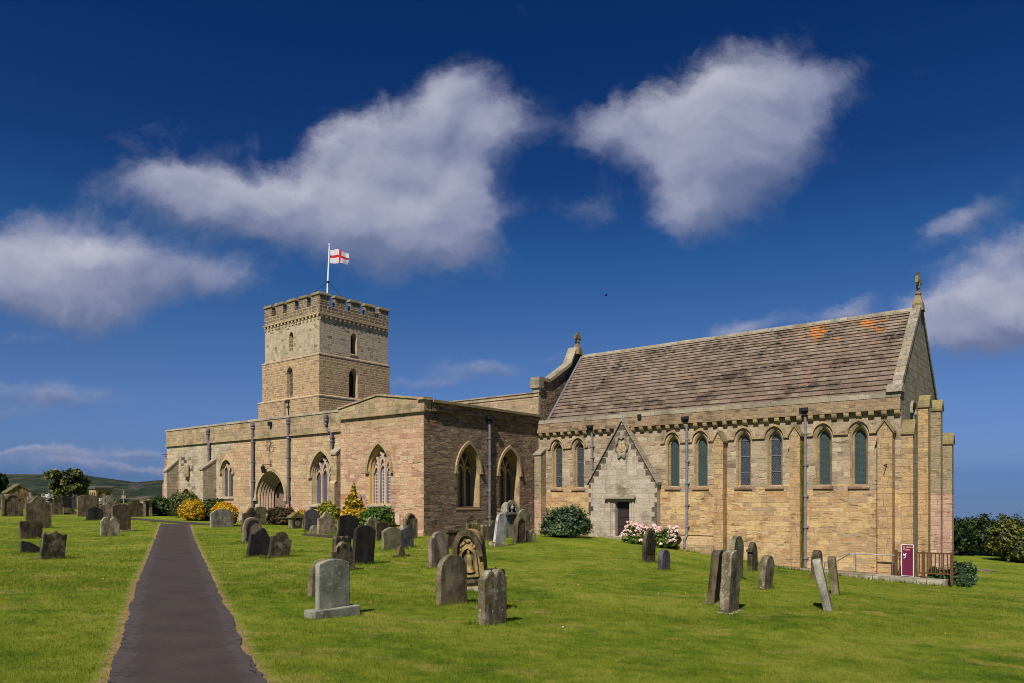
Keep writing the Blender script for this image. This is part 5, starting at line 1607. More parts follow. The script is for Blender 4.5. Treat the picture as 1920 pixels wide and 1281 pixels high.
# terrace kerb, fence, sign and handrail by the east end
kv = -1.0
def top_on(px, py, v): return onS(px, py, v)
k0, kz0 = top_on(1447, 1063, kv); k1, kz1 = top_on(1773, 1088, kv)
kroot = thing('terrace_kerb', 'long low lichened stone kerb along the foot of the chancel wall', 'kerb', cw((k1, kv, kz1)), -TH)
mb = MB()
KK = aS(1300, kv) - k1
n = 16
for i in range(n):
    t0, t1 = i / n, (i + 1) / n
    x0, x1 = KK * (1 - t0), KK * (1 - t1)
    g0 = (kz0 - kz1) * (x0 / (k0 - k1)); g1 = (kz0 - kz1) * (x1 / (k0 - k1))
    j = random.uniform(-.012, .012)
    A = [Vector((x0 + .006, -j, g0)), Vector((x1 - .006, -j, g1)), Vector((x1 - .006, .34, g1)), Vector((x0 + .006, .34, g0))]
    mb.prism(A, [p - Vector((0, 0, 1.2)) for p in A])
mb.box(-.36, .0, .35, 1.9, -1.2, 0.0)
mb.build('kerb_stone', M['kerb'], kroot, bevel=.015)
mb = MB()
A = [Vector((KK, .345, (kz0 - kz1) * KK / (k0 - k1) - .02)), Vector((-.37, .345, -.02)), Vector((-.37, 1.2, -.02)), Vector((KK, 1.2, (kz0 - kz1) * KK / (k0 - k1) - .02))]
mb.prism(A, [p - Vector((0, 0, 1)) for p in A]); mb.build('terrace_gravel', plain('brown_gravel', L(110, 92, 72, 1), .9, 0, .4, 20), kroot)
# wooden fence
FV = -.72
f0, f1, f2 = aS(1680, FV), aS(1731, FV), aS(1784.5, FV)
fz = lambda px, py: onS(px, py, FV)[1]
froot = thing('wooden_fence', 'low brown wooden fence with square posts at the chancel corner', 'fence', cw((f0, FV, fz(1680, 1079))), -TH)
fbz = fz(1680, 1079)
def frail(name, x0, z0, x1, z1, hw, hh):
    m_ = MB(); A = [Vector((x0, -hw, z0)), Vector((x0, hw, z0)), Vector((x0, hw, z0 + hh)), Vector((x0, -hw, z0 + hh))]
    m_.prism([p + Vector((x1 - x0, 0, z1 - z0)) for p in A], A); m_.build(name, M['wood'], froot)
for x, yt, yb, px in ((f0, 1031, 1079, 1680), (f1, 1034, 1082, 1731), (f2, 1036, 1084, 1784.5)):
    m_ = MB(); m_.box(x - f0 - .05, x - f0 + .05, -.05, .05, fz(px, yb) - fbz - .2, fz(px, yt) - fbz); m_.build('post', M['wood'], froot, bevel=.006)
tz0, tz1, tz2 = fz(1680, 1036.5) - fbz, fz(1731, 1037) - fbz, fz(1784.5, 1038.5) - fbz
bz0, bz1, bz2 = fz(1680, 1074) - fbz, fz(1731, 1076) - fbz, fz(1784.5, 1078.5) - fbz
for (xa_, xb_, za1, zb1, zc1, zd1) in ((0, f1 - f0, tz0, tz1, bz0, bz1), (f1 - f0, f2 - f0, tz1, tz2, bz1, bz2)):
    frail('rail', xa_ + .051, za1 - .03, xb_ - .051, zb1 - .03, .022, .06); frail('rail', xa_ + .051, zc1, xb_ - .051, zd1, .022, .05)
    for k in range(1, 7):
        t = k / 7; x = xa_ + (xb_ - xa_) * t
        m_ = MB(); m_.box(x - .02, x + .02, -.021, .021, zc1 + (zd1 - zc1) * t + .05, za1 + (zb1 - za1) * t - .032); m_.build('baluster', M['wood'], froot)
frail('rail', f2 - f0 + .0, tz2 - .03, f2 - f0 + .001, tz2 - .03, .02, .05)
m_ = MB(); m_.box(f2 - f0 - .02, f2 - f0 + .02, .05, 1.5, tz2 - .03, tz2 + .03); m_.box(f2 - f0 - .02, f2 - f0 + .02, .05, 1.5, bz2, bz2 + .05); m_.build('rail', M['wood'], froot)
# sign board
SV = -.86
s0_, s1_ = aS(1690, SV), aS(1713.3, SV)
stz, sbz = onS(1701, 1021, SV)[1], onS(1701, 1080.5, SV)[1]
sw_, sh_ = s1_ - s0_, stz - sbz
sg = thing('information_sign', 'tall maroon sign board with white edge before the wooden fence', 'sign', cw(((s0_ + s1_) / 2, SV, sbz)), -TH)
mb = MB(); mb.box(-sw_ / 2, sw_ / 2, 0, .03, 0, sh_); mb.build('board', M['white'], sg)
mb = MB(); b_ = .025; mb.box(-sw_ / 2 + b_, sw_ / 2 - b_, -.006, -.001, b_, sh_ - b_); mb.build('maroon_face', plain('maroon_print', L(98, 26, 58, 1), .45, 0, .06), sg)
mb = MB()
for x in (-sw_ / 2 + .04, sw_ / 2 - .06): mb.box(x, x + .03, .031, .06, -.5, sh_ * .9)
mb.build('sign_post', M['steel'], sg)
def text(txt, size, x, z, mat, parent):
    cu = bpy.data.curves.new('sign_text', 'FONT'); cu.body = txt; cu.size = size; cu.extrude = .001
    tmp = bpy.data.objects.new('lettering', cu)
    me = bpy.data.meshes.new_from_object(tmp); bpy.data.objects.remove(tmp)
    me.materials.clear(); me.materials.append(mat)
    o = bpy.data.objects.new('lettering', me); C.objects.link(o)
    o.parent = parent; o.location = (x, -.009, z); o.rotation_euler = (R(90), 0, 0)
    return o
cream = plain('cream_print', L(236, 190, 160, 1), .5, 0, .03)
text("St Aidan's", .098, -sw_ / 2 + .07, sh_ - .135, cream, sg); text("Crypt", .098, -sw_ / 2 + .07, sh_ - .225, cream, sg)
mb = MB()       # white curling bird-like emblem
ex, ez = -sw_ / 2 + .11, sh_ - .45
for pts in ([(-.04, .10), (-.01, .05), (.04, .09), (.085, .10), (.05, .06), (.06, .02), (.0, .0), (-.045, .02)], [(.05, .0), (.06, .02), (.05, -.05), (.0, -.10), (-.04, -.11), (-.01, -.07), (.03, -.04)]):
    mb.face([Vector((ex + x, -.0085, ez + z)) for x, z in pts])
mb.build('emblem', M['white'], sg)
# steel handrail
HV = -.80
hr = lambda px, py: (lambda q: Vector((q[0], 0, q[1])))(onS(px, py, HV))
h0 = hr(1680, 1041)
hroot = thing('handrail', 'steel handrail running up beside the chancel wall to the fence', 'handrail', cw((h0.x, HV, h0.z)), -TH)
path_ = [hr(*p) - h0 for p in ((1524, 1067), (1534, 1056), (1568, 1053), (1594, 1038), (1678.5, 1041.5))]
mb = MB(); mb.tube(path_, .024, 8); mb.build('rail', M['steel'], hroot, True)
for (px, y0_, y1_) in ((1604.5, 1039, 1076), (1672.8, 1041.5, 1080), (1546, 1056, 1072)):
    mb = MB(); p, q = hr(px, y0_) - h0, hr(px, y1_) - h0; q.x = p.x; mb.tube([p, q], .02, 8); mb.build('post', M['steel'], hroot, True)
# flat stone slab in the grass and small stones by the corner
def rock(name, px, py, size, label, cat, mat):
    p = ground_at(px, py)
    bm = bmesh.new(); bmesh.ops.create_icosphere(bm, subdivisions=3, radius=1)
    for v in bm.verts:
        d = 1 + .25 * noise.noise(v.co * 1.7 + Vector((px, 0, 0)))
        v.co = Vector((v.co.x * size[0] * d, v.co.y * size[1] * d, max(-.2, min(v.co.z, .8)) * size[2] * d))
    me = bpy.data.meshes.new(name); bm.to_mesh(me); bm.free(); me.materials.append(mat)
    o = bpy.data.objects.new(name, me); C.objects.link(o); o.location = p
    return tag(o, label, cat)
rock('stone_slab', 1841, 1071, (.62, .3, .14), 'flat pale stone lying in the grass right of the chancel corner', 'stone', M['kerb'])
rock('stone', 1799, 1085, (.2, .18, .18), 'small pale stone beside the bush at the chancel corner', 'stone', M['kerb'])
rock('stone', 1350, 1032, (.55, .35, .5), 'rough mossy stone block at the foot of the middle chancel buttress', 'stone', M['dressdark'])

# ------------------------------------------------------------------ gravestones
TN = math.atan2(math.cos(TH), math.sin(TH))      # a stone's width runs north
def profile(kind, w_, h):
    hw = w_ / 2; P = []
    def curve(fn, n=18, hs=None):
        return [(hw * (1 - 2 * i / n), fn(abs(1 - 2 * i / n))) for i in range(n + 1)]
    if kind == 'round': rise = min(hw, h * .5); P = curve(lambda s: h - rise + rise * math.sqrt(max(0, 1 - s * s)))
    elif kind == 'segment': rise = .30 * w_ * .6; P = curve(lambda s: h - rise * s * s)
    elif kind == 'low': rise = .12 * w_; P = curve(lambda s: h - rise * s * s)
    elif kind == 'bell': rise = .34 * w_; P = curve(lambda s: h - rise + rise * (.5 + .5 * math.cos(math.pi * min(1, s / .86))))
    elif kind == 'ogee': rise = .26 * w_; P = curve(lambda s: h - rise + rise * (math.sqrt(max(0, 1 - (s / .62) ** 2)) * .75 + .25 if s < .6 else .25 * (1 - (s - .6) / .4) ** 2), 30)
    elif kind == 'shoulder': rise = .34 * w_; P = curve(lambda s: h - rise + (rise * math.sqrt(max(0, 1 - (s / .72) ** 2)) if s < .72 else -.02 * w_ + .06 * w_ * (s > .9)), 30)
    elif kind == 'gothic':
        rise = min(.8 * w_, h * .5); P = [(a, z) for a, z in archtop(-hw, hw, h - rise, h, 9)]
    elif kind == 'point': rise = .28 * w_; P = curve(lambda s: h - rise * (s ** .75) * (1 if s < .8 else 1) if s < .86 else h - rise * (.893 + (s - .86) * .6), 24)
    elif kind == 'flat': P = [(hw, h - .03), (hw - .03, h), (-hw + .03, h), (-hw, h - .03)]
    elif kind == 'gable': P = [(hw, h - .33 * w_), (0, h), (-hw, h - .33 * w_)]
    elif kind == 'scallop': rise = .22 * w_; P = curve(lambda s: h - rise + rise * (.55 + .45 * math.cos(s * math.pi * 2.6)) * (1 - .35 * s), 34)
    elif kind == 'twin': rise = .26 * w_; P = curve(lambda s: h - rise + rise * (.28 + .72 * max(0, math.cos((s - .42) * 3.6))) if s < .84 else h - rise * .86, 34)
    elif kind == 'knob': rise = .42 * w_; P = curve(lambda s: h - rise + (rise * math.sqrt(max(0, 1 - (s / .36) ** 2)) if s < .36 else 0), 36)
    elif kind == 'crest': rise = .2 * w_; P = curve(lambda s: h - rise + rise * (1.0 if s < .1 else .75 - .75 * ((s - .1) / .62) if s < .72 else .12 + .35 * math.sin((s - .72) / .28 * math.pi)), 40)
    elif kind == 'cross': 
        P = [(.12 * w_, h * .0), (.12 * w_, h * .58), (hw, h * .58), (hw, h * .74), (.12 * w_, h * .74), (.12 * w_, h), (-.12 * w_, h), (-.12 * w_, h * .74), (-hw, h * .74), (-hw, h * .58), (-.12 * w_, h * .58), (-.12 * w_, 0)]
        return P
    elif kind == 'lobes': rise = .2 * w_; P = curve(lambda s: h - rise + rise * abs(math.cos(s * 4.4)) ** .6, 44)
    elif kind == 'quarter': P = [(hw * (1 - 2 * i / 18), h - .45 * w_ * ((i / 18) ** 2)) for i in range(19)]
    elif kind == 'quarterL': P = [(hw * (1 - 2 * i / 18), h - .45 * w_ * ((1 - i / 18) ** 2)) for i in range(19)]
    return [(-hw, -.25), (hw, -.25)] + P
def slab_mesh(name, prof, y0, y1, mat, parent=None, bevel=.014, taper=0.0, smooth=False):
    mb = MB()
    n = len(prof)
    tp = lambda p: (p[0] * (1 - taper * (1 - max(0, p[1]))), p[1])
    A = [Vector((x, y0, z)) for x, z in prof]; B = [Vector((x, y1, z)) for x, z in prof]
    mb.prism(A, B)
    return mb.build(name, mat, parent, bevel=bevel)
ALL_STONES = []
def gravestone(px, ytop, ybase, face, kind, mat, label, thick=.11, yaw=0, tilt=0, lean=0, width=None, plinth=None, frame=None, group=None, depth=None, extra=None, name='gravestone', cat='gravestone', dy=0):
    """px = middle of the face at its foot, face = its breadth in the picture"""
    p = ground_at(px, ybase)
    if depth:        # hidden foot: distance given
        x = (px - CX) / F * depth; p = Vector((x, depth, gz(x, depth)))
    Y = p.y; r = (px - CX) / F
    ang = TN + R(yaw)
    fs = max(.25, math.cos(ang) - math.sin(ang) * r)
    w_ = width or face * Y / F / fs
    h = (YH - ytop) / F * Y + EYE - p.z
    h = max(.25, h)
    pr = profile(kind, w_, h)
    rot = (R(lean), R(tilt), ang)
    bev = .016 if Y < 40 else 0
    if plinth or frame or extra:
        root = empty(name, p, 0); root.rotation_euler = rot
        pz = plinth[2] if plinth else 0
        s = slab_mesh('slab', [(x, max(z, pz - .01)) if z < 0 else (x, z) for x, z in pr], -thick / 2, thick / 2, G[mat], root, bev)
        if plinth:
            mb = MB(); mb.box(-w_ / 2 - plinth[0], w_ / 2 + plinth[0], -thick / 2 - plinth[1], thick / 2 + plinth[1], -.25, plinth[2]); mb.build('plinth', G[plinth[3]], root, bevel=.018)
        if frame:        # raised moulding that follows the edge of the face
            ins = frame
            body = pr[2:]
            cxm = 0; zz0 = .12
            outer = [(w_ / 2 - .02, zz0)] + [(x * (1 - .04 / w_), z - .02) for x, z in body] + [(-w_ / 2 + .02, zz0)]
            inner = [(w_ / 2 - .02 - ins, zz0)] + [(x * (1 - (.04 + 2 * ins) / w_), z - .02 - ins * (1.0 if abs(x) < w_ * .42 else .5)) for x, z in body] + [(-w_ / 2 + .02 + ins, zz0)]
            mb = MB(); fr_ = lambda a, z, d=0.0: Vector((a, -thick / 2 - d, z))
            band(mb, fr_, inner, outer, .001, .035); mb.build('moulding', G[mat], root)
        if extra: extra(root, w_, h, thick, G[mat])
        o = root
    else:
        o = slab_mesh(name, pr, -thick / 2, thick / 2, G[mat], None, bev)
        o.location = p; o.rotation_euler = rot
    tag(o, label, cat, group)
    ALL_STONES.append((p.x, p.y))
    return o
def relief(name, root, pts, d0, d1, mat):
    mb = MB(); A = [Vector((x, d1, z)) for x, z in pts]; B = [Vector((x, d0, z)) for x, z in pts]
    mb.prism(A, B); return mb.build(name, mat, root, bevel=.008)
def circ(cx_, cz_, rx, rz, n=14): return [(cx_ + rx * math.cos(2 * math.pi * i / n), cz_ + rz * math.sin(2 * math.pi * i / n)) for i in range(n)]

gs = gravestone
GL = 'gravestones left of the path'; GM = 'gravestones between the path and the transept'; GR = 'gravestones in front of the chancel'
# --- left of the path
gs(23, 925, 968, 40, 'ogee', 'brown', 'broad brown framed headstone at the far left edge of the churchyard', .14, frame=.10, group=GL)
gs(72, 929.5, 990, 48, 'bell', 'brown', 'tall broad brown headstone with rounded top behind the low flat stone', .13, group=GL)
gs(58, 977, 1010, 42, 'flat', 'darkbrown', 'low flat topped dark headstone with pale foot', .12, group=GL)
gs(57, 1014.5, 1037, 36, 'quarterL', 'black', 'sunken dark headstone leaning beside the crested mossy one', .12, tilt=2, group=GL)
gs(97, 995, 1048, 45, 'crest', 'patchy', 'crested mossy headstone leaning at the left front', .13, tilt=6, group=GL)
gs(206, 969, 1006, 35, 'twin', 'rough', 'small rough pale headstone with two humps', .12, group=GL)
gs(227, 945, 996, 34, 'low', 'darkbrown', 'dark brown square headstone on a pale plinth beside the path', .16, plinth=(.08, .1, .05, 'rough'), group=GL)
gs(176, 951, 976, 29, 'segment', 'black', 'black rounded headstone leaning against its brown neighbours', .14, tilt=9, lean=-4, group=GL)
gs(165, 928, 969, 40, 'low', 'brown', 'large lichened headstone with bright south edge', .16, group=GL)
gs(200, 946, 974, 26, 'low', 'pinkish', 'dull purple headstone right behind the black leaning one', .12, depth=41, group=GL)
gs(254, 937.5, 969, 27, 'ogee', 'darkbrown', 'dark headstone beside the stone table tomb', .14, group=GL)
gs(107, 943, 966, 20, 'flat', 'brown', 'low flat headstone left of the sloping slab', .12, depth=46, group=GL)
gs(131, 951, 966, 28, 'quarterL', 'brown', 'low sloping stone slab left of the large lichened headstone', .5, depth=47, group=GL)
gs(109, 931, 960, 17, 'round', 'darkbrown', 'dark rounded headstone above the low flat stone in the far row', .12, depth=52, group=GL)
gs(123, 929.5, 960, 22, 'ogee', 'black', 'black shouldered headstone under the tree in the far row', .14, depth=54, group=GL)
gs(140, 931, 958, 14, 'segment', 'slate', 'blue grey slate headstone left of the large lichened one', .1, depth=55, group=GL)
gs(204, 929, 958, 18, 'ogee', 'grey', 'grey shouldered headstone in the far row below the stone canopy', .14, depth=56, group=GL)
gs(206, 940.5, 960, 16, 'round', 'green', 'low round headstone in front of the grey shouldered one', .14, depth=50, group=GL)
gs(69, 929, 960, 16, 'round', 'mossy', 'moss topped headstone peeping over the tall brown one', .12, depth=50, group=GL)
gs(5, 928, 962, 12, 'ogee', 'green', 'greenish headstone cut by the left edge of the photo', .12, depth=52, group=GL)
gs(219, 938, 958, 14, 'bell', 'mossy', 'mossy headstone behind the dark brown square one', .12, depth=53, group=GL)
gs(173, 934, 956, 13, 'round', 'brown', 'small brown headstone behind the large lichened one', .12, depth=57, group=GL)
def ring_top(root, w_, h, t, mt):
    mb = MB(); n = 20; c = h - w_ * .1
    for i in range(n):
        a0, a1 = 2 * math.pi * i / n, 2 * math.pi * (i + 1) / n
        A = [Vector((w_ * rr * math.cos(a), -t * .4, c + w_ * rr * math.sin(a))) for a, rr in ((a0, .36), (a1, .36), (a1, .52), (a0, .52))]
        mb.prism(A, [p + Vector((0, t * .8, 0)) for p in A])
    mb.build('ring', mt, root)
gs(82, 929, 958, 9, 'round', 'rough', 'slender headstone with a ring shaped top near the white flowers', .12, depth=52, extra=ring_top, group=GL)
gs(232, 919, 960, 8, 'cross', 'grey', 'thin grey stone cross standing above the far row', .12, depth=55, yaw=-35, name='grave_cross', cat='grave cross', group=GL)
gs(57, 923, 958, 4, 'cross', 'white', 'small white cross by the gabled stone', .1, depth=53, width=.34, name='grave_cross', cat='grave cross', group=GL)

# gabled stone behind the far left headstone
p = ground_at(34, 962); p = Vector(((34 - CX) / F * 54, 54, 0)); p.z = gz(p.x, p.y)
mz = thing('gabled_tomb', 'ochre gabled stone tomb rising behind the far left headstone', 'tomb', p, TN)
h_ = lambda y: EYE + (YH - y) / F * 54 - p.z
W_ = 48 / F * 54 / (math.cos(TN) + math.sin(TN) * .67)
slab_mesh('wall', [(-W_ / 2, -.3), (W_ / 2, -.3), (W_ / 2, h_(926)), (-W_ * .05, h_(910.5)), (-W_ / 2, h_(924))], -.45, .45, G['ochre'], mz, 0)
mb = MB()
for (x0, z0, x1, z1) in ((-W_ / 2 - .08, h_(925), -W_ * .05, h_(910)), (-W_ * .05, h_(910), W_ / 2 + .08, h_(927))):
    lo = [Vector((x0, -.5, z0)), Vector((x1, -.5, z1)), Vector((x1, .5, z1)), Vector((x0, .5, z0))]; mb.prism([q + Vector((0, 0, .08)) for q in lo], lo)
mb.build('coping', G['mossy'], mz)
# table tomb with a white marble figure beside it
p = ground_at(274, 968); Yt = p.y
tb = thing('table_tomb', 'small stone table tomb on square legs left of the shrubs', 'tomb', p, TN)
hh = (YH - 937) / F * Yt + EYE - p.z; wt = 13 / F * Yt / (math.cos(TN) + math.sin(TN) * .5)
mb = MB(); mb.box(-wt * .62, wt * .62, -.35, .35, hh - .12, hh); mb.build('slab', G['mossy'], tb, bevel=.02)
for x in (-wt * .5, wt * .42):
    mb = MB(); mb.box(x - .09, x + .09, -.25, .25, -.2, hh - .12); mb.build('leg', G['rough'], tb)
px_, Yf = 278.5, Yt + .6
pf = Vector(((px_ - CX) / F * Yf, Yf, 0)); pf.z = gz(pf.x, pf.y)
ws = thing('grave_statue', 'small white marble robed statue beside the table tomb', 'statue', pf, 0)
hf = (YH - 936) / F * Yf + EYE - pf.z
mb = MB(); mb.lathe((0, 0, -.05), [(.2, 0), (.2, .25), (.15, .27)], 12); mb.build('pedestal', G['rough'], ws)
mb = MB(); b = .2; s_ = hf - .2
mb.lathe((0, 0, b), [(.13, 0), (.12, s_ * .3), (.10, s_ * .55), (.14, s_ * .68), (.13, s_ * .76), (.05, s_ * .82), (.045, s_ * .84), (.075, s_ * .88), (.085, s_ * .93), (.06, s_ * .98), (.01, s_)], 12); mb.build('figure', G['white'], ws, True)
# vases of white flowers in the far row
def flower_vase(px, py_top, Yd, label, r=.16):
    x = (px - CX) / F * Yd; p = Vector((x, Yd, gz(x, Yd)))
    h = (YH - py_top) / F * Yd + EYE - p.z
    v = thing('flower_vase', label, 'flowers', p)
    mb = MB(); mb.lathe((0, 0, -.1), [(.14, 0), (.12, h * .5), (.17, h * .62), (.16, h * .66)], 10); mb.build('vase', G['grey'], v)
    mb = MB()
    for i in range(46):
        d = Vector((random.gauss(0, 1), random.gauss(0, 1), random.gauss(.4, .8))).normalized() * r * random.uniform(.5, 1.5)
        c = Vector((0, 0, h * .78)) + d
        mb.lathe(c - Vector((0, 0, .03)), [(.015, 0), (.05, .02), (.055, .05), (.02, .06)], 6)
    mb.build('blossoms', M['white'], v)
flower_vase(90.5, 925, 50, 'vase of white and blue flowers among the far left headstones', .2)
flower_vase(187, 934, 55, 'small vase of pale flowers below the stone canopy', .12)

# open arched stone canopy tomb far left
Yc_ = 74.0; xc = (189 - CX) / F * Yc_; pc = Vector((xc, Yc_, gz(xc, Yc_)))
cnp = thing('canopy_tomb', 'ochre stone canopy tomb with pointed arches below the hill', 'tomb', pc, -TH)
hz = lambda y: (YH - y) / F * Yc_ + EYE - pc.z
ztop, zeave, zbase = hz(911), hz(917), -.3
lx_, ly_ = .78, .78
def arcade(name, f, L0, L1, n):
    outer = [(L0, zbase), (L1, zbase), (L1, zeave), (L0, zeave)]
    hs_ = []; st2 = (L1 - L0) / n
    for i in range(n):
        c = L0 + st2 * (i + .5); hs_.append(arch(c - st2 * .36, c + st2 * .36, .55, zeave - .75, zeave - .28, 6))
    mb = MB(); holed(mb, f, outer, hs_, 0, 0); holed(mb, f, outer, hs_, 0, -.22)
    for h in hs_: strip(mb, f, h, 0, h, -.22)
    mb.build(name, M['ochre_plain'], cnp)
arcade('arcade', lambda a, z, d=0: Vector((a, -ly_ - d * -1 * -1, z)), -lx_, lx_, 3)
arcade('arcade', lambda a, z, d=0: Vector((lx_ + d, a, z)), -ly_ + .001, ly_, 2)
arcade('arcade', lambda a, z, d=0: Vector((-a, ly_ + d, z)), -lx_, lx_, 3)
arcade('arcade', lambda a, z, d=0: Vector((-lx_ - d, -a, z)), -ly_, ly_ - .001, 2)
mb = MB(); e_ = .12
q = [Vector((-lx_ - e_, -ly_ - e_, zeave)), Vector((lx_ + e_, -ly_ - e_, zeave)), Vector((lx_ + e_, ly_ + e_, zeave)), Vector((-lx_ - e_, ly_ + e_, zeave))]
mb.prism([x + Vector((0, 0, .14)) for x in q], q)
q2 = [x + Vector((0, 0, .14)) for x in q]; mb.prism([Vector((x.x * .75, x.y * .75, ztop)) for x in q2], q2); mb.build('canopy_roof', M['tombroof'], cnp)

# --- between the path and the transept
gs(416, 954, 989, 42, 'segment', 'grey', 'wide speckled grey round topped headstone before the golden bush', .14, group=GM)
gs(469, 951.5, 998, 31, 'bell', 'darkbrown', 'dark topped ogee headstone leaning behind the pinkish one', .14, tilt=3, group=GM)
gs(488, 950, 984, 20, 'low', 'green', 'pale green headstone just left of the church door', .12, group=GM)
gs(472.5, 969.5, 1016, 33, 'round', 'pinkish', 'pinkish headstone with arched moulding near the path', .14, tilt=1, frame=.07, group=GM)
gs(484, 989, 1043.5, 42, 'bell', 'black', 'big dark headstone leaning right beside the path', .12, tilt=13, lean=-5, group=GM)
gs(522, 997, 1045, 37, 'ogee', 'patchy', 'dark headstone with pale patch leaning behind the big dark one', .12, tilt=13, lean=-4, group=GM)
gs(529, 972, 984, 22, 'lobes', 'darkbrown', 'broken dark little stone under the purple bush', .12, group=GM)
def aedicule(root, w_, h, t, mt):
    relief('pediment', root, [(-w_ * .6, h * .66), (w_ * .6, h * .66), (w_ * .6, h * .71), (0, h * 1.04), (-w_ * .6, h * .71)], -t * .9, t * .9, G['mossy'])
    for x in (-.42, .42): relief('pilaster', root, [(w_ * (x - .07), 0), (w_ * (x + .07), 0), (w_ * (x + .07), h * .655), (w_ * (x - .07), h * .655)], -t * .5 - .002, -t * .5 - .07, mt)
    relief('carved_panel', root, circ(0, h * .34, w_ * .2, h * .2), -t * .5, -t * .5 - .05, mt)
gs(555, 961, 991, 24, 'gable', 'green', 'carved weathered headstone with little pediment beside the purple bush', .22, extra=aedicule, group=GM)
gs(584, 951.5, 996, 26, 'point', 'slate', 'blue grey slate headstone with pointed top', .1, group=GM)
gs(612, 959, 1002, 31, 'bell', 'rough', 'beige round shouldered headstone right of the slate one', .14, group=GM)
gs(590, 985, 1002, 18, 'round', 'rough', 'tiny white rounded headstone at the foot of the beige one', .1, group=GM)
gs(651, 965.5, 1011, 36, 'low', 'black', 'black headstone leaning right before the golden conifer', .1, tilt=6, group=GM)
gs(637, 976, 1004, 8, 'round', 'green', 'narrow pale headstone showing left of the black leaning one', .12, depth=33.5, group=GM)
gs(680, 985, 1057.5, 37, 'segment', 'black', 'tallest black headstone standing behind the skull carved one', .12, tilt=5, group=GM)
def knobs(root, w_, h, t, mt):
    for x in (-.34, 0, .36): relief('knob', root, circ(w_ * x, h - w_ * .06, w_ * .14, w_ * .13), -t * .6, t * .6, mt)
gs(641, 1008, 1057, 30, 'flat', 'darkbrown', 'knob topped headstone hidden behind the skull carved one', .14, depth=19.9, extra=knobs, group=GM)
def skull(root, w_, h, t, mt):
    for (x, z, rx, rz, a) in ((-.24, .74, .07, .12, .3), (.03, .83, .08, .10, 0), (.3, .73, .06, .09, -.3)):
        pts = [(w_ * (x + rx * (1 + .3 * noise.noise((k, x * 9, 0))) * math.cos(6.283 * k / 12) + a * rz * .3 * math.sin(6.283 * k / 12)), h * z + w_ * rz * (1 + .3 * noise.noise((k, 3, x))) * math.sin(6.283 * k / 12)) for k in range(12)]
        relief('hollow_shade', root, pts, -t * .5 + .003, -t * .5 - .004, G['black'])  # thin dark patches paint the shade of hollows that are not cut
gs(642, 1015.5, 1061, 43, 'bell', 'brown', 'worn skull carved headstone right behind the grey speckled slab', .13, depth=18.4, extra=skull, group=GM)
gs(624, 1048, 1156, 58, 'low', 'speckled', 'speckled grey slab headstone on a stone plinth in front', .10, plinth=(.14, .09, .14, 'speckled'), group=GM)
gs(600, 1048, 1118, 42, 'round', 'brown', 'thick brown headstone tucked behind the grey speckled slab', .17, tilt=3, lean=6, yaw=-8, group=GM)
gs(697, 969.5, 1009, 24, 'shoulder', 'green', 'grey green shouldered headstone in front of the green bush', .12, depth=33, group=GM)
gs(717, 979.5, 1013, 25, 'flat', 'darkbrown', 'flat topped dark headstone among the stones by the transept', .12, group=GM)
gs(734.5, 988.5, 1031, 34, 'segment', 'green', 'green topped rounded headstone with bright left edge', .12, group=GM)
gs(769, 962.5, 1009, 23, 'shoulder', 'brown', 'tall ornate brown headstone against the transept corner', .14, depth=32.5, frame=.05, group=GM)
gs(763, 985.5, 1027, 23, 'point', 'slate', 'dark pointed slate headstone before the ornate brown one', .09, group=GM)
gs(751, 1022.5, 1044.5, 32, 'knob', 'darkbrown', 'low dark headstone with a round knob on top', .12, group=GM)
gs(822, 997, 1064, 33, 'ogee', 'pinkish', 'brown grey ogee headstone in the middle lawn', .14, frame=None, group=GM)
gs(847, 993.5, 1029, 16, 'flat', 'darkbrown', 'narrow dark headstone with a flat cap below the transept wall', .14, group=GM, extra=lambda r, w_, h, t, mt: relief('cap', r, [(-w_ * .6, h - .1), (w_ * .6, h - .1), (w_ * .6, h), (-w_ * .6, h)], -t * .7, t * .7, mt))
gs(847, 1039, 1133, 50, 'round', 'brown', 'brown round topped headstone beside the tall carved one', .13, group=GM)
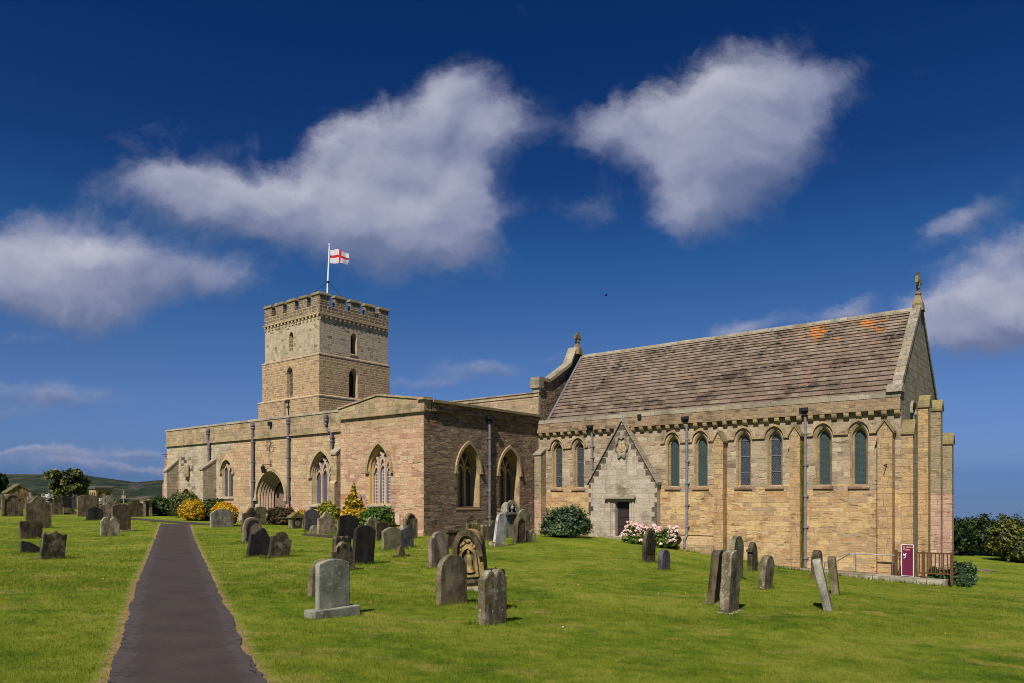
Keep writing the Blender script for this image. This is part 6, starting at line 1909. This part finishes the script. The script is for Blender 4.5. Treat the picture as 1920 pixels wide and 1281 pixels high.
def carved(root, w_, h, t, mt):
    # round arched canopy moulding, leafy tympanum, niche with a draped figure
    hs = h * .60
    f_ = lambda a, z, d=0.0: Vector((a, -t / 2 - d, z))
    mb = MB()
    A = [(w_ * .36, hs * .95)] + [(w_ * .36 * math.cos(math.pi * i / 12), hs + (h - hs - .1) * math.sin(math.pi * i / 12)) for i in range(13)] + [(-w_ * .36, hs * .95)]
    B = [(w_ * .54, hs * .95)] + [(w_ * .54 * math.cos(math.pi * i / 12), hs + (h - hs + .03) * math.sin(math.pi * i / 12)) for i in range(13)] + [(-w_ * .54, hs * .95)]
    band(mb, f_, A, B, .001, .10); mb.build('arch_moulding', G['darkbrown'], root)
    for i in range(9):
        a = math.pi * (i + .7) / 10; rr = .24 + .05 * (i % 2)
        relief('carved_leaf', root, circ(w_ * rr * math.cos(a), hs + (h - hs) * .78 * math.sin(a) * (.74 + .1 * (i % 2)), w_ * .06, w_ * .06, 8), -t / 2 - .001, -t / 2 - .05, mt)
    relief('niche_back', root, arch(-w_ * .22, w_ * .22, h * .28, hs * .95, hs * 1.18, 6), -t / 2 - .001, -t / 2 - .004, G['darkbrown'])
    mb = MB(); I = arch(-w_ * .22, w_ * .22, h * .28, hs * .95, hs * 1.18, 6); J = arch(-w_ * .31, w_ * .31, h * .24, hs * .95, hs * 1.3, 6)
    strip(mb, f_, J, .075, I, .075); strip(mb, f_, I, .075, I, .0); strip(mb, f_, J, .0, J, .075); mb.build('niche_frame', mt, root)
    mb = MB(); mb.lathe(f_(w_ * .02, h * .32, .03), [(w_ * .14, 0), (w_ * .10, h * .10), (w_ * .12, h * .2), (w_ * .09, h * .26), (w_ * .05, h * .29), (w_ * .06, h * .33), (.01, h * .37)], 10); mb.build('carved_figure', mt, root, True)
    relief('scroll', root, [(-w_ * .42, h * .14), (w_ * .34, h * .14), (w_ * .38, h * .20), (-w_ * .38, h * .20)], -t / 2, -t / 2 - .06, G['darkbrown'])
gs(889, 992, 1106, 40, 'round', 'ochre', 'tall carved headstone with leafy arch and figure leaning left', .36, tilt=-5, lean=4, yaw=-62, width=.62, plinth=(.08, .1, .1, 'rough'), extra=carved, group=GM)
gs(923.5, 1068, 1170, 42, 'twin', 'orange', 'orange lichened headstone with broken scalloped top', .14, group=GM)
def spike(root, w_, h, t, mt):
    mb = MB(); s = w_ / 2; A = [Vector((-s, -s, h * .78)), Vector((s, -s, h * .78)), Vector((s, s, h * .78)), Vector((-s, s, h * .78))]
    for i in range(4): mb.face([A[i], A[(i + 1) % 4], Vector((0, 0, h + .05))])
    mb.build('cap', mt, root)
gs(929, 1067, 1140, 13, 'flat', 'black', 'dark capped stone post behind the orange lichened headstone', .3, depth=13.4, extra=spike, group=GM)
gs(886, 980.5, 1012, 20, 'lobes', 'mossy', 'mossy jagged headstone behind the tall carved one', .2, depth=32.0, group=GM)
gs(911, 984, 1013, 17, 'lobes', 'brown', 'worn brown headstone between the carved and the white ones', .2, depth=32.5, group=GM)
gs(934, 961.5, 1024, 17, 'round', 'white', 'tall white marble headstone leaning right on its plinth', .12, tilt=11, lean=0, plinth=(.12, .12, .12, 'rough'), group=GM)
gs(925, 976, 1015, 10, 'round', 'darkbrown', 'dark headstone half hidden by the white marble one', .14, depth=33.5, group=GM)
def urn(root, w_, h, t, mt):
    mb = MB(); f_ = lambda a, z, d=0.0: Vector((a, -t / 2 - d, z)); hs = h * .72
    A = [(w_ * .33, hs)] + [(w_ * .33 * math.cos(math.pi * i / 10), hs + h * .06 + w_ * .36 * math.sin(math.pi * i / 10)) for i in range(11)] + [(-w_ * .33, hs)]
    B = [(w_ * .5, hs)] + [(w_ * .5 * math.cos(math.pi * i / 10), hs + h * .06 + w_ * .55 * math.sin(math.pi * i / 10)) for i in range(11)] + [(-w_ * .5, hs)]
    band(mb, f_, A, B, .001, .10); mb.build('arch_moulding', mt, root)
    relief('niche_back', root, arch(-w_ * .33, w_ * .33, hs, hs + h * .06, h * .97, 6), -t / 2 - .001, -t / 2 - .004, M['dark'])
    mb = MB(); mb.lathe(f_(0, hs + .02, .05), [(.05, 0), (.04, .06), (.11, .14), (.13, .24), (.07, .29), (.08, .33), (.02, .38)], 10); mb.build('urn', mt, root, True)
    relief('ledge', root, [(-w_ * .62, hs - .12), (w_ * .62, hs - .12), (w_ * .66, hs - .02), (-w_ * .66, hs - .02)], -t * .9, t * .9, mt)
gs(953.5, 941.5, 1007, 21, 'round', 'grey', 'tall monument with an urn carved in its arched top', .3, depth=35.5, extra=urn, group=GM)
gs(981, 955, 1006, 22, 'round', 'green', 'grey green rounded headstone near the chancel corner', .14, depth=35.5, group=GM)
gs(973, 971, 1019, 18, 'round', 'darkbrown', 'dark arch framed headstone with pale thick edge', .22, frame=.05, tilt=2, group=GM)
gs(994, 993.5, 1018, 17, 'twin', 'rough', 'small two humped headstone left of the big shrub', .1, group=GM)
# --- in front of the chancel: seen nearly edge on
def hood_cap(root, w_, h, t, mt):
    relief('arch_panel', root, [(x * .72, z - .12) for x, z in profile('gothic', w_, h)[2:]] + [(-w_ * .3, .3), (w_ * .3, .3)], -t / 2 + .002, -t / 2 - .012, G['black'])
gs(1216, 990, 1055, 22, 'gothic', 'darkbrown', 'dark pointed headstone before the pink hydrangeas', .13, width=.74, tilt=4, extra=hood_cap, group=GR)
gs(1245, 1030.5, 1069, 18, 'round', 'slate', 'small dark rounded headstone right of the pointed one', .16, width=.55, tilt=1, group=GR)
gs(1336, 1030.5, 1130, 6, 'low', 'darkbrown', 'slim brown headstone seen edge on leaning right with stone base', .17, width=.52, tilt=0, lean=6, yaw=12, plinth=(.04, .1, .02, 'pinkish'), group=GR)
gs(1352, 1030, 1112, 6, 'low', 'slate', 'thin blue slate headstone between the two edge on brown ones', .14, width=.62, lean=5, yaw=6, group=GR)
gs(1367, 1031, 1147, 12, 'low', 'orange', 'tall lichened headstone seen edge on with bright flat foot', .2, width=.58, lean=3, yaw=2, plinth=(.05, .09, .02, 'rough'), group=GR)
gs(1379, 1004.5, 1088, 12, 'round', 'green', 'round topped mossy headstone rising behind the lichened edge on one', .16, width=.74, lean=2, group=GR)
gs(1411, 1016.5, 1072, 10, 'gothic', 'darkbrown', 'dark pointed headstone standing alone before the chancel wall', .18, width=.55, group=GR, extra=lambda r, w_, h, t, mt: relief('shoulder_block', r, [(-w_ * .5, h * .68), (-w_ * .62, h * .68), (-w_ * .62, h * .74), (-w_ * .5, h * .78)], -t * .6, t * .6, mt))
gs(1435, 1041, 1105, 16, 'round', 'orange', 'rounded headstone with orange lichened edge', .18, width=.62, tilt=3, lean=3, group=GR)
gs(1531, 1031.5, 1086, 15, 'round', 'darkbrown', 'dark carved round headstone behind the pale leaning one', .2, width=.7, lean=1, group=GR, extra=lambda r, w_, h, t, mt: relief('carved_wreath', r, circ(0, h * .74, w_ * .3, w_ * .3), -t / 2 + .002, -t / 2 - .03, mt))
gs(1553, 1046.5, 1144, 7, 'low', 'grey', 'pale grey headstone seen edge on leaning hard to the left', .17, width=.5, lean=-12, yaw=14, group=GR)
gs(1567, 1042.5, 1115, 7, 'low', 'brown', 'brown headstone seen edge on right of the pale leaning one', .18, width=.5, lean=-6, yaw=12, group=GR)

# ------------------------------------------------------------------ trees, shrubs and flowers
def leaves_mesh(name, blobs, n, size, mat, parent=None, loc=None, up=.35, depth=.16, lump=.22, seed=1, core=True, elong=1.7, corek=.74, clump=.5, cmat=None):
    """a crown: many small leaves spread through the outer part of several lobes"""
    rg = np.random.default_rng(seed)
    B = np.array(blobs, float)
    area = (B[:, 3] * B[:, 4] + B[:, 4] * B[:, 5] + B[:, 3] * B[:, 5])
    k = rg.choice(len(B), n, p=area / area.sum())
    d = rg.normal(size=(n, 3)); d /= np.linalg.norm(d, axis=1)[:, None]
    d[:, 2] = np.where(d[:, 2] < -.55, -d[:, 2] * .6, d[:, 2]); d /= np.linalg.norm(d, axis=1)[:, None]
    off = rg.uniform(0, 20, 3)
    ln = np.array([noise.noise((a * 2.6 + off[0] + kk * 3.1, b * 2.6 + off[1], c * 2.6 + off[2])) for (a, b, c), kk in zip(d, k)])
    ln2 = np.array([noise.noise((a * 6.5 + off[1] + kk * 1.7, b * 6.5 + off[2], c * 6.5)) for (a, b, c), kk in zip(d, k)])
    rr = (1 + lump * ln * 1.4 + lump * .7 * ln2) * (1 - np.abs(rg.normal(0, depth, n)) + (rg.random(n) < .05) * rg.uniform(0, .16, n))
    P = B[k, :3] + d * B[k, 3:6] * rr[:, None]
    keep = P[:, 2] > .0
    P, d, k, ln, ln2 = P[keep], d[keep], k[keep], ln[keep], ln2[keep]; n = len(P)
    nr = d + rg.normal(0, .55, (n, 3)) + np.array([0, 0, up]); nr /= np.linalg.norm(nr, axis=1)[:, None]
    t1 = np.cross(nr, rg.normal(size=(n, 3))); t1 /= np.linalg.norm(t1, axis=1)[:, None]
    t2 = np.cross(nr, t1)
    s = size * rg.uniform(.55, 1.35, n)[:, None]
    V = np.stack([P - t1 * s * elong * .5, P + t2 * s * .5 - t1 * s * .1, P + t1 * s * elong * .5 + nr * s * .12, P - t2 * s * .5 - t1 * s * .1], 1).reshape(-1, 3)
    Fc = np.arange(n * 4).reshape(n, 4)
    bt = rg.uniform(-.5, .5, len(B))
    tone = np.clip(.5 + clump * (ln * .8 + ln2 * .7 + bt[k] * .5) + rg.normal(0, .2, n), 0, 1)
    o = fastmesh(name, V, Fc, mat, False, {'tone': ('FACE', tone)})
    if parent is not None: o.parent = parent
    if loc is not None: o.location = loc
    if core:  # opaque core added to stop see-through, coloured from the darker leaf tones
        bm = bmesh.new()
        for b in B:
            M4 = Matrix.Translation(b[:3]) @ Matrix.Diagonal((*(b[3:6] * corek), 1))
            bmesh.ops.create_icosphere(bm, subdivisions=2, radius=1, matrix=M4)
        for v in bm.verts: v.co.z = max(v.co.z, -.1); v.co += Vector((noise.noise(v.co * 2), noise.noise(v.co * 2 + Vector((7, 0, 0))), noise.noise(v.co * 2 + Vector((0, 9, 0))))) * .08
        me = bpy.data.meshes.new('leaf_core'); bm.to_mesh(me); bm.free()
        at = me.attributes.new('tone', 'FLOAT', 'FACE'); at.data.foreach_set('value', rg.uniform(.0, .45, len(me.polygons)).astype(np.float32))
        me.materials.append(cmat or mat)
        c = bpy.data.objects.new('leaf_core', me); C.objects.link(c); c.parent = o
    return o
LF = {
    'dark': leafmat('dark_green_leaves', [L(22, 36, 14), L(36, 56, 22), L(54, 76, 32), L(84, 104, 52)]),
    'mid': leafmat('mid_green_leaves', [L(30, 48, 14), L(52, 78, 22), L(78, 106, 32), L(116, 136, 54)]),
    'greygreen': leafmat('grey_green_leaves', [L(48, 58, 28), L(74, 84, 42), L(96, 106, 56), L(122, 128, 76)]),
    'gold': leafmat('golden_leaves', [L(90, 96, 16), L(172, 142, 14), L(212, 164, 10), L(236, 186, 26)]),
    'goldtip': leafmat('golden_tipped_leaves', [L(50, 66, 16), L(104, 104, 18), L(184, 144, 22), L(226, 178, 36)]),
    'yellowgreen': leafmat('yellow_green_leaves', [L(60, 80, 16), L(104, 118, 26), L(150, 142, 36), L(186, 158, 44)]),
    'variegated': leafmat('cream_edged_leaves', [L(50, 72, 24), L(104, 124, 50), L(160, 164, 90), L(196, 190, 120)]),
    'purple': leafmat('purple_red_leaves', [L(34, 40, 16), L(52, 68, 26), L(84, 60, 44), L(112, 66, 56)]),
    'hydr': leafmat('hydrangea_leaves', [L(28, 44, 12), L(54, 76, 20), L(92, 112, 34), L(130, 146, 50)]),
    'pinkflower': leafmat('pink_petals', [L(216, 172, 166, 1), L(234, 194, 188, 1), L(244, 214, 208, 1), L(244, 222, 204, 1)], .6, .2),
    'bluegreen': leafmat('blue_green_leaves', [L(26, 44, 26), L(46, 68, 40), L(70, 92, 58), L(116, 132, 90)]),
    'tree': leafmat('tree_leaves', [L(24, 32, 10), L(46, 56, 16), L(76, 84, 28), L(128, 126, 56)]),
    'hedge': leafmat('hedge_leaves', [L(14, 26, 10), L(26, 42, 14), L(42, 60, 22), L(74, 88, 40)]),
}
BARK = plain('grey_brown_bark', L(84, 70, 54, 1), .9, 0, .4, 12)
def shrub(px, pybase, width, ytop, mat, label, n=2600, size=.075, back=0.0, name='shrub', cat='shrub', shape='dome', seed=1, asp=.8, depth=None, clump=.5, lump=.22, dpt=.16):
    p = ground_at(px, pybase)
    if depth: x = (px - CX) / F * depth; p = Vector((x, depth, gz(x, depth)))
    if back:
        p = p * 1.0; k = (p.y + back) / p.y; p = Vector((p.x * k, p.y * k, 0)); p.z = gz(p.x, p.y)
    if 280 < px < 790:      # stand clear of the wall behind
        v_ = VT if px > 636 else VA
        u_ = -onS(px, 900, v_)[0]; yw = Z0 + st * u_ + ct * v_
        ym = yw - .45 - width / F * yw / 2 * asp * .75
        if p.y > ym: x = (px - CX) / F * ym; p = Vector((x, ym, gz(x, ym)))
    Y = p.y
    w_ = width / F * Y / 2; h = (YH - ytop) / F * Y + EYE - p.z
    rg = random.Random(seed)
    if shape == 'dome':
        bl = [(0, 0, h * .45, w_ * .9, w_ * asp * .9, h * .52)]
        for i in range(7):
            a = rg.uniform(0, 6.28); q = rg.uniform(.35, .62); bl.append((w_ * q * math.cos(a), w_ * asp * q * math.sin(a), h * rg.uniform(.3, .6), w_ * rg.uniform(.35, .5), w_ * asp * rg.uniform(.35, .5), h * rg.uniform(.3, .42)))
    elif shape == 'round':
        bl = [(0, 0, h * .47, w_ * .96, w_ * asp, h * .52), (0, 0, h * .3, w_ * .9, w_ * asp * .9, h * .4)]
    elif shape == 'cone':
        bl = []
        for i in range(13):
            t = i / 12; r_ = w_ * (1 - t) ** .85
            m_ = 4 if i < 6 else 3 if i < 9 else 1
            for q in range(m_):
                a = rg.uniform(0, 6.28); o_ = r_ * .45 if m_ > 1 else 0
                bl.append((o_ * math.cos(a), o_ * math.sin(a), h * (.08 + .84 * t), r_ * .62 + .05, r_ * .62 + .05, h * .11))
    elif shape == 'loose':
        bl = [(0, 0, h * .36, w_ * .82, w_ * asp * .8, h * .46), (w_ * .2, -w_ * asp * .1, h * .2, w_ * .75, w_ * asp * .8, h * .26), (-w_ * .25, 0, h * .2, w_ * .7, w_ * asp * .8, h * .26)]
        for i in range(15):
            a = rg.uniform(0, 6.28); q = rg.uniform(.3, .85); bl.append((w_ * q * math.cos(a), w_ * asp * q * math.sin(a), h * rg.uniform(.22, .8 - .25 * q), w_ * rg.uniform(.2, .34), w_ * asp * rg.uniform(.2, .34), h * rg.uniform(.16, .27)))
    root = thing(name, label, cat, p)
    leaves_mesh('crown', bl, n, size, LF[mat], root, None, seed=seed, clump=clump, lump=lump, depth=dpt)
    mb = MB()
    for i in range(5):
        a = rg.uniform(0, 6.28); mb.tube([(0, 0, -.2), (w_ * .2 * math.cos(a), w_ * .2 * math.sin(a), h * .3), (w_ * .45 * math.cos(a), w_ * .45 * math.sin(a), h * .6)], [.035, .025, .01], 5)
    mb.build('stem', BARK, root)
    return root, bl, p, h, w_
# along the church front, west to east
shrub(297, 967, 56, 931, 'dark', 'dark green shrub at the west end of the church', 3200, .11, seed=2)
shrub(308, 966, 34, 934, 'variegated', 'cream and green variegated shrub before the west buttress', 1700, .10, seed=3, shape='loose')
shrub(346, 972, 66, 920, 'greygreen', 'tall grey green rounded shrub under the sundial', 4200, .09, seed=4, back=.8)
shrub(361, 976, 54, 936, 'gold', 'clipped golden yellow dome shrub nearest the end of the path', 9000, .05, seed=5, shape='round', lump=.10, clump=.45)
shrub(402, 976, 58, 934, 'dark', 'dark green shrub between the two golden domes', 3400, .10, seed=6)
shrub(421, 986, 52, 941, 'gold', 'golden yellow dome shrub behind the speckled round headstone', 9000, .05, seed=7, shape='round', lump=.10, clump=.45)
shrub(527, 984, 60, 943, 'purple', 'purple and green leaved shrub to the right of the church door', 4200, .08, seed=8, shape='loose')
shrub(566, 982, 24, 954, 'gold', 'small golden shrub beyond the slate headstone', 1200, .07, seed=9, shape='round')
shrub(616, 983, 48, 939, 'yellowgreen', 'yellow green rounded shrub below the three light aisle window', 3600, .075, seed=10, shape='round', lump=.14)
shrub(663, 990, 62, 903, 'goldtip', 'golden tipped conical conifer in front of the transept', 6500, .085, seed=11, shape='cone', name='conifer', cat='conifer', clump=.75)
shrub(707, 993, 72, 947, 'mid', 'bright green spreading shrub at the foot of the transept', 4200, .075, seed=12)
shrub(1058, 1008, 100, 936, 'bluegreen', 'large dark blue green bush in the corner beside the gabled doorway', 7000, .085, seed=13, shape='loose', asp=.6, lump=.3)
shrub(1378, 1046, 40, 1020, 'greygreen', 'wispy green weeds at the foot of the middle buttress', 900, .06, seed=14, shape='loose')
shrub(1806, 1080, 52, 1046, 'bluegreen', 'low dark bush at the corner beyond the wooden fence', 2600, .07, seed=15, shape='loose', depth=30.2)
shrub(1762, 1078, 46, 1056, 'mid', 'low green plants growing behind the wooden fence', 1500, .05, seed=17, shape='loose', depth=28.9, asp=.5)
shrub(1808, 1091, 32, 1072, 'bluegreen', 'small trailing grey green bush right of the kerb end', 1300, .05, seed=16, shape='loose', depth=28.6)
def hydrangea(px, pyb, width, ytop, label, nflow, seed):
    root, bl, p, h, w_ = shrub(px, pyb, width, ytop, 'hydr', label, 2600, .085, name='hydrangea', cat='hydrangea', seed=seed, asp=.7, clump=.6, shape='loose')
    rg = np.random.default_rng(seed + 50)
    Ps = []
    while len(Ps) < nflow:
        b = bl[rg.integers(len(bl))]
        d = rg.normal(size=3); d /= np.linalg.norm(d)
        if d[2] < -.25 or d[1] > .5: continue
        q = np.array(b[:3]) + d * np.array(b[3:6]) * 1.06
        if q[2] < h * .12: continue
        if all(np.linalg.norm(q - o_) > .085 for o_ in Ps): Ps.append(q)
    for q in Ps:
        r_ = rg.uniform(.07, .115)
        f = leaves_mesh('flower_head', [(*q, r_, r_, r_ * .8)], 70, .05, LF['pinkflower'], root, None, up=.2, depth=.1, lump=.1, seed=int(rg.integers(1e6)), core=False, elong=1.1)
hydrangea(1188, 1019, 46, 976, 'pink hydrangea in flower beside the dark door', 90, 21)
hydrangea(1240, 1027, 66, 979, 'larger pink hydrangea right of the pointed dark headstone', 95, 22)

# tree on the left and the growth beyond the churchyard
def tree(px, Yd, width, ytop, yb, mat, label, n, size, seed, name='tree', cat='tree'):
    x = (px - CX) / F * Yd; p = Vector((x, Yd, gz(x, Yd)))
    h = (YH - ytop) / F * Yd + EYE - p.z; hb = (YH - yb) / F * Yd + EYE - p.z; w_ = width / F * Yd / 2
    rg = random.Random(seed)
    root = thing(name, label, cat, p)
    cz = (h + hb) / 2
    bl = [(0, 0, cz, w_ * .62, w_ * .6, (h - hb) * .44)]
    for i in range(16):
        a = rg.uniform(0, 6.28); q = rg.uniform(.4, .8); e = rg.uniform(-.38, .42)
        bl.append((w_ * q * math.cos(a), w_ * q * math.sin(a), cz + (h - hb) * e * (1.05 - q * .5), w_ * rg.uniform(.2, .34), w_ * rg.uniform(.2, .34), (h - hb) * rg.uniform(.10, .2)))
    leaves_mesh('crown', bl, n, size, LF[mat], root, None, seed=seed, clump=.7, lump=.34, depth=.24, corek=.6)
    mb = MB(); mb.tube([(0, 0, -.3), (.05, 0, h * .25), (.1, .05, h * .5), (.0, 0, h * .85)], [.2, .15, .11, .03], 8); mb.build('trunk', BARK, root, True)
    mb = MB()
    for b in bl[1:12]: mb.tube([(.08, .03, h * .35), (b[0] * .5, b[1] * .5, b[2] * .8), (b[0], b[1], b[2])], [.08, .05, .02], 5)
    for i in range(9):
        a = rg.uniform(0, 6.28); mb.tube([(w_ * .4 * math.cos(a), w_ * .4 * math.sin(a), cz + (h - hb) * .2), (w_ * 1.0 * math.cos(a), w_ * .9 * math.sin(a), cz + (h - hb) * rg.uniform(.15, .55))], [.03, .008], 4)
    mb.build('limb', BARK, root)
    return root
tree(131, 66, 78, 879, 938, 'tree', 'round olive green tree standing behind the left headstones', 9000, .16, 31)
tree(-8, 66, 40, 884, 935, 'hedge', 'dark tree cut off by the left edge of the photo', 3500, .16, 32)
def bank(px0, px1, Yd, tops, mat, label, n, size, seed, name='hedge', cat='hedge', dep=2.0):
    """an overgrown hedge from one bearing to another; tops = [(px, y of its top)]"""
    rg = random.Random(seed)
    xm = ((px0 + px1) / 2 - CX) / F * Yd; p = Vector((xm, Yd, gz(xm, Yd) - .3))
    root = thing(name, label, cat, p)
    bl = []; m_ = max(6, int((px1 - px0) / F * Yd / 1.1))
    for i in range(m_):
        px = px0 + (px1 - px0) * (i + .5) / m_
        x = (px - CX) / F * Yd
        h = (YH - np.interp(px, [t[0] for t in tops], [t[1] for t in tops])) / F * Yd + EYE - p.z
        for q in range(3):
            hh = h * rg.uniform(.86, 1.02) if q == 0 else h * rg.uniform(.5, .85)
            bl.append((x - xm + rg.uniform(-.5, .5), rg.uniform(-dep, dep) * .4 - q * .35, hh * .52, rg.uniform(.9, 1.5), rg.uniform(.8, 1.2), hh * .48))
    leaves_mesh('foliage', bl, n, size, LF[mat], root, None, seed=seed, clump=.8, lump=.26, depth=.14)
    return root
bank(1690, 1885, 60, [(1690, 975), (1795, 967), (1812, 959), (1838, 958), (1860, 965), (1885, 966)], 'hedge', 'tall dark green hedge beyond the east end of the church', 34000, .12, 41)
bank(1872, 2250, 55, [(1872, 972), (1890, 966), (1908, 957), (1925, 955), (2000, 950), (2250, 955)], 'tree', 'lighter olive tinted hedge at the right edge of the photo', 34000, .12, 42)

bank(-160, 186, 80, [(-160, 930), (0, 929), (60, 925), (110, 930), (186, 932)], 'hedge', 'dark hedge below the hill behind the left headstones', 9000, .2, 43, dep=1.5)
bank(182, 300, 84, [(182, 934), (230, 938), (300, 938)], 'hedge', 'low dark hedge below the hill next to the stone cross', 3500, .2, 44, dep=1.5)

# bird high over the chancel roof
Yb = 60.0; pb_ = Vector(((1136 - CX) / F * Yb, Yb, EYE + (YH - 554) / F * Yb))
bd = thing('bird', 'small dark bird gliding high above the chancel roof', 'bird', pb_, .4)
mb = MB(); 
prof = [(.005, -.16), (.03, -.12), (.045, -.03), (.04, .06), (.028, .10), (.032, .13), (.005, .17)]
M6 = Matrix.Rotation(R(90), 4, 'Y')
rings = [[M6 @ Vector((r * math.cos(2 * math.pi * k / 8), r * math.sin(2 * math.pi * k / 8), z)) for k in range(8)] for r, z in prof]
for a, b in zip(rings, rings[1:]):
    for k in range(8): j = (k + 1) % 8; mb.face([a[k], a[j], b[j], b[k]])
mb.face([Vector((-.14, -.02, 0)), Vector((-.27, -.05, .0)), Vector((-.27, .05, .0)), Vector((-.14, .02, 0))])
body = mb.build('body', M['iron'], bd, True)
for s_ in (-1, 1):
    mb = MB(); A = [Vector((.07, s_ * .03, .02)), Vector((.06, s_ * .18, .09)), Vector((-.03, s_ * .36, .04)), Vector((-.05, s_ * .18, .07)), Vector((-.05, s_ * .03, .01))]
    mb.prism(A if s_ < 0 else A[::-1], [p - Vector((0, 0, .008)) for p in (A if s_ < 0 else A[::-1])]); mb.build('wing', M['iron'], bd)

# ------------------------------------------------------------------ the mown grass itself
def grass_layer(n, y0, y1, pw, hmin, hmax, wd, seed):
    rg = np.random.default_rng(seed)
    t = rg.random(n)
    y = (y0 ** (1 - pw) + t * (y1 ** (1 - pw) - y0 ** (1 - pw))) ** (1 / (1 - pw))
    x = rg.uniform(-1, 1, n) * (y * .80 + 2.0)
    ok = ~in_path(x, y, -.015) & ~in_cross(x, y, -.05)
    l, r = path_edges(y); dd = np.minimum(np.abs(x - l), np.abs(x - r)); near = (dd < .16) & (y < _y1)
    ok &= ~(near & (rg.random(n) < .62))
    # none inside the church
    xs_, ys_ = x - X0, y - Z0
    lx2 = ct * xs_ - st * ys_; ly2 = st * xs_ + ct * ys_
    ok &= ~((ly2 > -.1) & (lx2 < .2)) & ~((ly2 > VT - .1) & (lx2 < -18.3)) & ~((ly2 > -1.35) & (lx2 < 1.65) & (lx2 > -6))
    x, y, near, dd = x[ok], y[ok], near[ok], dd[ok]; n = len(x)
    z = gza(x, y) - .006
    z += np.array([noise.noise((a * .55, b * .55, 3.3)) for a, b in zip(x, y)]) * .025
    a = rg.uniform(0, 2 * np.pi, n); h = rg.uniform(hmin, hmax, n) * np.where(near, .8, 1)
    sc = np.clip(y / 9, .8, 4)
    w_ = wd * sc * rg.uniform(.7, 1.3, n)
    ca, sa_ = np.cos(a), np.sin(a)
    lean = rg.uniform(.1, .8, n) * h; la = rg.uniform(0, 2 * np.pi, n)
    base = np.stack([x, y, z], 1)
    side = np.stack([ca * w_, sa_ * w_, np.zeros(n)], 1)
    tip = base + np.stack([np.cos(la) * lean, np.sin(la) * lean, h], 1)
    V = np.stack([base - side, base + side, tip], 1).reshape(-1, 3)
    return V, rg.random(n)
V1, T1 = grass_layer(330000, 4.8, 15, 1.6, .018, .05, .0030, 5)
V2, T2 = grass_layer(190000, 13, 42, 1.7, .025, .055, .0034, 6)
V = np.concatenate([V1, V2]); T = np.concatenate([T1, T2])
gr = fastmesh('grass', V, np.arange(len(V)).reshape(-1, 3), M['grass'], False, {'tone': ('FACE', T)})
tag(gr, kind='stuff')
# tufts left standing round the stones and along the walls
rg = np.random.default_rng(9)
vv, tt = [], []
spots = [(x, y) for x, y in ALL_STONES if y < 45]
for (x, y) in spots:
    m_ = 260
    ang = TN; u_ = rg.uniform(-.55, .55, m_); s_ = rg.choice([-1, 1], m_) * rg.uniform(.05, .2, m_)
    xx = x + u_ * math.cos(ang) - s_ * math.sin(ang); yy = y + u_ * math.sin(ang) + s_ * math.cos(ang)
    zz = gza(xx, yy) - .01; h = rg.uniform(.04, .11, m_); a = rg.uniform(0, 6.28, m_); w_ = .004 * np.clip(y / 9, 1, 3)
    la = rg.uniform(0, 6.28, m_)
    b = np.stack([xx, yy, zz], 1); sd_ = np.stack([np.cos(a) * w_, np.sin(a) * w_, a * 0], 1)
    tip = b + np.stack([np.cos(la) * h * .4, np.sin(la) * h * .4, h], 1)
    vv.append(np.stack([b - sd_, b + sd_, tip], 1).reshape(-1, 3)); tt.append(rg.random(m_))
for (ua, va, ub, vb, m_) in ((19, VT - .05, 24.2, VT - .05, 700), (18.4, VT, 18.4, -.4, 1200), (18, -.1, 14, -.1, 300), (10.5, -.45, 8.6, -.45, 250), (8.4, -.3, 5, -.5, 400), (6, -1.05, -1.6, -1.05, 900), (25, VA - .1, 43, VA - .1, 900)):
    t = rg.random(m_); P0, P1 = wpt(ua, va), wpt(ub, vb)
    xx = P0.x + (P1.x - P0.x) * t + rg.normal(0, .05, m_); yy = P0.y + (P1.y - P0.y) * t + rg.normal(0, .05, m_)
    zz = gza(xx, yy) - .01; h = rg.uniform(.06, .2, m_); a = rg.uniform(0, 6.28, m_); w_ = .012; la = rg.uniform(0, 6.28, m_)
    b = np.stack([xx, yy, zz], 1); sd_ = np.stack([np.cos(a) * w_, np.sin(a) * w_, a * 0], 1)
    tip = b + np.stack([np.cos(la) * h * .5, np.sin(la) * h * .5, h], 1)
    vv.append(np.stack([b - sd_, b + sd_, tip], 1).reshape(-1, 3)); tt.append(rg.random(m_))
V = np.concatenate(vv); T = np.concatenate(tt)
tf = fastmesh('grass_tufts', V, np.arange(len(V)).reshape(-1, 3), M['grass'], False, {'tone': ('FACE', T)})
tag(tf, kind='stuff')
# scattered hawkbit flowers and daisies
mb = MB()
for i in range(24):
    y = random.uniform(6, 24); x = random.uniform(-.75, .75) * y
    if bool(in_path(np.array([x]), np.array([y]), .1)[0]): continue
    mb.lathe((x, y, ground_mesh_z(x, y) + .015), [(.003, 0), (.014, .02), (.016, .026), (.004, .03)], 6, 0 if random.random() < .8 else 1)
tag(mb.build('lawn_flowers', [plain('yellow_petals', L(220, 190, 20, 1), .6, 0, .1), M['white']]), kind='stuff')
